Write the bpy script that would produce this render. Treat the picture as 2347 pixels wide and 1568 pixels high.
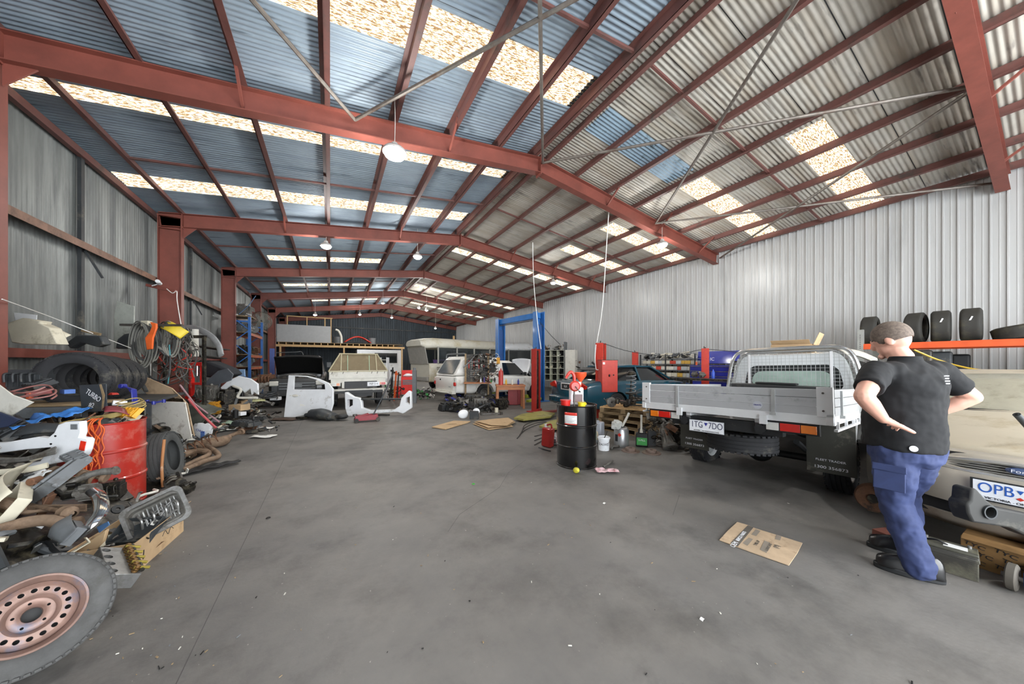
import bpy, math, random
from math import sin, cos, pi, radians as R, sqrt, atan2
from mathutils import Matrix, Vector, Euler, noise as mn
random.seed(7)
SC = bpy.context.scene
COL = SC.collection
for o in list(bpy.data.objects): bpy.data.objects.remove(o)
# ---------- camera ----------
H = 1.49; FPX = 726.0; YAW = math.atan(416.5/726)
cd = bpy.data.cameras.new('camera'); cam = bpy.data.objects.new('camera', cd); COL.objects.link(cam)
cam.location = (0, 0, H); cam.rotation_euler = (R(90), 0, -YAW)
cd.sensor_fit = 'HORIZONTAL'; cd.sensor_width = 36; cd.lens = 36*FPX/2347; cd.shift_y = 47/2347; cd.clip_start = .05; cd.clip_end = 300
SC.camera = cam
# ---------- world, exposure ----------
w = bpy.data.worlds.new('sky'); SC.world = w; w.use_nodes = True
bg = w.node_tree.nodes['Background']; bg.inputs[0].default_value = (.92, .96, 1, 1); bg.inputs[1].default_value = 7.5
vs = SC.view_settings; vs.view_transform = 'Standard'; vs.look = 'None'; vs.gamma = 1; vs.use_curve_mapping = False
vs.exposure = 0.7
SC.cycles.use_denoising = True
SC.cycles.max_bounces = 8; SC.cycles.diffuse_bounces = 4; SC.cycles.transparent_max_bounces = 12
LAMP_W = 130; LAMP_BIG = 200
# ---------- coordinates: building x across, y along, z up ----------
S_, C_ = sin(YAW), cos(YAW)
def ray(px, py):
    cx = (px-1173.5)/FPX
    return Vector((cx*C_+S_, -cx*S_+C_, (831-py)/FPX))
def AD(px, py, t): return Vector((0, 0, H))+ray(px, py)*t            # at a distance along the view
def G(px, py, z=0): d = ray(px, py); return AD(px, py, (z-H)/d.z)     # on a level surface
def AX(px, py, X): return AD(px, py, X/ray(px, py).x)
def AY(px, py, Y): return AD(px, py, Y/ray(px, py).y)
# ---------- materials ----------
def lin(c): return tuple((v/12.92 if v <= .04045 else ((v+.055)/1.055)**2.4) for v in c)
def rgb(h):
    if isinstance(h, str): h = tuple(int(h[i:i+2], 16)/255 for i in (0, 2, 4))
    return lin(h)
MATS = {}
def node(nt, t, **k):
    n = nt.nodes.new(t)
    for a, b in k.items(): setattr(n, a, b)
    return n
def mat(name, col, rough=.6, metal=0, var=.12, sc=5, dirt=None, da=.5, dsc=3, bump=0, bsc=60, coat=0, trans=0, alpha=1, emit=0, stretch=None):
    if name in MATS: return MATS[name]
    m = bpy.data.materials.new(name); m.use_nodes = True; nt = m.node_tree; L = nt.links.new
    b = nt.nodes['Principled BSDF']; c = rgb(col)
    b.inputs['Roughness'].default_value = rough; b.inputs['Metallic'].default_value = metal
    if coat: b.inputs['Coat Weight'].default_value = coat; b.inputs['Coat Roughness'].default_value = .08
    if trans: b.inputs['Transmission Weight'].default_value = trans
    if alpha < 1: b.inputs['Alpha'].default_value = alpha
    if emit: b.inputs['Emission Color'].default_value = (*c, 1); b.inputs['Emission Strength'].default_value = emit
    tc = node(nt, 'ShaderNodeTexCoord'); mp = node(nt, 'ShaderNodeMapping'); L(tc.outputs['Object'], mp.inputs[0])
    if stretch: mp.inputs['Scale'].default_value = stretch
    nz = node(nt, 'ShaderNodeTexNoise'); nz.inputs['Scale'].default_value = sc; nz.inputs['Detail'].default_value = 6; nz.inputs['Roughness'].default_value = .65
    L(mp.outputs[0], nz.inputs[0])
    rp = node(nt, 'ShaderNodeValToRGB'); e = rp.color_ramp.elements
    e[0].position = .3; e[1].position = .72
    e[0].color = (*[v*(1-var*1.6) for v in c], 1); e[1].color = (*[min(1, v*(1+var)) for v in c], 1)
    L(nz.outputs[0], rp.inputs[0]); out = rp.outputs[0]
    if dirt:
        n2 = node(nt, 'ShaderNodeTexNoise'); n2.inputs['Scale'].default_value = dsc; n2.inputs['Detail'].default_value = 8; n2.inputs['Roughness'].default_value = .7
        L(mp.outputs[0], n2.inputs[0]); r2 = node(nt, 'ShaderNodeValToRGB'); q = r2.color_ramp.elements
        q[0].position = .62-da*.3; q[1].position = .72-da*.12; q[0].color = (0, 0, 0, 1); q[1].color = (1, 1, 1, 1); L(n2.outputs[0], r2.inputs[0])
        mx = node(nt, 'ShaderNodeMix', data_type='RGBA'); L(r2.outputs[0], mx.inputs[0]); L(out, mx.inputs[6]); mx.inputs[7].default_value = (*rgb(dirt), 1); out = mx.outputs[2]
        if metal: 
            sb = node(nt, 'ShaderNodeMath', operation='MULTIPLY_ADD'); L(r2.outputs[0], sb.inputs[0]); sb.inputs[1].default_value = -metal; sb.inputs[2].default_value = metal; L(sb.outputs[0], b.inputs['Metallic'])
    L(out, b.inputs['Base Color'])
    if bump:
        n3 = node(nt, 'ShaderNodeTexNoise'); n3.inputs['Scale'].default_value = bsc; n3.inputs['Detail'].default_value = 4; L(mp.outputs[0], n3.inputs[0])
        bp = node(nt, 'ShaderNodeBump'); bp.inputs['Strength'].default_value = bump; bp.inputs['Distance'].default_value = .01; L(n3.outputs[0], bp.inputs['Height']); L(bp.outputs[0], b.inputs['Normal'])
    MATS[name] = m; return m
# ---------- mesh builder ----------
def catmull(p, k=6, closed=False):
    p = [Vector(q) for q in p]; n = len(p)
    if n < 3: return p
    out = []; rng = range(n if closed else n-1)
    for i in rng:
        a, b, c, d = (p[(i-1) % n] if closed or i else p[0]*2-p[1]), p[i], p[(i+1) % n], (p[(i+2) % n] if closed or i < n-2 else p[-1]*2-p[-2])
        for j in range(k):
            t = j/k; out.append(.5*((2*b)+(c-a)*t+(2*a-5*b+4*c-d)*t*t+(3*b-a-3*c+d)*t**3))
    if not closed: out.append(p[-1])
    return out
class MB:
    def __init__(s): s.v = []; s.f = []; s.mi = []; s.m = 0; s.T = Matrix.Identity(4)
    def at(s, loc=(0, 0, 0), rot=(0, 0, 0), sc=(1, 1, 1)):
        s.T = Matrix.Translation(loc) @ Euler([R(a) for a in rot]).to_matrix().to_4x4() @ Matrix.Diagonal((*sc, 1)); return s
    def add(s, vs_, fs):
        o = len(s.v); T = s.T; s.v += [T @ Vector(q) for q in vs_]
        s.f += [tuple(i+o for i in f) for f in fs]; s.mi += [s.m]*len(fs); return s
    def box(s, c, d, rot=(0, 0, 0), taper=1):
        x, y, z = d[0]/2, d[1]/2, d[2]/2; e = Euler([R(a) for a in rot]).to_matrix(); c = Vector(c); t = taper
        v = [c+e @ Vector(q) for q in ((-x, -y, -z), (x, -y, -z), (x, y, -z), (-x, y, -z), (-x*t, -y*t, z), (x*t, -y*t, z), (x*t, y*t, z), (-x*t, y*t, z))]
        return s.add(v, [(0, 3, 2, 1), (4, 5, 6, 7), (0, 1, 5, 4), (1, 2, 6, 5), (2, 3, 7, 6), (3, 0, 4, 7)])
    def bar(s, a, b, w_, h_):      # rectangular bar between two points
        a = Vector(a); b = Vector(b); d = b-a; u = d.cross(Vector((0, 0, 1)))
        u = Vector((1, 0, 0)) if u.length < 1e-5 else u.normalized()
        n = u.cross(d).normalized(); u = u*w_/2; n = n*h_/2
        return s.loft([[a-u-n, a+u-n, a+u+n, a-u+n], [b-u-n, b+u-n, b+u+n, b-u+n]])
    def cyl(s, a, b, r, r2=None, n=16, cap=True):
        a = Vector(a); b = Vector(b); r2 = r if r2 is None else r2; q = (b-a).to_track_quat('Z', 'Y')
        rings = [[p+q @ Vector((cos(2*pi*i/n)*rr, sin(2*pi*i/n)*rr, 0)) for i in range(n)] for p, rr in ((a, r), (b, r2))]
        return s.loft(rings, cap=cap)
    def loft(s, rings, cap=True, closed=True):
        n = len(rings[0]); v = [p for r in rings for p in r]; f = []
        for k in range(len(rings)-1):
            for i in range(n if closed else n-1):
                j = (i+1) % n; f.append((k*n+i, k*n+j, k*n+n+j, k*n+n+i))
        if cap and closed: f.append(tuple(range(n))[::-1]); f.append(tuple((len(rings)-1)*n+i for i in range(n)))
        return s.add(v, f)
    def lathe(s, prof, n=32, c=(0, 0, 0), axis='Z', close=False):   # prof: (radius, height)
        M_ = {'Z': Matrix.Identity(3), 'X': Euler((0, R(90), 0)).to_matrix(), 'Y': Euler((R(-90), 0, 0)).to_matrix()}[axis]; c = Vector(c); m = len(prof)
        v = [c+M_ @ Vector((r*cos(2*pi*i/n), r*sin(2*pi*i/n), h)) for i in range(n) for r, h in prof]; f = []
        for i in range(n):
            j = (i+1) % n
            for k in range(m if close else m-1):
                l = (k+1) % m; f.append((i*m+k, j*m+k, j*m+l, i*m+l))
        return s.add(v, f)
    def tube(s, pts, r, n=8, k=5, closed=False, flat=1):
        p = catmull(pts, k, closed) if k else [Vector(q) for q in pts]; N = len(p); rings = []; ref = Vector((.13, .21, .97)).normalized()
        for i in range(N):
            d = (p[(i+1) % N]-p[i-1]) if closed or 0 < i < N-1 else (p[1]-p[0] if i == 0 else p[-1]-p[-2])
            d = d.normalized() if d.length else Vector((0, 0, 1)); u = ref-d*ref.dot(d); u = u.normalized() if u.length > 1e-4 else d.orthogonal().normalized(); ref = u; w_ = d.cross(u)
            rr = r[min(len(r)-1, int(i*len(r)/N))] if isinstance(r, (list, tuple)) else r
            rings.append([p[i]+u*rr*cos(2*pi*j/n)+w_*rr*flat*sin(2*pi*j/n) for j in range(n)])
        if closed: rings.append(rings[0]); return s.loft(rings, cap=False)
        return s.loft(rings)
    def prism(s, poly, h0, h1):
        n = len(poly); v = [(x, y, h0) for x, y in poly]+[(x, y, h1) for x, y in poly]
        return s.add(v, [tuple(range(n))[::-1], tuple(range(n, 2*n))]+[(i, (i+1) % n, n+(i+1) % n, n+i) for i in range(n)])
    def grid(s, fn, nu, nv):
        v = [fn(i/nu, j/nv) for i in range(nu+1) for j in range(nv+1)]
        return s.add(v, [(i*(nv+1)+j, (i+1)*(nv+1)+j, (i+1)*(nv+1)+j+1, i*(nv+1)+j+1) for i in range(nu) for j in range(nv)])
    def ball(s, c, r, n=12, nz=0, seed=0):
        r = (r, r, r) if not hasattr(r, '__len__') else r; c = Vector(c); v = []; f = []; m = max(4, n*2//3)
        for i in range(m+1):
            for j in range(n):
                a = pi*i/m; b = 2*pi*j/n; d = Vector((sin(a)*cos(b), sin(a)*sin(b), cos(a))); k = 1+(nz*mn.noise(d*1.7+Vector((seed, seed*2, 0))) if nz else 0)
                v.append(c+Vector((d.x*r[0], d.y*r[1], d.z*r[2]))*k)
        for i in range(m):
            for j in range(n): f.append((i*n+j, (i+1)*n+j, (i+1)*n+(j+1) % n, i*n+(j+1) % n))
        return s.add(v, f)
    def build(s, name, mats, parent=None, smooth=35, bev=0, seg=2, sol=0, sub=0, **tags):
        me = bpy.data.meshes.new(name); me.from_pydata([tuple(q) for q in s.v], [], s.f)
        mats = mats if isinstance(mats, (list, tuple)) else [mats]
        for m in mats: me.materials.append(m)
        if len(mats) > 1:
            for p, i in zip(me.polygons, s.mi): p.material_index = i
        import bmesh
        bm = bmesh.new(); bm.from_mesh(me); bmesh.ops.recalc_face_normals(bm, faces=bm.faces); bm.to_mesh(me); bm.free()
        if smooth:
            try: me.shade_smooth(); me.set_sharp_from_angle(angle=R(smooth))
            except Exception: pass
        o = bpy.data.objects.new(name, me); COL.objects.link(o)
        if parent: o.parent = parent
        if sol: md = o.modifiers.new('s', 'SOLIDIFY'); md.thickness = sol; md.offset = 0
        if bev: md = o.modifiers.new('b', 'BEVEL'); md.width = bev; md.segments = seg; md.limit_method = 'ANGLE'; md.angle_limit = R(40)
        if sub: md = o.modifiers.new('u', 'SUBSURF'); md.levels = sub; md.render_levels = sub
        if tags: tag(o, **tags)
        return o
def tag(o, label=None, cat=None, group=None, kind=None):
    if label: o['label'] = label
    if cat: o['category'] = cat
    if group: o['group'] = group
    if kind: o['kind'] = kind
    return o
def thing(name, label, cat, loc=(0, 0, 0), rz=0, group=None, rot=None, sc=1):
    o = bpy.data.objects.new(name, None); COL.objects.link(o); o.location = loc; o.empty_display_size = .1
    o.rotation_euler = [R(a) for a in rot] if rot else (0, 0, R(rz)); o.scale = (sc,)*3 if not hasattr(sc, '__len__') else sc
    return tag(o, label, cat, group)
def place(o, loc, rz=0, rot=None, sc=None):
    o.location = loc; o.rotation_euler = [R(a) for a in rot] if rot else (0, 0, R(rz))
    if sc: o.scale = (sc,)*3 if not hasattr(sc, '__len__') else sc
    return o
def kids(o): return [c for c in bpy.data.objects if c.parent == o]
def dup(o, loc, rz=0, label=None, rot=None, sc=None, parent=None):
    def cp(a, par):
        c = a.copy(); COL.objects.link(c); c.parent = par
        for k in kids(a): cp(k, c)
        return c
    n = cp(o, parent); place(n, loc, rz, rot, sc)
    if label: n['label'] = label
    return n
def cut(o, cm):        # carve the shape cm out of o
    c = cm.build('cutter', MATS['black'], smooth=0); c.parent = o.parent; c.location = o.location; c.rotation_euler = o.rotation_euler; c.scale = o.scale
    md = o.modifiers.new('c', 'BOOLEAN'); md.operation = 'DIFFERENCE'; md.object = c; md.solver = 'EXACT'
    bpy.context.view_layer.update()
    dg = bpy.context.evaluated_depsgraph_get(); me = bpy.data.meshes.new_from_object(o.evaluated_get(dg))
    if len(me.vertices) < 8:
        md.solver = 'FAST'; bpy.context.view_layer.update(); me = bpy.data.meshes.new_from_object(o.evaluated_get(bpy.context.evaluated_depsgraph_get()))
        print('CUT fallback', o.name, len(me.vertices))
    if len(me.vertices) >= 8: o.modifiers.clear(); o.data = me
    else: o.modifiers.remove(md)
    bpy.data.objects.remove(c); return o
def text(s, name, size, m, parent, loc, rot, sx=1, ext=.0008, al='CENTER'):
    cu = bpy.data.curves.new(name, 'FONT'); cu.body = s; cu.size = size; cu.extrude = ext; cu.align_x = al; cu.align_y = 'CENTER'; cu.materials.append(m)
    q = bpy.data.objects.new(name, cu); COL.objects.link(q); bpy.context.view_layer.update()
    me = bpy.data.meshes.new_from_object(q.evaluated_get(bpy.context.evaluated_depsgraph_get())); bpy.data.objects.remove(q); bpy.data.curves.remove(cu)
    o = bpy.data.objects.new(name, me); COL.objects.link(o); o.parent = parent; o.location = loc; o.rotation_euler = [R(a) for a in rot]; o.scale = (sx, 1, 1); return o
# common materials
black = mat('black', '0a0a0b', .6, var=.3)
blackp = mat('black_plastic', '1c1e20', .5, var=.2, dirt='55524a', da=.12)
dgrey = mat('dark_grey_plastic', '33373a', .55, var=.2, dirt='6a665c', da=.25)
mgrey = mat('grey_plastic', '6b6f72', .55, var=.15, dirt='4a4844', da=.25)
alu = mat('alloy', '9a9a98', .42, .75, var=.25, dirt='4c4842', da=.45, dsc=6)
alud = mat('dull_alloy', '7b7974', .55, .5, var=.3, dirt='3c352c', da=.55, dsc=9)
steel = mat('steel', '6f6c68', .4, .8, var=.3, dirt='3b3027', da=.5, dsc=8)
rusty = mat('rusty_metal', '7a563f', .8, .2, var=.35, dirt='3a2c24', da=.5, dsc=9, bump=.2)
rustb = mat('brown_pipe', '8a7460', .7, .3, var=.25, dirt='5a4634', da=.5, dsc=8)
greasy = mat('greasy_iron', '2c2a27', .45, .5, var=.4, dirt='57503f', da=.4, dsc=12)
chrome = mat('chrome', 'dfe0e0', .12, 1, var=.05)
rubber = mat('rubber', '26272a', .8, var=.2, dirt='5b5850', da=.22, dsc=5, bump=.15)
rubberd = mat('dusty_rubber', '484a4a', .85, var=.2, dirt='403f3c', da=.3, dsc=4, bump=.2)
white = mat('white_paint', 'e6e9ec', .3, var=.04, dirt='a7a49c', da=.08, coat=.4)
whited = mat('dusty_white', 'd4d2c8', .45, var=.07, dirt='9b9586', da=.3, dsc=2.5)
beige = mat('beige_plastic', 'c9c3af', .55, var=.08, dirt='8b836c', da=.25)
card = mat('cardboard', 'b89c78', .85, var=.08, dirt='8a7050', da=.15, dsc=2)
wood = mat('pine', 'c9a676', .7, var=.15, sc=3, stretch=(1, 8, 8))
woodd = mat('old_timber', '9a8463', .8, var=.25, dirt='5e4c36', da=.4, sc=3, stretch=(2, 8, 8))
red = mat('red_paint', 'c8372b', .4, var=.12, dirt='7d2a20', da=.12, coat=.2)
redst = mat('red_oxide', '7d4338', .55, var=.15, sc=2.5, dirt='7a4238', da=.3, dsc=2)
blue = mat('blue_paint', '2868b4', .4, var=.1, dirt='2b4a73', da=.15)
navy = mat('navy_paint', '262f8a', .35, var=.1, coat=.3)
orange = mat('orange_paint', 'd9602a', .5, var=.12, dirt='9a4420', da=.2)
yellow = mat('yellow', 'd2a52c', .5, var=.12, dirt='8b7427', da=.25)
green = mat('green', '3faf3c', .45)
paper = mat('paper', 'e8e8e4', .8, var=.03)
glassd = mat('dark_glass', '15191c', .08, var=.1, coat=.6)
ink = mat('ink', '1d1f24', .6)
def G_glass(name, col, a):
    m = mat(name, col, .05, alpha=a); return m
clear = G_glass('clear_glass', 'b8c4c4', .25)
# =================== THE SHED ===================
XL, XR, YN, YF, MS = -3.85, 11.55, -4.6, 32.0, .126
RX = 4.12
def rz_(x): return 5.29+MS*(x-XL) if x <= RX else 5.29+MS*(2*RX-XL-x)
FR = [-4.5, .6, 5.95, 11.0, 16.15, 21.35, 26.6, 31.8]
# floor
fm = mat('concrete', '696764', .62, var=.18, sc=.9, dirt='4a4846', da=.45, dsc=1.3, bump=.15, bsc=40)
def floor_extra(m):
    nt = m.node_tree; L = nt.links.new; b = nt.nodes['Principled BSDF']; lk = b.inputs['Base Color'].links[0].from_socket
    tc = nt.nodes['Texture Coordinate']
    n = node(nt, 'ShaderNodeTexNoise'); n.inputs['Scale'].default_value = .35; n.inputs['Detail'].default_value = 9; n.inputs['Roughness'].default_value = .72; L(tc.outputs['Object'], n.inputs[0])
    r = node(nt, 'ShaderNodeValToRGB'); q = r.color_ramp.elements; q[0].position = .42; q[1].position = .66; q[0].color = (0, 0, 0, 1); q[1].color = (1, 1, 1, 1); L(n.outputs[0], r.inputs[0])
    mu = node(nt, 'ShaderNodeMath', operation='MULTIPLY'); L(r.outputs[0], mu.inputs[0]); mu.inputs[1].default_value = .45
    mx = node(nt, 'ShaderNodeMix', data_type='RGBA'); L(mu.outputs[0], mx.inputs[0]); L(lk, mx.inputs[6]); mx.inputs[7].default_value = (*rgb('8a857d'), 1)
    # fine pale specks of grit
    n2 = node(nt, 'ShaderNodeTexNoise'); n2.inputs['Scale'].default_value = 38; n2.inputs['Detail'].default_value = 3; L(tc.outputs['Object'], n2.inputs[0])
    r2 = node(nt, 'ShaderNodeValToRGB'); q = r2.color_ramp.elements; q[0].position = .72; q[1].position = .76; q[0].color = (0, 0, 0, 1); q[1].color = (.7, .7, .7, 1); L(n2.outputs[0], r2.inputs[0])
    m2 = node(nt, 'ShaderNodeMix', data_type='RGBA'); L(r2.outputs[0], m2.inputs[0]); L(mx.outputs[2], m2.inputs[6]); m2.inputs[7].default_value = (*rgb('a8a59c'), 1)
    # dark oil spots
    n3 = node(nt, 'ShaderNodeTexNoise'); n3.inputs['Scale'].default_value = 1.7; n3.inputs['Detail'].default_value = 5; n3.inputs['Distortion'].default_value = .6; L(tc.outputs['Object'], n3.inputs[0])
    r3 = node(nt, 'ShaderNodeValToRGB'); q = r3.color_ramp.elements; q[0].position = .64; q[1].position = .76; q[0].color = (0, 0, 0, 1); q[1].color = (.35, .35, .35, 1); L(n3.outputs[0], r3.inputs[0])
    m3 = node(nt, 'ShaderNodeMix', data_type='RGBA'); L(r3.outputs[0], m3.inputs[0]); L(m2.outputs[2], m3.inputs[6]); m3.inputs[7].default_value = (*rgb('33312f'), 1)
    L(m3.outputs[2], b.inputs['Base Color'])
floor_extra(fm)
MB().box(((XL+XR)/2, (YN+YF)/2, -.06), (XR-XL+.6, YF-YN+.6, .12)).build('floor', fm, smooth=0, kind='structure')
cj = MB()
cj.box((-.62, 6, .0005), (.004, 20, .001))
for a, b in (((1.1, 2.95), (1.75, 3.35)), ((1.75, 3.35), (2.1, 3.75)), ((2.1, 3.75), (2.6, 4.1)), ((2.9, 1.9), (3.4, 2.15)), ((.9, 2.7), (1.1, 2.95))): cj.bar((*a, .0005), (*b, .0005), .003, .001)
cj.build('trim_1', mat('joint', '4d4b49', .8), smooth=0, kind='structure')
# roof sheets: corrugations run down the slope
def corr_strip(mb, x0, x1, y0, y1, amp=.009, per=.0762, dz=0, sub=6):
    n = max(1, round((y1-y0)/per*sub)); ys = [y0+(y1-y0)*i/n for i in range(n+1)]
    mb.add([(x, y, rz_(x)+dz+amp*sin(2*pi*y/per)) for y in ys for x in (x0, x1)], [(2*i, 2*i+1, 2*i+3, 2*i+2) for i in range(n)])
SKY = [  # x0,x1,y0,y1
 (-3.5, 4.0, 3.9, 4.6), (-3.83, 4.0, 6.9, 7.25), (-3.8, 3.95, 9.45, 10.05), (-2.07, 1.95, 14.85, 15.55), (-2.1, 1.92, 19.8, 20.43), (-1.1, 3.0, 24.8, 25.4), (-1.1, 3, -1.5, -.85), (-2.1, 1.95, 29.6, 30.2),
 (7.65, 11.45, 2.13, 2.7), (7.6, 11.4, 4.2, 4.79), (7.65, 11.45, 6.98, 7.56), (7.68, 11.45, 9.1, 9.7), (4.5, 11.5, 12.5, 13.0), (4.5, 11.55, 19.5, 20.2), (5.3, 11.45, 24.8, 25.4), (7.65, 11.45, -1.6, -1)]
def sheet_mat(name, base, stain, dark, blueish):
    m = mat(name, base, .5, .15, var=.08, sc=3); nt = m.node_tree; L = nt.links.new; b = nt.nodes['Principled BSDF']; lk = b.inputs['Base Color'].links[0].from_socket
    tc = nt.nodes['Texture Coordinate']; mp = node(nt, 'ShaderNodeMapping'); mp.inputs['Scale'].default_value = (.5, 4.5, 1); L(tc.outputs['Object'], mp.inputs[0])
    def lay(src, sc, p0, p1, amt, col, detail=6, vec=mp.outputs[0]):
        n = node(nt, 'ShaderNodeTexNoise'); n.inputs['Scale'].default_value = sc; n.inputs['Detail'].default_value = detail; L(vec, n.inputs[0])
        r = node(nt, 'ShaderNodeValToRGB'); q = r.color_ramp.elements; q[0].position = p0; q[1].position = p1; q[0].color = (0, 0, 0, 1); q[1].color = (amt, amt, amt, 1); L(n.outputs[0], r.inputs[0])
        x = node(nt, 'ShaderNodeMix', data_type='RGBA'); L(r.outputs[0], x.inputs[0]); L(src, x.inputs[6]); x.inputs[7].default_value = (*rgb(col), 1); return x.outputs[2]
    o = lay(lk, 1.1, .45, .62, .8, stain); o = lay(o, 2.3, .62, .7, .8, dark)
    # edges of the overlapping sheets
    sp = node(nt, 'ShaderNodeSeparateXYZ'); L(tc.outputs['Object'], sp.inputs[0])
    md = node(nt, 'ShaderNodeMath', operation='PINGPONG'); L(sp.outputs[1], md.inputs[0]); md.inputs[1].default_value = .381
    lt = node(nt, 'ShaderNodeMath', operation='LESS_THAN'); L(md.outputs[0], lt.inputs[0]); lt.inputs[1].default_value = .008
    x = node(nt, 'ShaderNodeMix', data_type='RGBA'); L(lt.outputs[0], x.inputs[0]); L(o, x.inputs[6]); x.inputs[7].default_value = (*rgb('2b2f33'), 1); L(x.outputs[2], b.inputs['Base Color']); return m
roofL = sheet_mat('roof_blue_grey', '93a2ae', '8695a3', '55616b', 1)
roofR = sheet_mat('roof_stained', 'bab6ac', 'a89f90', '77726c', 0)
roofB = mat('roof_bright_sheet', '93aabb', .5, .1, var=.1, dirt='3d4a50', da=.25, dsc=5)
skm = bpy.data.materials.new('fibreglass'); skm.use_nodes = True; nt = skm.node_tree; nt.nodes.clear(); L = nt.links.new
tc = node(nt, 'ShaderNodeTexCoord'); mp = node(nt, 'ShaderNodeMapping'); mp.inputs['Scale'].default_value = (.6, 3.2, 1); L(tc.outputs['Object'], mp.inputs[0])
nz = node(nt, 'ShaderNodeTexNoise'); nz.inputs['Scale'].default_value = 22; nz.inputs['Detail'].default_value = 7; nz.inputs['Roughness'].default_value = .75; L(mp.outputs[0], nz.inputs[0])
rp = node(nt, 'ShaderNodeValToRGB'); q = rp.color_ramp; q.elements[0].position = .46; q.elements[1].position = .58
q.elements[0].color = (*rgb('4a3826'), 1); q.elements[1].color = (.5, .48, .44, 1); e = q.elements.new(.515); e.color = (*rgb('8a7250'), 1); L(nz.outputs[0], rp.inputs[0])
tr = node(nt, 'ShaderNodeBsdfTranslucent'); L(rp.outputs[0], tr.inputs[0]); df = node(nt, 'ShaderNodeBsdfDiffuse'); L(rp.outputs[0], df.inputs[0])
mxs = node(nt, 'ShaderNodeMixShader'); mxs.inputs[0].default_value = .3; L(tr.outputs[0], mxs.inputs[1]); L(df.outputs[0], mxs.inputs[2]); ou = node(nt, 'ShaderNodeOutputMaterial'); L(mxs.outputs[0], ou.inputs[0])
for side, (xa, xb, mt) in enumerate(((XL-.25, RX, roofL), (RX, 12.1, roofR))):
    mb = MB(); sk = [q for q in SKY if xa-.5 <= q[0] and q[1] <= xb+.5]; ys = sorted({YN-.2, YF+.1, *[q[2] for q in sk], *[q[3] for q in sk]})
    for a, b in zip(ys, ys[1:]):
        hit = [q for q in sk if q[2] <= a+.001 and q[3] >= b-.001]
        if hit: 
            if hit[0][0] > xa+.02: corr_strip(mb, xa, hit[0][0], a, b)
            if hit[0][1] < xb-.02: corr_strip(mb, hit[0][1], xb, a, b)
        else: corr_strip(mb, xa, xb, a, b)
    mb.build('ceiling', mt, smooth=60, kind='structure')
for i, q in enumerate(SKY):
    mb = MB(); corr_strip(mb, q[0]-.05, q[1]+.05, q[2]-.05, q[3]+.05, dz=.012); mb.build('window_%d' % (i+1), skm, smooth=60, kind='structure')
mb = MB(); corr_strip(mb, 4.5, 7.2, 4.2, 4.85, dz=-.012); mb.build('ceiling', roofB, smooth=60, kind='structure')
mb = MB(); mb.box((RX-.14, 13.7, rz_(RX)+.0), (.32, 37, .012), (0, -7, 0)); mb.box((RX+.14, 13.7, rz_(RX)+.0), (.32, 37, .012), (0, 7, 0)); mb.build('trim_2', dgrey, smooth=0, kind='structure')
# walls
def vwall(mb, axis, c, a0, a1, z0, zf, prof, per):
    n = int((a1-a0)/per); pts = []
    for i in range(n+1):
        for u, d in prof: 
            a = a0+(i+u)*per
            if a <= a1: pts.append((a, d))
    if axis == 'x': v = [(c+d, a, z) for a, d in pts for z in (z0, zf(a))]
    else: v = [(a, c+d, z) for a, d in pts for z in (z0, zf(a))]
    mb.add(v, [(2*i, 2*i+1, 2*i+3, 2*i+2) for i in range(len(pts)-1)])
wl = mat('wall_galv', '8a8e8c', .5, .3, var=.3, sc=1.2, dirt='55595a', da=.6, dsc=1.6, stretch=(1, 1.6, .14))
wr = mat('wall_white', 'b4b5b4', .36, .1, var=.05, sc=1.5, dirt='9c9d9c', da=.3, dsc=1.2, stretch=(1, 1.5, .15))
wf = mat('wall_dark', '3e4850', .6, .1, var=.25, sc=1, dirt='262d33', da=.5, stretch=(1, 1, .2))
mb = MB(); vwall(mb, 'x', XL, YN, YF, 0, lambda a: 5.3, [(0, 0), (.25, .012), (.5, 0), (.75, -.012)], .09); mb.build('wall_left', wl, smooth=70, kind='structure')
mb = MB(); vwall(mb, 'x', XR, YN, YF, 0, lambda a: 5.34, [(0, 0), (.04, -.028), (.14, -.028), (.18, 0), (.5, 0), (.53, -.006), (.6, -.006), (.63, 0)], .19); mb.build('wall_right', wr, smooth=20, kind='structure')
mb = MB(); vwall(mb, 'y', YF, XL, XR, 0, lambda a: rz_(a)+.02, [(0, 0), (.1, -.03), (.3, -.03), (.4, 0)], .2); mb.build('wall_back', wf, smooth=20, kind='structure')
mb = MB(); pr_ = [(0, 0), (.1, .03), (.3, .03), (.4, 0)]                 # unseen near wall; presumed roller-door opening, added to let fill daylight in
vwall(mb, 'y', YN, XL, -2.4, 0, lambda a: rz_(a), pr_, .2); vwall(mb, 'y', YN, 9.6, XR, 0, lambda a: rz_(a), pr_, .2); vwall(mb, 'y', YN, -2.4, 9.6, 4.4, lambda a: rz_(a), pr_, .2)
mb.build('wall_front', wf, smooth=20, kind='structure')
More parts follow.
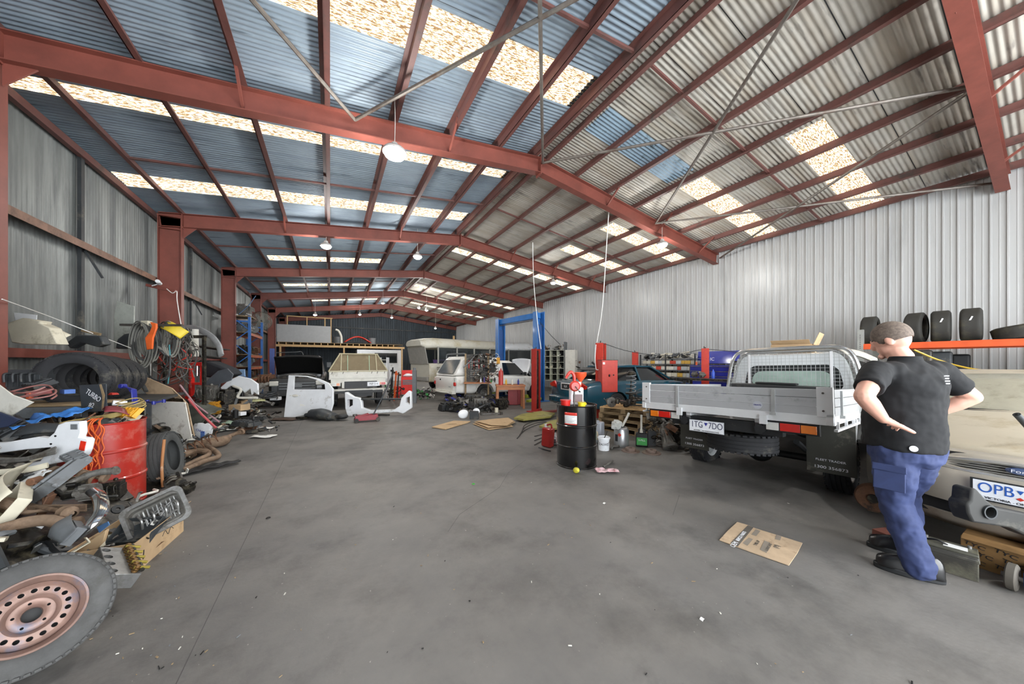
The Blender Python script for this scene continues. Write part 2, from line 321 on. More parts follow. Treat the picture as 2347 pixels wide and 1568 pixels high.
# steel portal frames
def isec(mb, a, b, w_, d, up, tf=.014, tw=.01):     # I-beam from a to b, depth d along 'up'
    a = Vector(a); b = Vector(b); ax = (b-a).normalized(); up = Vector(up); up = (up-ax*up.dot(ax)).normalized(); s = ax.cross(up)
    for off, ww, hh in ((d/2-tf/2, w_, tf), (-(d/2-tf/2), w_, tf), (0, tw, d-2*tf)):
        mb.loft([[p+s*i*ww/2+up*(off+j*hh/2) for i, j in ((-1, -1), (1, -1), (1, 1), (-1, 1))] for p in (a, b)])
rd = .34; fw_ = .17
for k, y in enumerate(FR):
    mb = MB()
    isec(mb, (-3.42, y, 0), (-3.42, y, 5.12), fw_, .42, (1, 0, 0))
    xin, xr_ = -3.3, 11.5
    zc = lambda x: rz_(x)-.17-rd/2
    isec(mb, (-3.6, y, zc(-3.6)), (RX, y, zc(RX)), fw_, rd, (0, 0, 1)); isec(mb, (RX, y, zc(RX)), (xr_, y, zc(xr_)), fw_, rd, (0, 0, 1))
    mb.box((RX, y, zc(RX)), (.03, .2, rd+.1)); mb.box((-3.2, y, zc(-3.2)), (.02, .18, rd+.05)); mb.box((-3.42, y, 5.08), (.44, .18, .02)); mb.box((-3.42, y, 4.78), (.4, .16, .016))
    for x in (-3.25, 11.2): pass
    mb.prism([(-3.22, 4.62), (-3.0, 4.83), (-3.22, 4.83)], 0, .0) if 0 else None
    mb.at((0, y, 0), (90, 0, 0)); mb.prism([(-3.2, 4.6), (-2.95, zc(-2.95)-rd/2), (-3.2, zc(-3.2)-rd/2)], -.01, .01); mb.at()
    mb.build('portal_frame', redst, smooth=0, kind='structure')
    # fly braces
    mb = MB()
    for x in (-1.1, 2.0, 6.25, 8.3, 10.4):
        z1 = rz_(x)-.1; z0 = rz_(x)-.5
        mb.bar((x, y+.03, z0), (x, y-.5, z1), .035, .035)
    mb.build('trim_%d' % (10+k), redst, smooth=0, kind='structure')
PX = [-3.25, -2.15, -1.1, -.07, .97, 2.0, 3.05, 3.95, 4.32, 5.2, 6.25, 7.3, 8.35, 9.4, 10.45, 11.4]
purm = mat('purlin_paint', '6e4640', .6, var=.2, sc=3, dirt='4a3c37', da=.4, dsc=3)
for x in PX:
    mb = MB(); z = rz_(x)-.012; s = 1 if x < RX else -1
    mb.box((x, 13.7, z-.085), (.012, 36.4, .15)); mb.box((x+.03*s, 13.7, z-.155), (.075, 36.4, .01)); mb.box((x-.03*s, 13.7, z-.012), (.07, 36.4, .008))
    mb.build('purlin', purm, smooth=0, kind='structure')
mb = MB(); ps = ((XL+.1, 5.12), )
mb.box((XL+.1, 13.7, 5.12), (.08, 36.4, .12)); mb.build('girt', purm, smooth=0, kind='structure')
girm = mat('girt_timber', '8a6c5c', .7, var=.2, dirt='5a463c', da=.4)
for z in (3.5, 1.62):
    mb = MB()
    mb.box((XL+.1, 13.7, z+.06), (.17, 36.4, .01)); mb.box((XL+.19, 13.7, z), (.01, 36.4, .12)); mb.build('girt', girm if z > 2 else redst, smooth=0, kind='structure')
mb = MB()
for y0 in FR[:-1]:
    if y0 < 0: continue
    ym = y0+2.6
    mb.box((XL+.07, ym, 2.6), (.05, .09, 5.0)); mb.bar((XL+.12, ym, 3.45), (XL+.32, ym+.0, 3.0), .03, .03)
mb.build('trim_3', dgrey, smooth=0, kind='structure')
# centre line sag rods between purlins and roof cross bracing
mb = MB()
for y0 in FR[:-1]:
    ym = y0+2.62
    for a, b in zip(PX, PX[1:]):
        if a < RX < b: continue
        mb.bar((a, ym, rz_(a)-.11), (b, ym, rz_(b)-.11), .04, .04)
mb.build('trim_4', purm, smooth=0, kind='structure')
brm = mat('brace_pipe', '77716a', .5, .4, var=.2, dirt='5a463a', da=.4)
nodes_ = [-3.35, .35, RX, 8.05, 11.45]
for a, b in zip(nodes_, nodes_[1:]):
    for p, q in ((a, b), (b, a)):
        mb = MB(); mb.cyl((p, .6, rz_(p)-.34), (q, 5.8, rz_(q)-.34), .027, n=8); mb.build('roof_brace', brm, kind='structure')
for z0, z1 in ((4.75, 4.75),): pass
# lamps
housing = mat('lamp_body', 'c8c8c6', .4, .3)
lens = mat('lamp_lens', 'ffffff', .4, emit=14)
LP = [((.93, 5.55, 4.98), LAMP_BIG, .19, 'big glaring round bay light hung under the second rafter'), ((-.11, 11, 4.97), LAMP_W, .15, 'round bay light hung left of centre under the third rafter'),
 ((2.6, 11.05, 5.12), LAMP_W, .15, 'round bay light hung near the ridge under the third rafter'), ((8.35, 5.8, 4.9), LAMP_W, .15, 'round bay light under the rafter end by the white wall, nearer one'),
 ((8.37, 11, 4.93), LAMP_W*.6, .12, 'small bay light under the rafter behind the hanging rope'), ((-.78, 22, 4.3), 120, .1, 'bay light low over the grey sheet on the mezzanine'),
 ((1.9, 26, 5.05), 100, .1, 'bay light hung before the dark back wall, left one of the pair'), ((2.85, 21.2, 5.2), 120, .1, 'bay light under the far rafter near the ridge'),
 ((4.24, 26.6, 5.06), 100, .1, 'bay light hung before the dark back wall, right one of the pair'), ((5.1, 21.35, 5.12), 120, .1, 'left one of two close bay lights over the bus'),
 ((5.58, 21.2, 4.98), 120, .1, 'right one of two close bay lights over the bus'), ((7.58, 26, 4.33), 100, .1, 'lowest bay light, dangling over the bus roof'),
 ((4.5, -1.8, 5.2), LAMP_BIG, .12, 'added fill lamp over the near end of the shed, out of view'), ((7.2, -2.6, 4.95), 130, .12, 'added fill lamp near the white wall, out of view behind the camera')]  # last two lamps are added out of view for extra fill light
cordm = mat('white_flex', 'cfccc4', .6)
for (x, y, z), pw, r, lb in LP:
    t = thing('bay_light', lb, 'ceiling light', (x, y, z), group='round bay lights hung from the rafters')
    MB().lathe([(.001, .16), (.05, .16), (.06, .1), (r*.8, .07), (r, .03), (r, 0), (.001, 0)], 24).build('housing', housing, t)
    MB().lathe([(.001, -r*.55), (r*.45, -r*.48), (r*.8, -r*.28), (r*.93, .002)], 24).build('lens', lens, t)
    zt = rz_(x)-.02-z
    MB().tube([(0, 0, .16), (.01, .01, zt*.6), (0, 0, max(zt, .2))], .006, 6).build('cord', cordm, t)
    ld = bpy.data.lights.new('bulb', 'POINT'); ld.energy = pw; ld.shadow_soft_size = r; ld.color = (1, .985, .95); lo = bpy.data.objects.new('bulb', ld); COL.objects.link(lo); lo.parent = t; lo.location = (0, 0, -r*.6-.02)
# =================== WHEELS ===================
def tyre_mb(Ro, Ri, W, n=40, tread=True, mb=None):
    mb = mb or MB(); h = W/2
    prof = [(Ri, -h*.82), (Ri+.012, -h*.9), (Ri+(Ro-Ri)*.5, -h*1.02), (Ro-.03, -h*.93), (Ro-.006, -h*.8)]
    g = []
    for k in range(4):
        c = h*(-.6+.4*k); g += [(Ro, c-.1*h), (Ro, c+.1*h)] if not tread else [(Ro, c-.13*h), (Ro, c+.13*h), (Ro-.008, c+.15*h), (Ro-.008, c+.25*h)]
    if tread: g = g[:-2]
    prof += g+[(Ro-.006, h*.8), (Ro-.03, h*.93), (Ri+(Ro-Ri)*.5, h*1.02), (Ri+.012, h*.9), (Ri, h*.82), (Ri+.02, h*.6), (Ro-.03, h*.5), (Ro-.03, -h*.5), (Ri+.02, -h*.6)]
    mb.lathe(prof, n, axis='Y', close=True)
    if tread:
        for i in range(n):
            a = 2*pi*(i+.5)/n
            for sgn in (-1, 1):
                mb.at((cos(a)*(Ro-.012), sgn*h*.82, sin(a)*(Ro-.012)), (0, -math.degrees(a)+90, 8*sgn)); mb.box((0, 0, 0), (pi*Ro/n*1.25, h*.34, .012)); mb.at()
    return mb
def rim_mb(Ri, W, spokes=5, kind='steel', mb=None):
    mb = mb or MB(); h = W/2
    mb.lathe([(Ri+.008, -h*.86), (Ri-.008, -h*.84), (Ri-.02, -h*.6), (Ri-.03, h*.2), (Ri-.03, h*.6), (Ri-.008, h*.84), (Ri+.008, h*.86)], 32, axis='Y')
    d = -h*.35
    if kind == 'alloy':
        for i in range(spokes):
            a = 2*pi*i/spokes; mb.bar((cos(a)*.03, d, sin(a)*.03), (cos(a)*(Ri-.025), d+.01, sin(a)*(Ri-.025)), .03, Ri*.32)
        mb.lathe([(.001, d-.03), (.05, d-.025), (.055, d)], 16, axis='Y')
    else: mb.lathe([(Ri-.028, d+.05), (Ri*.8, d+.02), (Ri*.62, d-.015), (Ri*.5, d), (Ri*.36, d+.02), (Ri*.3, d+.01), (Ri*.22, d-.02), (.001, d-.02)], 32, axis='Y')
    return mb
def wheel(parent, x, y, z, Ro=.34, Ri=.2, W=.22, flip=False, kind='steel', rm=None, name='wheel', tm=None, tread=False):
    w = tyre_mb(Ro, Ri, W, 32, tread).build(name, tm or rubber, parent, smooth=30); w.location = (x, y, z)
    if flip: w.rotation_euler = (0, 0, pi)
    rim_mb(Ri, W, kind=kind).build('rim', rm or alu, w)
    return w
def rr(x, hw, z0, z1, r=.08, n=3, hwt=None, x1=None):     # rounded ring in a plane across the car; hwt: half width at top, x1: x at top
    hwt = hw if hwt is None else hwt; x1 = x if x1 is None else x1; out = []
    r = min(r, (z1-z0)*.49, hwt*.9)
    for (sy, sz, a0) in ((1, -1, -90), (1, 1, 0), (-1, 1, 90), (-1, -1, 180)):
        for k in range(n+1):
            a = R(a0+90*k/n); z = (z0+r if sz < 0 else z1-r)+r*sin(a); f = (z-z0)/(z1-z0)
            h = hw+(hwt-hw)*f; out.append((x+(x1-x)*f, sy*(h-r)+r*cos(a), z))
    return out
def car_lower(st, r=.09): 
    mb = MB(); mb.loft([rr(*s[:4], r=r, hwt=s[4] if len(s) > 4 else None) for s in st]); return mb
def arches(o, xs, hw, Rr, z=.34):
    c = MB()
    for x in xs:
        for s in (-1, 1): c.cyl((x, s*(hw-.24), z), (x, s*(hw+.2), z), Rr, n=24)
    return cut(o, c)
def quad(mb, p, t=.008):     # thin glass pane from 4+ corner points
    p = [Vector(q) for q in p]; n = (p[1]-p[0]).cross(p[2]-p[0]).normalized()*t/2
    mb.loft([[q-n for q in p], [q+n for q in p]]); return mb
# =================== ALUMINIUM TRAY UTE ===================
traym = mat('tray_aluminium', 'b4b6b8', .42, .35, var=.05, sc=2, dirt='8c8d8c', da=.2)
tray2 = mat('tray_edge', 'dcdedf', .35, .3, var=.04)
cabm = mat('cab_white', 'dfe3e4', .25, var=.03, coat=.6)
meshm = mat('mesh_wire', 'b9bcbb', .4, .5)
flapm = mat('mudflap', '35352f', .65, var=.1, dirt='6a675c', da=.15)
lr_, la_, lc_ = mat('lamp_red', 'c21f16', .2, coat=.8), mat('lamp_amber', 'd8741a', .2, coat=.8), mat('lamp_clear', 'c9cac4', .15, coat=.8)
plm = mat('plate_white', 'dfe2e6', .35)
U = thing('utility_truck', 'white ute with a slatted aluminium tray and mesh headboard, seen from behind', 'ute', (3.74, 1.9, 0), rot=(-1.6, 2.3, 5.2))
hw = .92
mb = MB()
mb.box((1.2, 0, .965), (2.4, 1.8, .04)); 
for s in (-1, 1): mb.box((1.2, s*.9, .955), (2.44, .05, .1)); mb.box((1.2, s*.35, .88), (2.3, .06, .12))
mb.box((.01, 0, .945), (.05, 1.86, .085))
for x in (.5, 1.0, 1.5, 2.0): mb.box((x, 0, .92), (.05, 1.75, .05))
mb.build('tray', tray2, U, bev=.004)
g = MB()
for k in range(3): g.box((0, 0, 1.025+.08*k), (.028, 1.66, .076))
g.box((-.014, 0, 1.065), (.006, 1.62, .008)); tg = g.build('tailgate', traym, U, bev=.004)
for s in (-1, 1): MB().box((-.003, s*.87, 1.11), (.034, .11, .27)).build('end_plate', tray2, tg, bev=.003)
for y in (-.5, .45): MB().box((-.022, y, 1.09), (.018, .03, .24)).box((-.03, y, .97), (.03, .05, .025)).cyl((-.03, y, 1.19), (-.034, y, 1.19), .01, n=8).build('latch', meshm, tg)
for s in (-1, 1):
    for z in (1.03, 1.19): MB().cyl((-.02, s*.86, z), (-.027, s*.86, z), .009, n=8).build('rivet', steel, tg)
MB().at((-.02, -.37, 1.045), (0, 90, 0)).lathe([(.001, 0), (.04, 0), (.04, .003), (.001, .003)], 20).at().build('maker_badge', mat('badge', 'b9bcc4', .4), tg)
text('TRAYS', 'lettering', .022, navy, tg, (-.0245, -.37, 1.045), (90, 0, -90))
for s in (-1, 1):
    g = MB()
    for k in range(3): g.box((1.2, s*.915, 1.025+.08*k), (2.34, .026, .076))
    sg = g.build('side_board', traym, U, bev=.004)
    for x in (.25, 1.2, 2.15): MB().box((x, s*.936, 1.09), (.03, .016, .24)).box((x, s*.942, .97), (.05, .03, .025)).build('latch', meshm, sg)
    g = MB()
    for x in (.1, .45, .8, 1.15, 1.5, 1.85, 2.2): g.box((x, s*.93, .9), (.02, .02, .07))
    g.box((1.2, s*.93, .86), (2.36, .025, .02)); g.build('rope_rail', tray2, U)
for s in (-1, 1): MB().box((-.03, s*.42, .905), (.03, .06, .09)).build('rail_bracket', tray2, U)
for s in (-1, 1):       # tail lamps
    l = MB().box((.02, s*.62, .845), (.04, .42, .105)).build('tail_lamp', blackp, U, bev=.004)
    e = s*.62
    for dy, wd, m in ((.135*s, .11, la_), (0, .15, lr_), (-.135*s, .1, lc_)): MB().box((-.004, e+dy, .845), (.014, wd, .075)).build('lens', m, l, bev=.003)
p = MB().box((.0, 0, .735), (.006, .372, .134)).build('number_plate', plm, U, bev=.004); p.location = (.0, .13, .02)
MB().box((-.0034, 0, .735), (.001, .36, .122)).build('plate_field', plm, p); MB().box((-.002, 0, .735), (.003, .372, .134)).build('plate_rim', mat('plate_frame', 'a5a8ad', .4), p)
plate_ink = mat('plate_ink', '4b5068', .5)
text('1TG', 'lettering', .1, plate_ink, p, (-.0055, .098, .748), (90, 0, -90), .72); text('7DO', 'lettering', .1, plate_ink, p, (-.0055, -.1, .748), (90, 0, -90), .72); text('VICTORIA - THE EDUCATION STATE', 'lettering', .0165, ink, p, (-.0055, 0, .683), (90, 0, -90), 1)
MB().at((-.0055, 0, .76), (90, 0, -90)).prism([(-.02, .018), (.02, .018), (0, -.02)], 0, .001).at().build('plate_emblem', navy, p)
g = MB()
for s in (-1, 1):
    g.tube([(-.0, s*.38, .8), (.4, s*.38, .79), (1.0, s*.4, .72), (1.6, s*.42, .6), (3, s*.42, .5), (4.6, s*.42, .5)], .05, 6)
g.box((.1, 0, .8), (.1, 1.1, .12)); g.box((.35, 0, .74), (.06, .8, .06)); g.cyl((1.4, -.65, .34), (1.4, .65, .34), .045); g.ball((1.4, .05, .34), .15, 12)
for s in (-1, 1): g.tube([(.7, s*.5, .62), (1.35, s*.5, .42), (2.0, s*.5, .6)], .03, 6)
g.build('chassis', blackp, U)
mb = MB(); tyre_mb(.36, .2, .22, 36, True, mb); sp = mb.build('spare_tyre', rubber, U, smooth=30); sp.rotation_euler = (R(90), 0, 0); sp.location = (.62, 0, .56)
rim_mb(.2, .2).build('rim', greasy, sp)
for s in (-1, 1):
    f = MB(); f.box((.98, s*.72, .58), (.008, .4, .6)); fo = f.build('mudflap', flapm, U, bev=.02)
    MB().box((.99, s*.72, .86), (.02, .42, .12)).bar((1.0, s*.93, .9), (1.0, s*.9, .5), .03, .01).build('flap_bracket', tray2, fo)
    text('FLEET TRADER', 'lettering', .032, plm, fo, (.974, s*.72, .42), (90, 0, -90), 1.15); text('1300 356873', 'lettering', .042, plm, fo, (.974, s*.72, .34), (90, 0, -90), 1.25)
for s in (-1, 1): wheel(U, 1.4, s*.74, .345, .345, .2, .21, flip=s > 0, tread=True, rm=cabm); wheel(U, 4.45, s*.76, .345, .345, .2, .21, flip=s > 0, rm=cabm)
g = car_lower([(2.55, .80, .5, 1.12), (2.6, .86, .45, 1.14), (3.9, .88, .45, 1.12), (4.1, .88, .45, 1.08), (5.0, .86, .5, .98), (5.2, .72, .55, .85)]); b = g.build('cab_body', cabm, U, bev=0); arches(b, [4.45], .88, .42)
g = MB(); g.loft([rr(2.55, .80, 1.05, 1.72, .14, 4, .66), rr(2.62, .80, 1.05, 1.74, .14, 4, .66), rr(3.3, .8, 1.05, 1.74, .14, 4, .64), rr(4.05, .78, 1.05, 1.7, .12, 4, .6, 3.55), rr(4.1, .78, 1.05, 1.6, .1, 4, .6, 3.75)]); cb = g.build('cab', cabm, U)
c = MB(); c.loft([rr(2.3, .62, 1.16, 1.55, .12, 4, .55), rr(2.68, .62, 1.16, 1.55, .12, 4, .55)]); c.loft([rr(2.66, .7, 1.0, 1.66, .1, 4, .58), rr(3.5, .7, 1.0, 1.64, .1, 4, .56)]); cut(cb, c)
tint = mat('rear_glass', '2a3133', .08, alpha=.55); MB().loft([rr(2.57, .64, 1.14, 1.57, .12, 4, .57), rr(2.575, .64, 1.14, 1.57, .12, 4, .57)]).build('rear_window', tint, U)
MB().loft([rr(2.562, .52, 1.22, 1.46, .1, 4, .46), rr(2.566, .52, 1.22, 1.46, .1, 4, .46)]).build('window_film', mat('film', 'a9bfb4', .4), U)
for s in (-1, 1): quad(MB(), [(2.75, s*.812, 1.14), (3.9, s*.8, 1.14), (3.6, s*.69, 1.62), (2.75, s*.70, 1.62)]).build('side_window', glassd, U)
for s in (-1, 1):
    st = MB(); st.box((3.0, s*.38, 1.1), (.14, .42, .5), (0, 8, 0)); st.box((3.0, s*.38, 1.46), (.1, .22, .16)); st.build('seat', blackp, U, bev=.03)
# headboard hoop
g = MB()
for dx, e, zz in ((0, .80, 1.80), (.06, .74, 1.76)):
    g.tube([(2.42+dx, -e-.03, .98), (2.42+dx, -e, 1.3), (2.42+dx, -e+.07, zz-.15), (2.42+dx, -e+.2, zz-.01), (2.42+dx, -.3, zz+.01), (2.42+dx, .3, zz+.01), (2.42+dx, e-.2, zz-.01), (2.42+dx, e-.07, zz-.15), (2.42+dx, e, 1.3), (2.42+dx, e+.03, .98)], .026, 10)
hb = g.build('headboard_hoop', mat('bright_alloy', 'c9cac9', .2, .9, var=.05), U)
g = MB()
def hoopw(z): return .80-.0*z-(.1*max(0, (z-1.5))/.25)
y = -.78
while y < .79:
    zt = 1.74 if abs(y) < .6 else 1.74-.35*((abs(y)-.6)/.2)**1.6
    g.box((2.45, y, (1.02+zt)/2), (.005, .005, zt-1.02)); y += .05
z = 1.05
while z < 1.73:
    e = .79 if z < 1.4 else .79-.18*((z-1.4)/.33)**2
    g.box((2.455, 0, z), (.005, 2*e, .005)); z += .05
g.build('wire_mesh', meshm, U, smooth=0)
MB().box((2.45, -.5, 1.38), (.02, .03, .72)).box((2.45, .5, 1.38), (.02, .03, .72)).box((2.45, 0, 1.02), (.03, 1.66, .06)).build('headboard_frame', tray2, U)
# things lying in / on it
t = thing('tool_case', 'flat black folded ramp case lying in the aluminium tray', 'case', (5.8, 2.15, .985), 5)
MB().box((0, 0, .085), (.25, 1.1, .17)).box((0, 0, .19), (.12, .5, .03)).build('body', blackp, t, bev=.015); MB().box((-.14, 0, .1), (.02, .2, .03)).build('handle', mgrey, t)
t = thing('open_carton', 'open cardboard carton with one flap up on the ute cab roof', 'box', (6.7, 2.25, 1.66), 8, rot=(0, 2, 8))
c = MB(); 
for q in (((0, -.25, .06), (.4, .006, .12)), ((0, .25, .06), (.4, .006, .12)), ((-.2, 0, .06), (.006, .5, .12)), ((.2, 0, .06), (.006, .5, .12)), ((0, 0, .004), (.4, .5, .006))): c.box(*q)
c.build('carton', card, t); MB().box((0, -.31, .2), (.38, .005, .2), (20, 0, 0)).box((-.22, 0, .14), (.16, .48, .005), (0, 30, 0)).build('flap', card, t)
# =================== SILVER SEDAN (nose towards the camera) ===================
fpm = mat('champagne_paint', 'b3aa97', .42, .15, var=.05, sc=2, dirt='93866c', da=.35, dsc=2.5)
fpb = mat('bumper_paint', 'a9a295', .35, .2, var=.04, dirt='8a7f6b', da=.2, coat=.3)
F = thing('sedan', 'dusty champagne sedan with an oval grille facing the camera behind the man', 'car', (4.2, .15, 0))
HWF = .86
def xf(y): return .62*(abs(y)/HWF)**2.8
def bz(u, y): return .80+.245*u**.75-.075*(y/HWF)**2
N_ = 28
g = MB(); g.grid(lambda i, j: (lambda y, u: ((xf(y)+.12)*(1-u)+1.22*u, y*(.93+.04*u), bz(u, y)))((2*j-1)*HWF, i), 14, N_); bo = g.build('bonnet', fpm, F, smooth=50, sol=.012)
prof = [(.12, .80), (.07, .775), (.02, .70), (-.01, .64), (-.03, .6), (-.04, .52), (-.035, .42), (-.01, .33), (.03, .26), (.1, .2)]
g = MB(); g.grid(lambda i, j: (lambda y, q: (xf(y)*(1)+q[0], y*(.935 if q[1] > .7 else .99), q[1] if q[1] < .7 else q[1]-.06*(y/HWF)**2))((2*j-1)*HWF, prof[round(i*(len(prof)-1))]), len(prof)-1, N_); bu = g.build('front_bumper', fpb, F, smooth=50, sol=.02)
cc = MB(); cc.at((0, 0, .725), (0, 0, 0)).box((.0, 0, 0), (.5, .01, .01)); cc.at()
E_ = [(.42*cos(a), .042*sin(a)) for a in [2*pi*i/28 for i in range(28)]]
cc = MB(); cc.loft([[(-.3, y, .715+z+.0*y) for y, z in E_], [(.06, y, .715+z) for y, z in E_]]); cc.box((0, 0, .36), (.2, 1.2, .1)); cut(bu, cc)
g = MB()
def oval(sy, sz, dx, r):
    g.tube([(xf(sy*cos(a))+dx, sy*cos(a), .715+sz*sin(a)-.02*cos(a)**2) for a in [2*pi*i/28 for i in range(28)]], r, 6, 1, True)
oval(.44, .052, -.0, .014); g.build('grille_surround', mat('satin_silver', 'c5c3bc', .25, .6), F)
g = MB()
for k in range(-2, 3): 
    z = .715+.017*k; e = .42*sqrt(max(0, 1-(.017*k/.05)**2)); g.tube([(xf(y)+.03, y, z-.02*(y/.44)**2) for y in [e*(i/6-1) for i in range(13)]], .0055, 6, 0)
g.build('grille_slat', mat('silver_slat', 'a9a79f', .3, .5), F)
MB().box((.1, 0, .715), (.01, .9, .14)).box((.09, 0, .36), (.01, 1.3, .16)).build('grille_backing', black, F)
b = MB().at((-.0, 0, .722), (0, -90, 0), (1, 1, 1)).lathe([(.001, .012), (.04, .01), (.052, 0)], 28).at().build('oval_badge', mat('badge_blue', '4a5a7e', .3, coat=.5), F); b.scale = (1, 1.2, .5); b.location = (0, 0, .361)
text('Ford', 'lettering', .03, plm, F, (-.016, 0, .722), (90, 0, -90), 1.4)
p = MB().box((-.055, .0, .56), (.008, .375, .135)).build('number_plate', plm, F); MB().box((-.053, 0, .56), (.008, .4, .155)).build('plate_frame', blackp, p)
pb = mat('plate_blue', '2a58a8', .4)
text('OPB', 'lettering', .1, pb, p, (-.0605, .095, .575), (90, 0, -90), .78); text('592', 'lettering', .1, pb, p, (-.0605, -.1, .575), (90, 0, -90), .78); text('VICTORIA - ON THE MOVE', 'lettering', .023, ink, p, (-.0605, 0, .507), (90, 0, -90), 1)
MB().at((-.0605, 0, .585), (90, 0, -90)).prism([(-.014, .014), (.014, .014), (0, -.014)], 0, .001).at().build('plate_emblem', pb, p); MB().at((-.0605, 0, .54), (90, 0, -90)).prism([(-.016, 0), (0, .012), (.016, 0), (0, -.012)], 0, .001).at().build('plate_emblem', red, p)
for s in (-1, 1):
    g = MB(); g.grid(lambda i, j: (lambda y, z: (xf(y)+.035+(z-.66)*.5, s*y, z-.06*(y/HWF)**2+.02))(.46+.36*j, .66+.1*i), 4, 10); g.build('headlamp', mat('headlamp_glass', 'cfcdc4', .12, coat=1), F, sol=.01)
    g = MB(); g.tube([(xf(y)-.045, s*y, .6) for y in (.35, .5, .65, .78)], .014, 6); g.build('bumper_strip', mat('satin_silver', 'c5c3bc'), F)
g = car_lower([(.62, .82, .22, .78), (1.2, .855, .2, .97), (2.2, .87, .2, .98), (3.8, .87, .2, .99), (4.6, .85, .3, .98), (4.85, .7, .4, .85)]); b = g.build('body', fpm, F); arches(b, [.95, 3.75], .87, .36, .31)
cc = MB(); cc.box((.8, 0, .85), (.85, 1.4, .5)); cut(b, cc)
MB().box((.75, 0, .5), (.7, 1.3, .35)).build('engine_block', greasy, F)
ws = mat('dusty_windscreen', '9a9787', .35, var=.08, dirt='7c7a68', da=.4, dsc=6, coat=.3)
g = MB(); g.grid(lambda i, j: (1.2+.88*i+.12*(2*j-1)**2*(1-i), (2*j-1)*(.73-.13*i), 1.01+.36*i-.03*(2*j-1)**2), 6, 14); g.build('windscreen', ws, F, sol=.01)
g = MB(); g.loft([rr(2.1, .74, .97, 1.37, .05, 3, .58), rr(2.5, .78, .97, 1.41, .07, 3, .6), rr(3.4, .78, .97, 1.4, .07, 3, .58), rr(4.2, .74, .96, 1.1, .05, 3, .6)]); g.build('roof', fpm, F)
for s in (-1, 1): g = quad(MB(), [(1.5, s*.79, 1.0), (3.6, s*.795, 1.0), (3.2, s*.64, 1.34), (2.3, s*.64, 1.34)]); g.build('side_window', glassd, F)
g = MB(); g.tube([(1.2, -.7, 1.015), (1.16, 0, 1.03), (1.2, .68, 1.015)], .012, 6); g.bar((1.22, .1, 1.04), (1.2, .62, 1.035), .012, .02); g.bar((1.22, -.55, 1.04), (1.2, -.05, 1.04), .012, .02); g.build('wiper', blackp, F)
for s in (-1, 1): wheel(F, .95, s*.75, .31, .31, .19, .2, flip=s > 0, kind='alloy'); wheel(F, 3.75, s*.75, .31, .31, .19, .2, flip=s > 0, kind='alloy')
# =================== BLUE SEDAN on the red hoist ===================
bp = mat('teal_paint', '0d4254', .25, 0, var=.08, coat=.8)
B = thing('sedan', 'metallic teal sedan with red tail lamps, parked between the red hoist posts', 'car', (5.75, 6.95, 0), -3)
g = car_lower([(0, .7, .35, .8), (.06, .82, .28, .93), (.3, .88, .24, .99), (.9, .9, .2, 1.0), (3.3, .9, .2, .96), (3.6, .9, .22, .93), (4.4, .86, .25, .82), (4.75, .7, .3, .66)], .12); b = g.build('body', bp, B); arches(b, [1.05, 3.75], .9, .37, .33)
g = MB(); g.loft([rr(.62, .70, .93, 1.0, .03, 3, .6), rr(1.3, .76, .93, 1.36, .08, 3, .56), rr(2.1, .78, .93, 1.42, .08, 3, .57), rr(2.7, .78, .93, 1.38, .08, 3, .58), rr(3.45, .76, .9, .97, .03, 3, .62)]); g.build('cabin_glass', glassd, B)
g = MB()
g.grid(lambda i, j: (1.25+1.4*i, (2*j-1)*.59, 1.372+.06*(1-(2*i-1)**2)-.03*(2*j-1)**2), 8, 8)
for s in (-1, 1):
    g.bar((.66, s*.72, .98), (1.35, s*.6, 1.38), .06, .03); g.bar((2.6, s*.6, 1.38), (3.42, s*.76, .96), .05, .03); g.bar((1.98, s*.8, .98), (1.98, s*.6, 1.41), .05, .02); g.bar((1.3, s*.615, 1.375), (2.65, s*.615, 1.375), .03, .03)
g.build('roof', bp, B, sol=.015)
for s in (-1, 1): l = MB(); l.prism([(.42, 0), (.8, .05), (.84, .13), (.6, .22)], -.02, .03); l.v = [Vector((.03-v.z, s*v.x, .74+v.y)) for v in l.v]; l.build('tail_lamp', lr_, B, bev=.01)
MB().box((-.005, 0, .82), (.03, .5, .2)).build('boot_recess', tray2, B, bev=.01); p = MB().box((-.025, 0, .82), (.01, .372, .134)).build('number_plate', blackp, B); text('ILLK', 'lettering', .09, plm, p, (-.031, 0, .82), (90, 0, -90), .9)
MB().box((-.02, 0, .43), (.12, 1.6, .22)).build('rear_bumper', bp, B, bev=.05); MB().box((.9, 0, 1.3), (.25, 1.0, .02), (0, -15, 0)).bar((1.15, .1, 1.4), (1.0, .1, 1.5), .01, .06).build('spoiler', blackp, B)
for s in (-1, 1):
    for x in (1.05, 3.75): wheel(B, x, s*.78, .33, .33, .2, .2, flip=s > 0, kind='alloy')
    MB().ball((3.2, s*.95, 1.02), (.07, .1, .06), 10).build('mirror', blackp, B)
# =================== WHITE UTE WITH A CANOPY ===================
wm2 = mat('aged_white', 'e2e1dc', .35, var=.05, dirt='b5b0a0', da=.2, dsc=2, coat=.3)
W2 = thing('utility_truck', 'old white ute with a glazed canopy and raised bonnet, under the blue hoist', 'ute', (3.62, 11.35, 0), 9, rot=(0, 1.2, 9))
g = car_lower([(0, .72, .5, .95), (.06, .82, .42, 1.0), (.4, .85, .38, 1.02), (2.0, .85, .38, 1.02), (3.4, .85, .38, 1.0), (3.6, .85, .38, .98), (4.3, .82, .42, .9)]); b = g.build('body', wm2, W2); arches(b, [1.25, 3.85], .85, .4, .36)
g = MB(); g.loft([rr(.02, .78, 1.02, 1.66, .1, 3, .66, .42), rr(.2, .8, 1.02, 1.72, .1, 3, .7, .5), rr(1.9, .8, 1.02, 1.72, .1, 3, .7)]); g.build('canopy', wm2, W2)
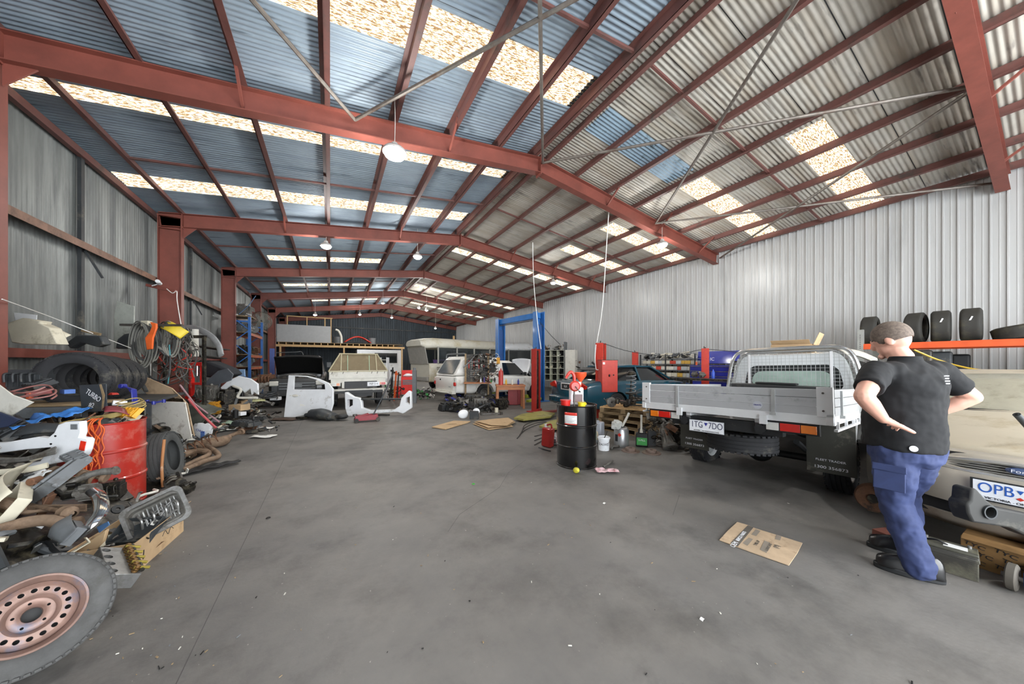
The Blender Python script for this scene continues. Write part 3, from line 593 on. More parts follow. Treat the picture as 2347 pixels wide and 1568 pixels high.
g = MB(); g.loft([rr(1.95, .78, 1.0, 1.62, .1, 3, .62), rr(2.6, .78, 1.0, 1.62, .1, 3, .62), rr(3.4, .78, 1.0, 1.55, .1, 3, .6, 2.75), rr(3.5, .78, .98, 1.05, .03, 3, .7, 3.4)]); g.build('cab', wm2, W2)
quad(MB(), [(.035, -.6, 1.1), (.035, .6, 1.1), (.36, .56, 1.6), (.36, -.56, 1.6)]).build('rear_window', mat('grey_glass', '596064', .1, coat=.5), W2).location = (-.02, 0, 0)
for s in (-1, 1):
    quad(MB(), [(.65, s*.805, 1.14), (1.75, s*.805, 1.14), (1.75, s*.745, 1.5), (.75, s*.745, 1.5)], .02).build('canopy_window', glassd, W2)
    quad(MB(), [(2.15, s*.79, 1.05), (3.3, s*.79, 1.05), (2.78, s*.665, 1.52), (2.15, s*.665, 1.52)], .02).build('side_window', glassd, W2)
    MB().box((3.15, s*.92, 1.1), (.06, .14, .14)).build('mirror', blackp, W2, bev=.02)
    l = MB().box((.03, s*.77, .8), (.06, .14, .3)).build('tail_lamp', lc_, W2, bev=.02); MB().box((.02, s*.77, .73), (.062, .142, .14)).build('lens', lr_, l, bev=.02)
    wheel(W2, 1.25, s*.72, .35, .35, .21, .22, flip=s > 0); wheel(W2, 3.85, s*.72, .35, .35, .21, .22, flip=s > 0)
g = MB()
for x in (.45, 1.6): g.tube([(x, -.72, 1.62), (x, -.7, 1.8), (x, -.3, 1.82), (x, .3, 1.82), (x, .7, 1.8), (x, .72, 1.62)], .025, 8)
g.build('roof_rack', mgrey, W2); MB().bar((3.35, -.7, 1.0), (3.35, .7, 1.0), .04, .04).build('cowl', wm2, W2)
g = MB(); g.grid(lambda i, j: (3.35+.35*i+.1*sin(pi*i), (2*j-1)*.68*(1-.1*i), 1.0+.75*i-.05*(2*j-1)**2), 8, 8); g.build('bonnet', white, W2, sol=.03)
MB().box((.0, 0, .43), (.16, 1.5, .1)).tube([(-.08, -.5, .42), (-.16, 0, .42), (-.08, .5, .42)], .03).build('rear_bumper', whited, W2); MB().cyl((-.02, .3, .86), (.01, .3, .86), .03, n=12).build('tailgate_handle', black, W2); text('RODEO', 'lettering', .05, mgrey, W2, (-.012, -.45, .62), (90, 0, -90))
# =================== TRAY TRUCK WITH TENT CANOPY (tail towards us) ===================
T2 = thing('utility_truck', 'white dropside ute carrying a tan canvas tent canopy, rear towards the camera', 'ute', (.81, 11.3, 0), 90)
tan = mat('canvas', '786b53', .85, var=.06, dirt='8d8166', da=.2); tanl = mat('canvas_trim', 'b5ad90', .8)
MB().box((1.2, 0, .98), (2.4, 1.7, .05)).build('tray', whited, T2); tgt = MB().box((0, 0, 1.11), (.03, 1.68, .24)).build('tailgate', whited, T2, bev=.005)
for s in (-1, 1): MB().box((1.2, s*.83, 1.11), (2.4, .03, .24)).build('side_board', whited, T2)
g = MB(); g.loft([[(.0, -.86, 1.2), (.0, .86, 1.2), (.12, .55, 1.76), (.12, -.55, 1.76)], [(2.35, -.86, 1.2), (2.35, .86, 1.2), (2.25, .55, 1.76), (2.25, -.55, 1.76)]]); ten = g.build('canopy', tan, T2, bev=.02)
g = MB()
for a, b in (((-.01, -.86, 1.21), (.11, -.55, 1.76)), ((-.01, .86, 1.21), (.11, .55, 1.76)), ((.11, -.57, 1.77), (.11, .57, 1.77)), ((-.01, -.52, 1.21), (.11, -.5, 1.75)), ((-.01, .52, 1.21), (.11, .5, 1.75)), ((-.01, -.86, 1.205), (-.01, .86, 1.205))): g.bar(a, b, .025, .03)
g.build('piping', tanl, ten); g = MB()
for y in (-.3, .33): g.bar((-.015, y, 1.22), (.1, y, 1.72), .02, .012)
g.build('zip', mat('zip_green', '9fb79a', .6), ten)
for y in (-.77, -.55, -.38, .05, .45, .75): MB().bar((-.02, y, 1.2), (-.03, y+.02, 1.13), .01, .01).build('tie', black, ten)
g = MB(); g.box((.06, 0, .9), (.1, 1.6, .12)); g.box((.0, 0, .78), (.06, 1.0, .2)); g.box((.05, 0, .6), (.08, 1.5, .1)); g.build('rear_frame', whited, T2, bev=.01); MB().box((-.04, -.05, .78), (.01, .95, .22)).box((.0, 0, .55), (.1, 1.4, .08)).box((.4, 0, .5), (.8, .8, .2)).build('crossmember', blackp, T2)
for s in (-1, 1):
    l = MB().box((0, s*.68, .8), (.04, .3, .1)).build('tail_lamp', whited, T2); MB().box((-.02, s*.72, .8), (.012, .14, .08)).build('lens', lr_ if s < 0 else lc_, l); MB().box((-.02, s*.6, .8), (.012, .08, .08)).build('lens', la_, l)
    for x in (1.1, 4.0): wheel(T2, x, s*.7, .36, .36, .2, .22, flip=s > 0, rm=white)
p = MB().box((-.05, -.42, .79), (.01, .372, .134)).build('number_plate', plm, T2); text('MIP 514', 'lettering', .1, ink, p, (-.056, -.42, .79), (90, 0, -90), .78)
g = car_lower([(2.45, .8, .5, 1.1), (3.6, .84, .45, 1.08), (4.7, .82, .5, .95)]); g.loft([rr(2.5, .76, 1.05, 1.7, .1, 3, .62), rr(3.7, .76, 1.05, 1.6, .1, 3, .55, 3.2)]); g.build('cab', whited, T2)
for s in (-1, 1): MB().box((3.2, s*.85, 1.4), (.06, .15, .2)).build('mirror', mgrey, T2)
# =================== DARK UTE, BONNET UP ===================
K = thing('utility_truck', 'dark four-wheel-drive with bonnet raised and grille showing behind the white door', 'ute', (-.95, 12.75, 0), 90)
dk = mat('charcoal_paint', '26292c', .4, var=.15, dirt='55524a', da=.2, coat=.4)
g = car_lower([(0, .7, .5, .82), (.08, .78, .45, .95), (.5, .8, .4, 1.0), (1.4, .82, .4, 1.08), (4.2, .82, .4, 1.08)]); b = g.build('body', dk, K); cc = MB(); cc.box((.62, 0, 1.05), (.9, 1.3, .4)); cut(b, cc); arches(b, [.85, 3.6], .82, .42, .38)
g = MB(); g.loft([rr(1.35, .76, 1.05, 1.15, .03, 3, .7), rr(2.1, .76, 1.05, 1.78, .1, 3, .6), rr(4.0, .76, 1.05, 1.78, .1, 3, .6)]); g.build('cabin', dk, K)
g = MB(); g.grid(lambda i, j: (1.25-.75*i, (2*j-1)*.7, 1.12+.6*i+.06*sin(pi*i)-.05*(2*j-1)**2), 8, 10); g.build('bonnet', black, K, sol=.03)
g = MB()
for k in range(12): g.box((.35+.55*random.random(), random.uniform(-.55, .55), random.uniform(.9, 1.02)), (random.uniform(.1, .25), random.uniform(.1, .3), .12), (0, 0, random.uniform(0, 60)))
g.build('engine_block', alud, K, bev=.01); MB().tube([(.3, -.5, 1.02), (.4, -.2, 1.08), (.45, .3, 1.06), (.6, .55, 1.02)], .03).build('intake_pipe', alu, K)
g = MB()
for z in (.62, .71, .8): g.box((-.03, 0, z), (.03, 1.0, .035))
g.box((-.035, 0, .72), (.03, .25, .12)); g.build('grille', mgrey, K, bev=.006); MB().box((-.02, 0, .71), (.02, 1.1, .28)).box((-.04, 0, .47), (.1, 1.6, .16)).build('front_bumper', blackp, K, bev=.03)
for s in (-1, 1):
    MB().box((-.0, s*.64, .8), (.08, .26, .16)).build('headlamp', mat('headlamp_glass', 'cfcdc4'), K, bev=.03)
    for x in (.85, 3.6): wheel(K, x, s*.7, .38, .38, .2, .24, flip=s > 0)
# =================== OLD BUSES ===================
busm = mat('bus_cream', 'd9d6c8', .45, var=.05, dirt='b9ac82', da=.35, dsc=1.2); busg = mat('bus_grey', 'a9a7a0', .5, var=.1)
def bus(name, label, loc, rz, Ln, Ht, m, stripe):
    t = thing(name, label, 'bus', loc, rz)
    g = MB(); g.loft([rr(x, w_, .55, 1.45, .08, 3) for x, w_ in ((.1, .95), (.35, 1.1), (Ln-.2, 1.12), (Ln, 1.0))]); b = g.build('lower_body', m, t); arches(b, [1.6, Ln-1.8], 1.12, .52, .5)
    g = MB(); g.loft([rr(x, w_, z0, Ht-dz, .22, 4, w_*.86) for x, w_, z0, dz in ((-.25, .8, Ht-.38, .12), (0, 1.02, Ht-.52, .03), (.4, 1.14, Ht-.5, 0), (Ln-.3, 1.14, Ht-.5, 0), (Ln, 1.0, Ht-.45, .1))]); g.build('roof', m, t)
    g = MB(); n = int((Ln-.6)/.95)
    for s in (-1, 1):
        for k in range(n+1): g.box((.5+k*(Ln-.7)/n, s*1.08, (1.45+Ht-.45)/2), (.07, .05, Ht-.45-1.4))
    g.build('window_pillar', busg, t)
    for k in range(n):
        for s in (-1, 1): MB().box((.5+(k+.5)*(Ln-.7)/n, s*1.06, (1.45+Ht-.48)/2), ((Ln-.7)/n-.07, .012, Ht-.48-1.45)).build('side_window', mat('bus_glass', '3a4246', .12, alpha=.6, coat=.4), t)
    quad(MB(), [(.06, -.92, 1.42), (.06, .92, 1.42), (-.1, .9, Ht-.45), (-.1, -.9, Ht-.45)], .03).build('windscreen', busg, t)
    MB().box((Ln/2, -1.125, 1.18), (Ln-.8, .02, .03)).box((Ln/2, -1.125, 1.26), (Ln-.8, .02, .03)).build('body_moulding', stripe, t)
    for x in (1.6, Ln-1.8):
        for s in (-1, 1): wheel(t, x, s*.9, .45, .45, .26, .26, flip=s > 0)
    MB().box((.03, 0, .7), (.12, 1.9, .22)).build('front_bumper', busg, t, bev=.03); MB().box((Ln/2, 0, 1.0), (Ln-.6, 1.9, .08)).build('floor_pan', black, t)
    return t
Bs = bus('bus', 'long cream old bus with a stained bulging roof and grey windscreen end', (3.75, 15.9, 0), 14, 5.0, 2.68, busm, busg)
for k, (dx, c, h) in enumerate(((.75, '6a4f8c', .45), (1.3, '57407a', .45), (1.85, '5f4682', .4))):
    t = thing('storage_tub', ['purple plastic tub in the first bus window', 'purple plastic tub in the middle of three inside the bus', 'purple plastic tub farthest back inside the bus'][k], 'storage tub', Bs.matrix_basis @ Vector((dx, -.85, 1.04)), 14, group='purple tubs in the bus')
    MB().box((0, 0, h*.62), (.5, .36, h*1.24), taper=1.08).build('tub', mat('tub'+c, c, .4), t); MB().box((0, 0, h*1.26), (.56, .42, .04)).build('lid', mat('tub'+c, c), t)
Bt = bus('bus', 'second whiter bus whose roof shows between the blue hoist posts', (9.15, 18.1, 0), -8, 2.2, 2.72, white, mgrey)
# =================== PART BUILDERS ===================
VR = -29.84
def one(mb, m, name, label, cat, loc, rot=(0, 0, 0), group=None, sc=1, kind=None, **kw):
    o = mb.build(name, m, **kw); place(o, loc, rot=rot, sc=sc); return tag(o, label, cat, group, kind)
def facing(loc):          # heading that turns an object's front (-y) to the photographer
    return math.degrees(atan2(loc[1], loc[0]))-90
def slab(px, t, thick, m, name, label, cat, bev=.004, bend=0, **kw):     # plate parallel to the picture's plane, at its own distance
    cx = sum(p[0] for p in px)/len(px); cy = sum(p[1] for p in px)/len(px); k = t/FPX
    mb = MB(); mb.prism([((p[0]-cx)*k, (cy-p[1])*k) for p in px], -thick/2, thick/2)
    return one(mb, m, name, label, cat, AD(cx, cy, t), (90, 0, VR), bev=bev, **kw)
rnd = random.uniform
def shape(kind, s=1, mb=None, seed=0):
    random.seed(seed*31+len(kind)); m = mb or MB()
    if kind == 'engine':
        m.box((0, 0, .22), (.52, .34, .3)); m.box((0, 0, .42), (.5, .26, .12)); m.box((0, 0, .04), (.4, .24, .1))
        for k in range(6): m.box((-.2+.08*k, -.18, .25), (.02, .04, .26))
        for a, b, r in ((-.1, .2, .09), (.12, .3, .06), (.02, .42, .045)): m.cyl((-.3, a, b), (-.26, a, b), r, n=18)
        for k in range(4): m.tube([(-.18+.12*k, -.15, .4), (-.18+.12*k, -.26, .38), (-.16+.12*k, -.28, .22)], .022, 8)
        m.cyl((.2, .14, .1), (.2, .24, .12), .05); m.ball((.1, .05, .5), .05, 8)
    elif kind == 'gearbox':
        m.lathe([(.02, -.28), (.17, -.28), (.18, -.24), (.12, -.12), (.1, .02), (.085, .2), (.05, .22), (.05, .32), (.03, .32)], 14, axis='X')
        for k in range(8): a = pi*k/4; m.bar((-.25, cos(a)*.16, sin(a)*.16), (.15, cos(a)*.09, sin(a)*.09), .014, .014)
        m.box((0, 0, -.1), (.2, .14, .06)); m.tube([(0, .1, .02), (.06, .18, .08), (.15, .14, .1)], .012, 6)
    elif kind == 'alternator':
        m.cyl((0, -.06, 0), (0, .07, 0), .075, n=20); m.cyl((0, -.1, 0), (0, -.07, 0), .035); m.cyl((0, -.075, 0), (0, -.06, 0), .05)
        for k in range(10): a = 2*pi*k/10; m.box((cos(a)*.078, 0, sin(a)*.078), (.012, .12, .012), (0, -math.degrees(a), 0))
        m.box((.08, 0, .05), (.06, .03, .03), (0, 30, 0)); m.box((-.08, 0, -.04), (.06, .04, .03)); m.cyl((.1, -.02, .07), (.1, .03, .07), .018)
    elif kind == 'cover':
        m.box((0, 0, .03), (.44, .2, .06), taper=.88); m.box((0, 0, .065), (.3, .09, .03), taper=.8)
        for k in range(5): m.box((-.16+.08*k, 0, .07), (.015, .17, .015))
        for x in (-.2, .2):
            for y in (-.09, .09): m.cyl((x, y, 0), (x, y, .03), .014, n=8)
    elif kind == 'bracket':
        m.bar((-.15, 0, 0), (.08, 0, .02), .06, .012); m.bar((.08, 0, .02), (.12, .01, .16), .05, .012); m.cyl((-.15, 0, -.012), (-.15, 0, .014), .035, n=12); m.cyl((.12, -.02, .17), (.12, .04, .17), .028, n=12)
        m.bar((-.05, .0, 0), (.1, 0, .09), .012, .012)
    elif kind == 'manifold':
        m.tube([(-.22, 0, 0), (0, .0, .02), (.22, 0, 0)], .035, 10)
        for k in range(4): x = -.18+.12*k; m.tube([(x, 0, .01), (x, -.07, .04), (x, -.13, -.01)], .022, 8); m.box((x, -.14, -.01), (.07, .012, .06))
        m.cyl((.22, 0, 0), (.26, 0, 0), .055, n=14)
    elif kind == 'arm':
        m.bar((-.25, 0, 0), (.2, .0, .0), .035, .03); m.bar((.2, 0, 0), (-.05, .2, 0), .03, .03)
        for c in ((-.25, 0, 0), (.22, 0, 0), (-.06, .21, 0)): m.cyl((c[0], c[1], -.035), (c[0], c[1], .035), .032, n=14)
    elif kind == 'shaft':
        m.cyl((-.4, 0, 0), (.4, 0, 0), .016, n=10); m.lathe([(.02, -.42), (.05, -.4), (.05, -.34), (.025, -.28), (.02, -.28)], 12, axis='X'); m.lathe([(.02, .28), (.045, .3), (.05, .38), (.02, .42)], 12, axis='X')
    elif kind == 'duct':
        m.tube([(-.25, 0, 0), (-.08, .02, .06), (.08, .1, .05), (.15, .24, 0)], [.05, .045, .04, .045], 12, 6, flat=.7); m.cyl((-.27, 0, 0), (-.24, 0, 0), .06, n=12)
    elif kind == 'panelc': m.grid(lambda i, j: ((i-.5)*.6, (j-.5)*.36*(1-.3*i), .09*sin(pi*i)+.05*sin(pi*j*.9)), 10, 8)
    elif kind == 'cloth': m.grid(lambda i, j: ((i-.5)*.4, (j-.5)*.3, .04+.05*mn.noise(Vector((i*3+seed, j*3, seed)))+.02*mn.noise(Vector((i*8, j*8+seed, 3)))), 16, 14)
    elif kind == 'lampunit': m.grid(lambda i, j: ((i-.5)*.4, (j-.5)*.2*(1-.5*i), .07*sin(pi*min(1, i+.1))*sin(pi*(.1+.8*j))), 10, 8); m.box((0, 0, -.03), (.34, .13, .06))
    elif kind == 'coil':
        p = []
        for k in range(40): a = 2*pi*k/13; p.append(((.17+.01*sin(k))*cos(a), (.13+.012*cos(k*1.7))*sin(a), .004*k+.01*sin(k*1.3)))
        m.tube(p, .009, 6, 2)
    elif kind == 'spring':
        m.tube([(.06*cos(a), .06*sin(a), .011*a) for a in [k*pi/5 for k in range(56)]], .007, 6, 1)
    elif kind == 'rotor': m.lathe([(.04, .0), (.14, 0), (.14, .022), (.085, .022), (.085, .06), (.04, .06)], 28, close=True)
    elif kind == 'pan': 
        m.box((0, 0, 0), (.36, .26, .01)); [m.box(c, d) for c, d in (((0, -.13, .04), (.36, .01, .08)), ((0, .13, .04), (.36, .01, .08)), ((-.18, 0, .04), (.01, .26, .08)), ((.18, 0, .04), (.01, .26, .08)))]
    elif kind == 'jug':
        m.box((0, 0, .12), (.17, .1, .24)); m.tube([(-.05, 0, .24), (-.05, 0, .3), (.02, 0, .31), (.07, 0, .24)], .014, 8); m.cyl((.06, 0, .24), (.06, 0, .28), .022)
    elif kind == 'bottle': m.lathe([(.001, 0), (.035, 0), (.037, .02), (.037, .14), (.02, .18), (.014, .19), (.014, .22), (.001, .22)], 14)
    elif kind == 'can': m.lathe([(.001, 0), (.035, 0), (.035, .12), (.03, .125), (.001, .125)], 16)
    elif kind == 'box': m.box((0, 0, .06), (.3, .2, .12))
    return m
def junk(kind, px, py, t, label, m, name, cat, rot=(0, 0, 0), sc=1, group=None, seed=1, **kw):
    if py > 900: t = min(t, (FPX*H-(0 if kind in ('engine', 'box', 'can', 'bottle', 'jug', 'rotor') else 60*sc))/(py-831))
    kw.setdefault('bev', .004 if kind in ('engine', 'cover', 'bracket', 'box', 'jug', 'pan') else 0)
    if kind in ('panelc', 'cloth', 'lampunit'): kw.setdefault('sol', .006)
    return one(shape(kind, seed=seed), m, name, label, cat, AD(px, py, t), rot, group, sc, **kw)
SM = [alu, alud, steel, rusty, rustb, greasy, greasy, blackp, dgrey, mgrey, dgrey, alud, whited, beige, alu, rustb, whited, mgrey, alu]
def scrap(name, label, pts, mats, smin=.04, smax=.16, seed=1, cat='scrap'):      # uncountable scrap: many small mixed pieces
    random.seed(seed); mb = MB(); n = len(mats)
    for x, y, z in pts:
        mb.m = random.randrange(n); s = rnd(smin, smax); k = random.random(); rot = (rnd(-50, 50), rnd(-50, 50), rnd(0, 360)); mb.at((x, y, z), rot)
        if k < .18: mb.box((0, 0, 0), (s*rnd(.6, 1.6), s*rnd(.3, .9), s*rnd(.08, .5)))
        elif k < .32: mb.cyl((-s, 0, 0), (s, 0, 0), s*rnd(.1, .22), n=8)
        elif k < .5: mb.lathe([(s*.2, -s*.12), (s*.55, -s*.12), (s*.6, 0), (s*.55, s*.12), (s*.2, s*.12)], 12, close=True)
        elif k < .62: mb.tube([(-s*1.3, 0, 0), (-s*.3, s*.4, s*.2), (s*.5, -s*.2, s*.1), (s*1.2, s*.3, -s*.1)], s*.09, 6, 3)
        elif k < .74: mb.box((0, 0, 0), (s*2.2, s*.3, s*.07)); mb.box((s, 0, s*.2), (s*.07, s*.3, s*.5))
        elif k < .88: mb.ball((0, 0, 0), (s*.5, s*.4, s*.35), 7, .5, x*9)
        else: mb.grid(lambda i, j: ((i-.5)*s*2, (j-.5)*s*1.4, s*.3*mn.noise(Vector((i*2+x*5, j*2+y, 1)))), 5, 4)
    mb.at(); o = mb.build(name, mats, smooth=40); return tag(o, label, cat, kind='stuff')
def xb(y):
    P_ = [(2.6, -1.6), (3.3, -1.25), (4.4, -1.35), (5.3, -1.75), (7, -1.85), (8.5, -2.1), (10.5, -1.75), (12.2, -1.9), (15, -2.3)]
    for (a, b), (c, d) in zip(P_, P_[1:]):
        if y <= c: return b+(d-b)*max(0, (y-a))/(c-a)
    return P_[-1][1]
DR = (-2.05, 5.0)
def hh(x, y):
    h = (xb(y)-x)*.72*(1 if y < 9 else .6); h = max(0, min(h, .95 if y < 6.6 else (.8 if y < 9.5 else .55)))
    if y < 3.2: h *= max(0, (y-2.4)/.8)
    d = math.hypot(x-DR[0], y-DR[1]); return h if d > .5 else h*max(0, (d-.33)/.17)
mb = MB(); mb.grid(lambda i, j: (lambda y: (lambda x: (x, y, max(.001, hh(x, y)*.8+.05*mn.noise(Vector((x*5, y*5, 0)))-.02)))(-3.75+(xb(y)+3.75)*i))(2.4+12*j), 40, 160)
tag(mb.build('scrap_bed', [greasy], smooth=30), 'dark tangled bed of small scrap below the pile along the left wall', 'scrap', kind='stuff')
random.seed(5)
pts = []
while len(pts) < 900:
    y = 2.6+11.5*random.random()**1.35; x = rnd(-3.62, xb(y)+.04)
    if math.hypot(x-DR[0], y-DR[1]) < .36: continue
    pts.append((x, y, max(.02, hh(x, y)*.86+rnd(-.03, .05))))
scrap('scrap_pile', 'jumble of small car parts and offcuts filling the heap along the left wall', pts, SM, seed=3)
# =================== NEAR LEFT ===================
# foreground wheel, leaning back on the heap
wl_ = thing('wheel', 'big old tyre on a rusty pink steel rim leaning in the foreground corner', 'wheel', (-1.26, 2.5, .262), rot=(-26, 0, 28), sc=.79)
mb = tyre_mb(.325, .2, .2, 56, True); ty = mb.build('tyre', mat('grey_rubber', '4c4c4b', .8, var=.25, dirt='373632', da=.35, dsc=3, bump=.2), wl_, smooth=30)
g = MB(); g.lathe([(.208, -.088), (.206, -.095), (.196, -.09), (.188, -.07), (.178, -.05), (.172, .03), (.172, .08), (.2, .09)], 64, axis='Y')
g.lathe([(.173, -.01), (.15, -.03), (.142, -.034), (.118, -.03), (.106, -.034), (.094, -.02), (.086, .012), (.078, .016), (.056, .012), (.05, .006), (.046, .002), (.04, -.006), (.037, .02), (.037, .04), (.043, .03), (.05, .014), (.08, .024), (.1, .004), (.12, -.018), (.16, -.02), (.173, .004)], 96, axis='Y')
rimm = mat('rusty_rim', '91766b', .55, .25, var=.2, sc=7, dirt='5f6a80', da=.3, dsc=5)
ri = g.build('rim', rimm, wl_, smooth=40)
c = MB()
for k in range(18): a = 2*pi*(k+.3)/18; c.cyl((cos(a)*.131, -.2, sin(a)*.131), (cos(a)*.131, .1, sin(a)*.131), .0125, n=14)
for k in range(5): a = 2*pi*k/5+.4; c.cyl((cos(a)*.066+0, -.2, sin(a)*.066), (cos(a)*.066, .1, sin(a)*.066), .0075, n=10)
c.at(); cut(ri, c)
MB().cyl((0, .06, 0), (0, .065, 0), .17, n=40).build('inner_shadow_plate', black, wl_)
# red drum with its clutter
drr = mat('drum_red', 'ae281c', .38, var=.12, sc=1.5, dirt='b07a6c', da=.42, dsc=2.2, coat=.25)
def drum(name, label, loc, m, lid=True):
    t = thing(name, label, 'oil drum', loc)
    pr = [(.001, .01), (.28, .01), (.292, 0), (.292, .015), (.287, .02), (.287, .28), (.296, .29), (.296, .305), (.287, .315), (.287, .57), (.296, .58), (.296, .595), (.287, .605), (.287, .862), (.292, .868), (.294, .88), (.284, .88), (.28, .86)]
    if lid: pr += [(.001, .86)]
    else: pr += [(.28, .8), (.001, .8)]
    MB().lathe(pr, 56).build('shell', m, t, smooth=30); return t
Dr = drum('oil_drum', 'scuffed red steel drum heaped with scrap and orange rope', (DR[0], DR[1], 0), drr, False)
blk = mat('drum_black', '0c0c0d', .16, var=.2, coat=.7)
Db = drum('oil_drum', 'glossy black steel drum with a hand pump on its lid', (3.15, 3.58, 0), blk)
lb = MB(); lb.grid(lambda i, j: ((lambda a: (.2885*cos(a), .2885*sin(a), .62+.17*j))(R(-166+36*i))), 8, 2); lb.build('label', paper, Db, sol=.0008)
for z0, z1 in ((.75, .79), (.62, .635)): g = MB(); g.grid(lambda i, j: ((lambda a: (.2892*cos(a), .2892*sin(a), z0+(z1-z0)*j))(R(-166+36*i))), 8, 1); g.build('label_band', red, Db, sol=.0008)
g = MB()
for k in range(6): a0 = -162; g.grid(lambda i, j: ((lambda a: (.2894*cos(a), .2894*sin(a), .735-.016*k+.005*j))(R(a0+(30-5*(k % 3))*i))), 6, 1)
g.build('label_print', mat('label_ink', '6a6f7c'), Db, sol=.0005)
# white rear bumper across the heap
bm_ = [(-20, 1015), (20, 1013), (95, 1000), (118, 1003), (133, 990), (142, 972), (158, 966), (192, 965), (194, 990), (190, 1001), (206, 1003), (211, 1008), (206, 1030), (200, 1043), (188, 1050), (120, 1064), (60, 1072), (58, 1062), (100, 1056), (125, 1024), (60, 1030), (-20, 1042)]
bo = slab(bm_, 2.75, .05, white, 'rear_bumper', 'white moulded rear bumper with red reflector lying across the scrap heap', 'bumper', bev=.008)
cx = sum(p[0] for p in bm_)/len(bm_); cy = sum(p[1] for p in bm_)/len(bm_); k_ = 2.75/FPX
def onb(px, py, dz=.028): return ((px-cx)*k_, (cy-py)*k_, dz)
x, y, z = onb(180, 977); MB().box((x, y, z), (.055, .045, .006)).build('lamp_opening', mgrey, bo)
x, y, z = onb(199, 1020); MB().at((x, y, z), (0, 0, -12)).box((0, 0, 0), (.045, .08, .004)).at().build('reflector', mat('reflector_red', 'd8301c', .3), bo)
for a, b in ((137, 998), (127, 1016)): x, y, z = onb(a, b); MB().cyl((x, y, z-.004), (x, y, z+.001), .008, n=10).build('bolt_hole', black, bo)
mb = MB(); 
for k, (o1, o2) in enumerate(((0, 0), (6, 4), (12, 3))): mb.tube([AD(-20, 1052+o1, 2.6), AD(60, 1050+o2, 2.62), AD(128, 1026+o1, 2.66)], .012, 6, flat=.5)
one(mb, alud, 'trim_strip', 'bundle of grey door trim strips poking over the white bumper', 'trim', (0, 0, 0))
mb = MB().tube([AD(-20, 1084, 2.45), AD(60, 1077, 2.5), AD(110, 1066, 2.55)], .022, 8, flat=.4); one(mb, beige, 'sill_strip', 'rusted cream sill strip below the white bumper', 'trim', (0, 0, 0))
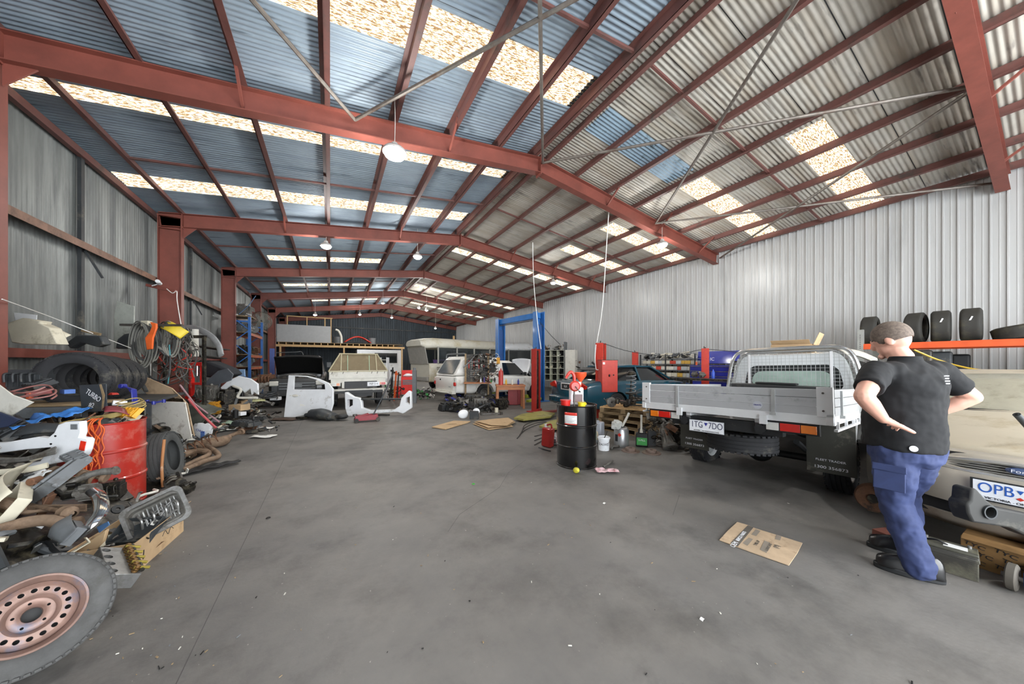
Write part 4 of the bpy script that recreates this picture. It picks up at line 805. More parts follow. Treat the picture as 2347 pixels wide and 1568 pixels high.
L_ = [
 ('cover', 175, 1052, 2.62, 'smoked grey lamp lens lying on the lower edge of the white bumper', mgrey, 'lamp_lens', 'lamp', (20, 10, -20), .55),
 ('cover', 125, 1120, 2.45, 'large grey moulded engine cover under the white bumper', mgrey, 'engine_cover', 'cover', (35, -30, -10), 1.25),
 ('panelc', 35, 1135, 2.3, 'cream glovebox panel sticking out under the white bumper', beige, 'dash_panel', 'panel', (70, 5, -40), .9),
 ('pan', 45, 1160, 2.25, 'cream plastic tray beside the grey engine cover', beige, 'plastic_tray', 'tray', (60, 10, -35), .8),
 ('cloth', 80, 1097, 2.5, 'white rag stuffed between bumper and engine cover', white, 'rag', 'cloth', (30, 0, -20), .5),
 ('alternator', 172, 1122, 2.55, 'ribbed belt pulley and alternator beside the red drum', greasy, 'alternator', 'car part', (0, 0, -50), .9),
 ('alternator', 203, 1128, 2.5, 'grey idler pulley at the foot of the red drum', alud, 'idler_pulley', 'car part', (0, 0, -60), .75),
 ('manifold', 180, 1085, 2.65, 'rusty exhaust manifold touching the red drum', rustb, 'exhaust_manifold', 'car part', (0, 20, 20), .7),
 ('duct', 210, 1098, 2.6, 'cast inlet elbow with square open flange by the red drum', alud, 'inlet_elbow', 'car part', (0, 20, 200), .6),
 ('duct', 75, 1210, 2.15, 'fat rusty exhaust pipe elbow near the foreground wheel', rustb, 'exhaust_elbow', 'exhaust', (0, 0, 190), .9),
 ('lampunit', 150, 1215, 2.12, 'grey headlamp shell resting beside the chrome lamp surround', mgrey, 'headlamp_shell', 'lamp', (50, 0, -30), .8),
 ('bracket', 110, 1160, 2.35, 'rusty flat bracket standing up out of the pipes', rusty, 'steel_bracket', 'bracket', (0, -60, 10), 1.0),
 ('panelc', 12, 1236, 2.25, 'white panel corner behind the foreground tyre', white, 'body_panel', 'panel', (60, 0, 10), .7),
 ('engine', 250, 1145, 2.95, 'black engine accessory lump at the base of the red drum', greasy, 'engine_part', 'car part', (0, 0, 30), .35),
 ('shaft', 95, 1163, 2.3, 'long rusty driveshaft lying level across the heap', rustb, 'driveshaft', 'shaft', (0, 0, -15), .9),
 ('cover', 30, 985, 3.15, 'black ribbed inner trim panel behind the white bumper', dgrey, 'inner_trim', 'panel', (40, 10, -20), 1.1),
 ('cover', 85, 990, 3.05, 'black plastic undertray behind the white bumper', blackp, 'undertray', 'panel', (30, -10, -40), .8),
 ('lampunit', 110, 985, 3.0, 'dark air duct moulding lying on the blue plastic', dgrey, 'air_duct', 'duct', (30, 0, 20), .9),
 ('cloth', 72, 972, 3.2, 'crumpled blue plastic sheet left of the white bumper', mat('tarp_blue', '3f86d8', .4), 'plastic_sheet', 'sheet', (25, 0, -25), .8),
 ('cloth', 165, 950, 3.45, 'smaller crumpled blue plastic sheet behind the white bumper', MATS['tarp_blue'], 'plastic_sheet', 'sheet', (20, 0, -10), .65),
 ('engine', 70, 898, 3.75, 'dark gearbox casing on the cluttered bench at the left edge', dgrey, 'gearbox_casing', 'car part', (0, 0, 20), .55),
 ('cover', 92, 885, 3.7, 'black moulded engine shroud on top of the bench', dgrey, 'engine_shroud', 'cover', (25, 0, -20), .9),
 ('can', 68, 915, 3.5, 'small orange and white tin on the bench', orange, 'tin', 'tin', (0, 0, 0), .7),
 ('pan', 90, 905, 3.6, 'dark red plastic tray on the bench', mat('dark_red', '8e1f1f', .4), 'plastic_tray', 'tray', (15, 0, -30), .6),
 ('box', 155, 902, 3.7, 'small blue and white parts box on the bench end', mat('box_blue', '4a6fb4', .6), 'parts_box', 'box', (0, 0, -20), .4),
 ('coil', 85, 915, 3.45, 'loop of pinkish rubber hose on the bench', mat('pink_hose', '9d6a64', .5), 'hose', 'hose', (20, 0, 0), .9),
 ('panelc', 262, 948, 3.35, 'folded dark red floor jack arm on top of the drum load', mat('maroon', '7c2f38', .4), 'jack_lever', 'jack', (20, 0, 150), .55),
 ('cover', 300, 948, 3.4, 'yellow painted steel guard on top of the red drum', mat('amber_paint', 'dba02a', .5, dirt='9a6c22', da=.2), 'steel_guard', 'guard', (50, 0, -10), .6),
 ('coil', 305, 936, 3.5, 'coil of tan extension cable above the drum', mat('tan_cable', 'a08e5a', .6), 'cable_coil', 'cable', (20, 0, 0), .65),
 ('cover', 252, 905, 4.1, 'red and white plastic cover left of the blue bracket', red, 'plastic_cover', 'cover', (0, 0, 0), .35),
 ('can', 290, 925, 3.9, 'white lid standing among parts behind the red drum', white, 'lid', 'lid', (80, 0, -30), .9),
 ('bracket', 310, 907, 4.0, 'upright deep blue perforated steel bracket behind the drum', navy, 'steel_bracket', 'bracket', (0, -90, 0), 1.0),
 ('arm', 345, 922, 4.1, 'deep blue steel lift arm lying on the pale leaning board', navy, 'hoist_link', 'car part', (0, 0, -30), .6),
]
for a in L_: junk(a[0], a[1], a[2], a[3], a[4], a[5], a[6], a[7], (a[8][0], a[8][1], a[8][2]+VR), a[9], seed=len(a[4]))
# flat shapes near left
slab([(-20, 868), (30, 905), (78, 922), (48, 940), (25, 955), (-20, 935)], 3.0, .012, whited, 'bonnet_corner', 'off-white bonnet corner poking in from the left edge', 'car panel')
slab([(-20, 938), (48, 962), (20, 978), (-20, 985)], 2.95, .02, mat('navy_panel', '2d3650', .5), 'door_trim', 'dark navy panel under the off-white bonnet corner', 'car panel')
slab([(182, 883), (244, 880), (246, 942), (188, 946)], 3.7, .008, mat('slate', '363c42', .6, dirt='55524a', da=.3), 'rubber_flap', 'black mudflap chalked TURBO standing behind the drum', 'mudflap')
fl_ = [o for o in COL.objects if o.name.startswith('rubber_flap')][0]
text('TURBO', 'lettering', .085, plm, fl_, (0, .03, .006), (0, 0, -35), .7); text('#2', 'lettering', .08, plm, fl_, (-.02, -.08, .006), (0, 0, -20), .7)
g = MB().prism([((a-214)*3.69/FPX, (912-b)*3.69/FPX) for a, b in ((229, 881), (233, 880), (241, 905), (237, 940), (234, 940), (236, 908))], .005, .01); g.build('strip', woodd, fl_)
# bench
T = thing('workbench', 'cluttered timber-topped bench with a grey apron at the left edge', 'workbench', AD(100, 925, 3.75)+Vector((0, 0, 0)), VR+12)
MB().box((0, .1, -.01), (1.0, .5, .03)).build('top', woodd, T, bev=.004); MB().box((.05, -.13, -.09), (.85, .02, .12)).build('apron', mgrey, T)
for x in (-.45, .45):
    for y in (-.1, .3): MB().box((x, y, -.55), (.06, .06, 1.05)).build('leg', dgrey, T)
# big tyres in a row, standing on the bench height behind
for k, (lb, px, t, r_) in enumerate((('nearest of the row of big stored tyres below the left wall shelf', 178, 3.95, .33), ('second of the row of big stored tyres below the left wall shelf', 212, 4.3, .33), ('third tyre in the row, just behind the second one', 240, 4.65, .33), ('smallest and last tyre in the row by the hanging hoses', 270, 5.05, .3))):
    p = AD(px, 868 if k < 3 else 865, t)
    mb = tyre_mb(r_, .2, .21, 44, True); one(mb, rubber, 'tyre', lb, 'tyre', (p.x, p.y, p.z), (4, 0, -4+facing(p)*.35), group='big tyres below the left wall shelf', smooth=30)
mb = MB(); mb.at((0, 0, 0)).box((0, .4, 0), (1.3, 1.5, .04)).box((-.55, -.3, -.45), (.05, .05, .86)).box((.55, -.3, -.45), (.05, .05, .86)).box((-.55, 1.1, -.45), (.05, .05, .86)).box((.55, 1.1, -.45), (.05, .05, .86)); p = AD(215, 905, 4.6); one(mb, dgrey, 'tyre_stand', 'low dark steel stand carrying the row of big tyres', 'stand', (p.x, p.y+.2, .9), (0, 0, 5))
# leaning boards
slab([(330, 918), (425, 922), (441, 1008), (392, 1013), (345, 1008), (332, 960)], 5.6, .018, mat('dirty_board', 'e2ddd4', .8, var=.08, dirt='a1968a', da=.3, dsc=5), 'board', 'stained off-white board leaning behind the red drum', 'board')
slab([(288, 852), (330, 862), (395, 890), (430, 925), (446, 1000), (438, 985), (420, 915), (340, 905), (310, 880)], 5.75, .018, mat('tan_board', 'c3a98a', .8, dirt='8b7660', da=.3), 'board', 'tan hardboard offcut leaning behind the off-white board', 'board')
# orange rope over the drum side
g = MB(); random.seed(11)
for k in range(9):
    a0 = R(-90+k*2.3); ln = rnd(.35, .75); q = [(DR[0]+.2*cos(a0), DR[1]+.2*sin(a0), .93)]
    for j in range(9): z = .9-ln*j/8; a = a0+rnd(-.06, .06); rr_ = .305+rnd(0, .02); q.append((DR[0]+rr_*cos(a), DR[1]+rr_*sin(a), z))
    g.tube(q, .0055, 5, 3)
one(g, mat('rope_orange', 'e0682c', .6), 'rope', 'tangled orange rope hanging down the side of the red drum', 'rope', (0, 0, 0))
g = MB()
for k in range(4): g.tube([AD(108+k*4, 985, 3.1), AD(150, 968+k*2, 3.2), AD(210, 958+k*2.5, 3.28), AD(262, 948+k*2.5, 3.3), AD(300, 932+k*2, 3.5), AD(330, 925, 3.7)], .011, 6)
one(g, MATS['tan_cable'], 'cable', 'thick bundle of tan cables snaking over the drum top', 'cable', (0, 0, 0))
scrap('drum_scrap', 'loose scrap metal filling the top of the red drum', [(DR[0]+.22*rnd(-1, 1)*.9, DR[1]+.22*rnd(-1, 1)*.9, .86+rnd(-.03, .06)) for k in range(60)], SM, .03, .09, 8)
# tyre and handle beside the drum
p = AD(378, 1062, 4.0); mb = tyre_mb(.31, .19, .19, 40, True); one(mb, rubberd, 'tyre', 'single worn tyre leaning behind the red drum', 'tyre', (p.x, p.y, .3), (-8, 0, 90), smooth=30)
g = thing('sledgehammer', 'wooden shaft standing upright against the tyre by the red drum', 'tool', AD(371, 1070, 3.75)); MB().tube([(0.01, 0, -.3), (0, 0, 0), (.02, .0, .32)], .014, 8).build('shaft', mat('shaft_wood', 'b07a4c', .6, dirt='d8d2c4', da=.3, dsc=6), g); MB().cyl((.01, 0, -.33), (.01, 0, -.24), .02).build('sleeve', black, g)
# air box, carton, cylinder head
C1 = thing('carton', 'long scribbled cardboard carton full of car parts beside the red drum', 'box', (-1.33, 3.58, 0), 84, )
C1.scale = (.76, .86, .92)
g = MB()
for q in (((0, -.2, .12), (.82, .006, .24)), ((0, .2, .12), (.82, .006, .24)), ((-.41, 0, .12), (.006, .4, .24)), ((.41, 0, .12), (.006, .4, .24)), ((0, 0, .005), (.82, .4, .008))): g.box(*q)
g.build('carton', card, C1, bev=.002); MB().box((0, -.235, .262), (.8, .07, .004), (-35, 0, 0)).build('flap', card, C1)
text('ROCK', 'lettering', .05, ink, C1, (.25, -.2045, .17), (90, 0, 0), 1.2); MB().tube([(.0, -.2045, .12), (.05, -.2045, .15), (.1, -.2045, .1), (.15, -.2045, .14), (.2, -.2045, .11)], .0025, 4).build('scribble', ink, C1)
for x in (-.3, .35): MB().box((x, -.204, .15 if x > 0 else .1), (.012, .003, .07), (0, 10, 0)).build('hand_slot', ink, C1)
scrap('carton_contents', 'small greasy parts filling the long cardboard carton', [(-1.33+rnd(-.12, .12), 3.58+rnd(-.25, .25), rnd(.12, .2)) for k in range(45)], SM, .03, .09, 12)
A1 = thing('gearbox_casing', 'open grey cast casing of selector parts tilted up in the carton', 'car part', AD(360, 1178, 2.5), rot=(60, -24, 8), sc=.88)
o_ = []; hwx, hwy = .2, .135
def rring(hx, hy, z, r=.06, n=5): return [(sx*(hx-r)+r*cos(R(a0+90*k/n)), sy*(hy-r)+r*sin(R(a0+90*k/n)), z) for sx, sy, a0 in ((1, -1, -90), (1, 1, 0), (-1, 1, 90), (-1, -1, 180)) for k in range(n+1)]
MB().loft([rring(.17, .11, -.07, .05), rring(.175, .115, 0), rring(.185, .14, .0), rring(.17, .135, .005), rring(.165, .12, -.05, .05)], cap=True).build('casing', alud, A1, smooth=40); MB().loft([rring(.178, .14, .0), rring(.208, .168, .0), rring(.208, .168, .016), rring(.178, .14, .016), rring(.178, .14, .0)], cap=False).build('flange', alu, A1, smooth=40)
g = MB(); random.seed(4)
for k in range(9): g.bar((-.12+.03*k, -.09, -.03), (-.1+.03*k, .08, -.01+.01*(k % 3)), .008, .012)
for k in range(16): g.cyl((rnd(-.13, .13), rnd(-.08, .08), -.04), (rnd(-.13, .13), rnd(-.08, .08), 0), .009, n=8)
for k in range(4): g.tube([(-.12+.08*k, -.07, -.02), (-.09+.08*k, 0, .03), (-.12+.08*k, .07, -.02)], .009, 6)
g.build('selector_parts', alu, A1)
junk('pan', 318, 1222, 2.42, 'dark green battery tray tipped in the near end of the carton', dgrey, 'battery_tray', 'tray', (35, 0, -20), .7)
H1 = thing('cylinder_head', 'alloy cylinder head with rows of springs and studs by the foreground tyre', 'car part', AD(268, 1300, 2.02), rot=(30, -10, 118), sc=.85)
g = MB().box((0, .01, 0), (.4, .18, .1)); hb_ = g.build('casting', alu, H1, bev=.004); c = MB()
for k in range(4): c.cyl((-.14+.095*k, .1, -.2), (-.14+.095*k, .0, .2), .0, n=4) if 0 else None; c.cyl((-.15+.1*k, .07, -.01), (-.15+.1*k, .07, .2), .026, n=16)
cut(hb_, c)
for k in range(8): MB().lathe([(.018, .0), (.02, .01), (.016, .015), (.02, .025), (.016, .03), (.02, .04), (.012, .05), (.001, .05)], 12, (-.17+.048*k, -.04, .045)).build('valve_spring', mat('brass_oil', '7a5c34', .4, .6), H1)
for k in range(5): MB().cyl((-.17+.08*k, -.02, .08), (-.17+.08*k, -.11, .08), .01, n=10).build('rocker_stud', mat('brass_stud', '9a8a3c', .4, .6), H1)
MB().cyl((-.19, -.07, .07), (.2, -.07, .07), .014, n=10).build('camshaft', greasy, H1)
# chrome headlamp surround and cream strip
g = MB()
for dx, m_ in ((0, 0), (.012, 0)): g.tube([AD(140, 1246, 2.1), AD(175, 1228, 2.12), AD(212, 1200, 2.16), AD(232, 1170, 2.22), AD(228, 1140, 2.3), AD(212, 1125, 2.4)], .036-dx, 10, 6, flat=.6)
one(g, chrome, 'lamp_surround', 'curved chrome headlamp surround bright among the scrap', 'car trim', (0, 0, 0))
g = MB(); 
for k in range(4): g.tube([AD(-20, 1166+k*4, 2.25), AD(80, 1160+k*4, 2.3), AD(198, 1158+k*4, 2.4)], .008, 6)
one(g, rustb, 'leaf_spring', 'stack of rusty leaf-spring blades lying level in the heap', 'car part', (0, 0, 0))
g = MB().tube([AD(12, 1152, 2.2), AD(28, 1156, 2.2), AD(42, 1168, 2.22), AD(60, 1174, 2.25), AD(115, 1168, 2.3)], [.035, .035, .03, .018, .012], 10); one(g, rustb, 'tow_bar', 'pear-ended rusty bar lying over the leaf springs', 'car part', (0, 0, 0))
slab([(165, 1262), (215, 1235), (248, 1212), (240, 1240), (205, 1275), (170, 1290)], 2.2, .02, card, 'cardboard_sheet', 'folded yellowish cardboard under the chrome surround', 'cardboard')
slab([(222, 1208), (248, 1195), (252, 1203), (228, 1222)], 2.35, .006, mat('leaflet', '5c86b8', .6), 'leaflet', 'small blue and red leaflet beside the carton', 'leaflet')
# =================== LEFT WALL SHELF AND MIDDLE OF THE HEAP ===================
slab([(30, 742), (66, 730), (108, 737), (104, 742), (128, 752), (146, 790), (70, 790), (42, 786)], 4.25, .12, beige, 'bumper_end', 'cream car bumper end lying on the left wall shelf', 'bumper', bev=.02)
junk('panelc', 118, 768, 4.3, 'pale curved wheel-arch liner beside the cream bumper end', beige, 'arch_liner', 'car panel', (60, 20, -20), .6)
slab([(32, 716), (85, 722), (84, 740), (36, 738)], 4.25, .004, white, 'notice', 'bright white sheet fixed to the left wall above the shelf', 'paper')
slab([(160, 786), (186, 768), (238, 770), (248, 790), (230, 796), (195, 786), (170, 800)], 4.9, .1, dgrey, 'car_liner', 'charcoal plastic liner on the left wall shelf', 'car panel', bev=.02)
slab([(188, 755), (232, 764), (230, 770), (186, 760)], 5.0, .02, woodd, 'plank', 'short grey plank on top of the charcoal liner', 'plank')
slab([(268, 690), (308, 702), (308, 770), (290, 795), (262, 800), (262, 728)], 6.3, .012, mat('pale_tin', 'b9bdb5', .5, .2, dirt='86857b', da=.3), 'tin_sheet', 'pale corrugated tin sheet leaning on the left wall', 'sheet')
one(MB().tube([AX(5, 686, -3.1), AD(120, 728, 4.6), AD(215, 765, 5.0), AD(300, 798, 5.7)], .006, 6), paper, 'cord', 'pale cord strung from the first column down to the hose stand', 'cord', (0, 0, 0))
slab([(272, 800), (276, 778), (292, 766), (318, 762), (330, 800)], 5.9, .12, dgrey, 'mudguard', 'dark mudguard behind the hanging hoses', 'car panel', bev=.03)
# hose stand
HS = thing('hose_stand', 'tall steel stand draped with black hoses and cables', 'stand', (G(362, 1000).x, 0, 0)); hp = AD(345, 880, 5.85); HS.location = (hp.x, hp.y, 0)
MB().cyl((0, 0, 0), (0, 0, 2.2), .025).bar((-.45, .2, 2.18), (.5, -.26, 2.18), .04, .04).box((0, 0, .02), (.5, .5, .04)).build('frame', steel, HS)
random.seed(21); hosem = [mat('hose_grey', '6a6a64', .6, var=.2), mat('hose_dark', '3a3b3a', .55), mat('hose_pale', '85847c', .6, var=.2)]
HG = 'hoses and cables draped over the stand'
for k in range(9):
    px = 322+k*5; top = 742+rnd(-3, 6); bot = 842+rnd(-26, 10); hw_ = rnd(14, 26)
    if k > 5: px = 372+(k-6)*9; hw_ = rnd(9, 16); bot = rnd(800, 835)
    t = 5.75+.03*k; g = MB(); q = [AD(px+hw_*cos(a)*(1+.1*sin(k+a)), (top+bot)/2+(bot-top)/2*sin(a), t+.04*sin(a*2)) for a in [2*pi*i/12 for i in range(12)]]
    g.tube(q, .017, 8, 4, True); q = [v+Vector((.03, .01, -.02)) for v in q]; g.tube(q, .013, 8, 4, True); q = [v+Vector((-.06, -.01, .05)) for v in q]; g.tube(q, .01, 8, 4, True)
    one(g, hosem[k % 3], 'hose', ['thick black hose loop hanging leftmost on the stand', 'thin grey hose loop second from the stand\'s left end', 'dusty hose loop inside the black ones', 'black hose loop nearest the orange strap', 'grey cable loop crossing the orange strap', 'dusty hose loop right of the orange strap', 'black cable loop at the yellow pad', 'narrow grey cable loop under the yellow pad', 'last dusty cable loop beside the hanging chains'][k], 'hose', (0, 0, 0), group=HG)
random.seed(23); g = MB()
for k in range(60):
    g.m = random.randrange(5) if k % 9 else 5; px = rnd(372, 440); p = AD(px, rnd(748, 800), rnd(6.1, 6.5)); dz = rnd(.25, .9); g.tube([p, p+Vector((rnd(-.15, .15), rnd(-.1, .1), -dz*.4)), p+Vector((rnd(-.2, .2), rnd(-.1, .1), -dz*.8)), p+Vector((rnd(-.25, .25), rnd(-.1, .1), -dz))], rnd(.005, .012), 6, 4)
tag(g.build('hanging_tangle', [hosem[0], hosem[1], hosem[2], greasy, steel, MATS['red_paint']]), 'dense tangle of wires, belts and cords hanging right of the hose loops', 'cables', kind='stuff')
one(MB().tube([AD(322, 845, 5.8), AD(328, 880, 5.75), AD(335, 897, 5.7)], .03, 8), rubberd, 'hose', 'thick hose end trailing down toward the leaning board', 'hose', (0, 0, 0))
one(MB().tube([AD(332, 848, 5.7), AD(350, 868, 5.6), AD(372, 872, 5.6), AD(388, 858, 5.7), AD(390, 815, 5.8)], .012, 8), dgrey, 'cable', 'grey cable looping low under the hose stand', 'cable', (0, 0, 0))
one(MB().tube([AD(388, 790, 5.8), AD(390, 830, 5.8), AD(385, 880, 5.7)], .01, 8), mat('teal', '2f7f86', .4), 'air_line', 'teal air line hanging right of the hoses', 'hose', (0, 0, 0))
slab([(345, 738), (360, 742), (360, 752), (352, 775), (350, 800), (338, 802), (334, 775), (345, 760), (350, 748)], 5.65, .03, mat('hi_orange', 'ee6a2a', .5), 'strap', 'bright orange strap hanging among the black hoses', 'strap', bev=.008)
g = MB(); g.grid(lambda i, j: ((i-.5)*.42, (j-.5)*.18, .1*sin(pi*i)), 12, 6); one(g, mat('hi_yellow', 'e6cc3c', .5), 'pad', 'bright yellow curved pad slung over the hose stand', 'pad', AD(401, 757, 6.0), (60, 28, VR), sol=.05, smooth=60)
one(MB().box((0, 0, 0), (.12, .08, .1)), beige, 'control_box', 'small cream switch box on top of the hose stand', 'box', AD(336, 742, 5.8), (0, 0, VR))
for k, px in enumerate((410, 418, 427, 436)):
    g = MB(); 
    for j in range(34): g.at(AD(px+sin(j)*.8, 775+j*3.4, 6.6), (0, 90*(j % 2), 90*(j % 2)+20)); g.lathe([(.012, -.004), (.019, 0), (.012, .004)], 8, close=True)
    g.at(); one(g, steel if k % 2 else rusty, 'chain', ['leftmost', 'second from left', 'third from left', 'rightmost'][k]+' of the four lifting chains hanging right of the hoses', 'chain', (0, 0, 0), group='lifting chains right of the hoses')
one(MB().box((0, 0, 0), (.9, .06, .06)).box((-.4, 0, -1.0), (.05, .05, 2)).box((.42, 0, -1.0), (.05, .05, 2)), greasy, 'gantry', 'dark low gantry the chains hang from', 'gantry', AD(422, 772, 6.65), (0, 0, VR))
p = AD(446, 785, 7.2); one(MB().cyl((0, 0, -.32), (0, 0, .3), .07, n=20), whited, 'tube', 'white upright tube beside the hanging chains', 'tube', p)
g = MB(); g.tube([AD(412, 752, 7.9), AD(445, 752, 7.8), AD(480, 768, 7.6), AD(500, 790, 7.5), AD(507, 815, 7.4)], .07, 10, 6, flat=.5); one(g, mat('silver_plastic', 'a3a6a8', .4, .2), 'bumper_bar', 'long silver-grey bumper arching over the shelf end', 'bumper', (0, 0, 0))
for k, (a, b, c, d, t, lb) in enumerate(((430, 790, 512, 802, 8.4, 'upper'), (428, 812, 505, 822, 8.4, 'lower'))):
    one(MB().bar(AD(a, b, t), AD(c, d, t+2.2), .35, .03), greasy, 'shelf_plank', lb+' dark shelf plank between the second and third columns', 'shelf', (0, 0, 0))
PR = thing('hydraulic_press', 'narrow bright red workshop press frame beside the scrap heap', 'press', (-3.0, 11.2, 0), VR); PR.location = (AD(452, 900, 8.1).x, AD(452, 900, 8.1).y, 0)
prm = mat('bright_red', 'd9261f', .35, coat=.3)
MB().box((-.14, 0, .75), (.06, .1, 1.5)).box((.14, 0, .75), (.06, .1, 1.5)).box((0, 0, 1.45), (.34, .12, .09)).box((0, 0, .95), (.34, .12, .06)).box((0, 0, .6), (.5, .14, .08)).box((0, 0, .04), (.5, .5, .08)).build('frame', prm, PR, bev=.006)
MB().cyl((0, 0, 1.15), (0, 0, 1.4), .04).build('ram', chrome, PR); MB().bar((.15, 0, .8), (.32, -.05, .82), .02, .02).build('pump_handle', greasy, PR)
slab([(455, 835), (490, 828), (533, 845), (545, 858), (520, 868), (470, 862), (452, 850)], 8.6, .4, mat('dark_cloth', '2b2e33', .9, bump=.3), 'car_cover', 'black folded car cover dumped on the shelf behind the red press', 'cover', bev=.05)
# rear quarter and bonnet panels
slab([(440, 910), (478, 870), (500, 850), (522, 845), (535, 858), (530, 872), (505, 880), (495, 900), (470, 915)], 8.0, .03, mat('slate_panel', '55595f', .4, coat=.3), 'car_bonnet', 'dark grey bonnet panel propped beside the torn white guard', 'car panel', bev=.006)
slab([(507, 888), (525, 872), (548, 862), (575, 868), (592, 880), (593, 905), (583, 898), (578, 905), (575, 890), (562, 900), (555, 893), (540, 888), (530, 884), (520, 892), (512, 896)], 8.1, .05, white, 'front_guard', 'torn white front guard crowning the scrap heap', 'car panel', bev=.01)
slab([(508, 900), (520, 884), (545, 887), (558, 900), (560, 918), (515, 920)], 8.2, .08, black, 'lamp_housing', 'black headlamp housing under the torn white guard', 'lamp', bev=.02)
one(MB().tube([AD(535, 885, 8), AD(552, 893, 7.95), AD(545, 908, 7.95), AD(552, 912, 7.95), AD(590, 912, 8)], .03, 8), whited, 'grab_hoop', 'white bent bar below the torn guard', 'bar', (0, 0, 0))
slab([(537, 846), (561, 847), (562, 863), (540, 862)], 9.5, .03, mat('screen_blue', '93b4dc', .3), 'clear_cover', 'pale blue film-covered panel beside the blue racking', 'panel')
M_ = [
 ('engine', 520, 925, 8.0, 'greasy engine below the torn white guard', greasy, 'engine', 'engine', (0, 0, -30), .75),
 ('engine', 478, 915, 7.8, 'alloy-headed engine left of the greasy one', alud, 'engine', 'engine', (10, 0, 20), .7),
 ('alternator', 492, 938, 7.3, 'amber brass-coloured pump unit in the heap', mat('brass_amber', 'c8922c', .35, .4, dirt='5a3d1c', da=.3), 'pump', 'car part', (0, 0, -60), 1.4),
 ('alternator', 487, 930, 7.4, 'second amber pump behind the brass-coloured one', MATS['brass_amber'], 'pump', 'car part', (0, 0, 30), 1.2),
 ('gearbox', 545, 905, 8.4, 'dull alloy gearbox under the white bent bar', alud, 'gearbox', 'gearbox', (0, 10, 30), 1.0),
 ('arm', 540, 925, 7.9, 'grey flat steel bar propped against the heap', mgrey, 'steel_bar', 'bar', (0, 40, -60), 1.3),
 ('box', 549, 940, 7.9, 'larger open brown carton on the heap edge', card, 'carton', 'box', (0, 0, -10), 1.2),
 ('box', 560, 927, 8.6, 'second brown carton behind the larger one', card, 'carton', 'box', (0, 0, -40), .9),
 ('box', 550, 952, 7.7, 'small white and blue parts carton at the heap edge', white, 'carton', 'box', (0, 0, -10), .7),
 ('can', 540, 958, 7.4, 'black plastic pot beside the white and blue carton', black, 'pot', 'pot', (0, 0, 0), 1.5),
 ('gearbox', 585, 890, 9.4, 'alloy gearbox on the floor by the blue racking', alud, 'gearbox', 'gearbox', (0, -20, 60), 1.1),
 ('engine', 612, 885, 10.5, 'rusty engine at the foot of the blue racking', rusty, 'engine', 'engine', (0, 0, 10), .8),
 ('alternator', 640, 893, 10.6, 'greasy hub assembly left of the dark ute', greasy, 'hub', 'car part', (0, 0, 20), 2.0),
 ('box', 632, 917, 9.6, 'small white carton on the floor by the dark ute', white, 'carton', 'box', (0, 0, 0), .8),
 ('arm', 598, 915, 9.0, 'long grey suspension arm lying past the heap', alud, 'suspension_link', 'car part', (0, 30, 40), 1.4),
 ('coil', 615, 915, 9.2, 'loop of black flex at the far end of the heap', dgrey, 'flex', 'cable', (10, 0, 0), 1.4),
 ('cover', 590, 920, 8.9, 'olive alloy casing at the far end of the heap', mat('olive_alloy', '8b8a62', .5, .4), 'casing', 'car part', (0, 0, 50), .8),
 ('spring', 412, 1038, 6.0, 'rusty ribbed suspension bellows beside the exhaust pipes', rusty, 'bellows', 'car part', (0, 70, 60), 1.3),
 ('cover', 404, 1014, 6.2, 'small bright orange plastic lens by the leaning board', MATS['hi_orange'], 'lens_cover', 'lens', (20, 0, 0), .5),
 ('cover', 565, 975, 7.3, 'long dark plastic sill cover on the heap edge', dgrey, 'sill_cover', 'car panel', (0, 0, -20), 1.4),
 ('rotor', 560, 992, 6.9, 'rusty brake disc lying at the heap edge', rusty, 'brake_disc', 'brake disc', (8, 0, 0), 1.2),
 ('cover', 585, 962, 7.8, 'flat black splash shield at the heap edge', blackp, 'splash_shield', 'car panel', (0, 0, 20), 1.0),
 ('cloth', 530, 972, 7.3, 'pale green crumpled plastic bag in the heap', mat('pale_green', '9fb8a4', .5), 'plastic_bag', 'bag', (0, 0, 0), .9),
 ('manifold', 410, 1095, 3.95, 'greasy manifold at the foot of the leaning tyre', greasy, 'manifold', 'car part', (0, 0, -40), .9),
 ('alternator', 425, 1120, 3.5, 'small black motor lying past the carton', greasy, 'motor', 'car part', (0, 0, 10), .8)]
for a in M_: junk(*a[:8], rot=(a[8][0], a[8][1], a[8][2]+VR), sc=a[9], seed=len(a[4])+3)
one(MB().tube([AD(412, 882, 6.2), AD(445, 925, 6.3), AD(503, 968, 6.4)], .016, 8, 0), mat('faded_pole', '9c7a80', .5), 'pole', 'long faded mauve pole slanting across the heap', 'pole', (0, 0, 0))
one(MB().tube([AD(432, 915, 6.1), AD(462, 950, 6.1), AD(495, 981, 6.1)], .02, 8, 0), mat('red_pole', 'c0555a', .5), 'pole', 'shorter red pole below the mauve one', 'pole', (0, 0, 0))
g = MB(); g.grid(lambda i, j: ((i-.5)*.8, (j-.5)*.5, .1*sin(pi*j)+.08*mn.noise(Vector((i*4, j*4, 3)))), 14, 10); one(g, mat('olive_liner', '555850', .8), 'boot_liner', 'crumpled grey-green boot liner beside the plastic bag', 'liner', AD(460, 950, 6.5), (40, 10, -50), sol=.01)
g = MB(); g.ball((0, 0, 0), (.19, .06, .2), 14, .5, 4); bg_ = one(g, mat('bag_white', 'dfe2e4', .4), 'plastic_bag', 'white printed plastic bag slumped beside the leaning board', 'bag', AD(463, 990, 6.1), (0, 0, VR), smooth=20)
text('CHUX', 'lettering', .06, navy, bg_, (.03, -.068, .03), (90, 20, 0)); MB().box((.07, -.06, -.04), (.07, .012, .12)).build('print', mat('box_blue2', '5a7fc0'), bg_)
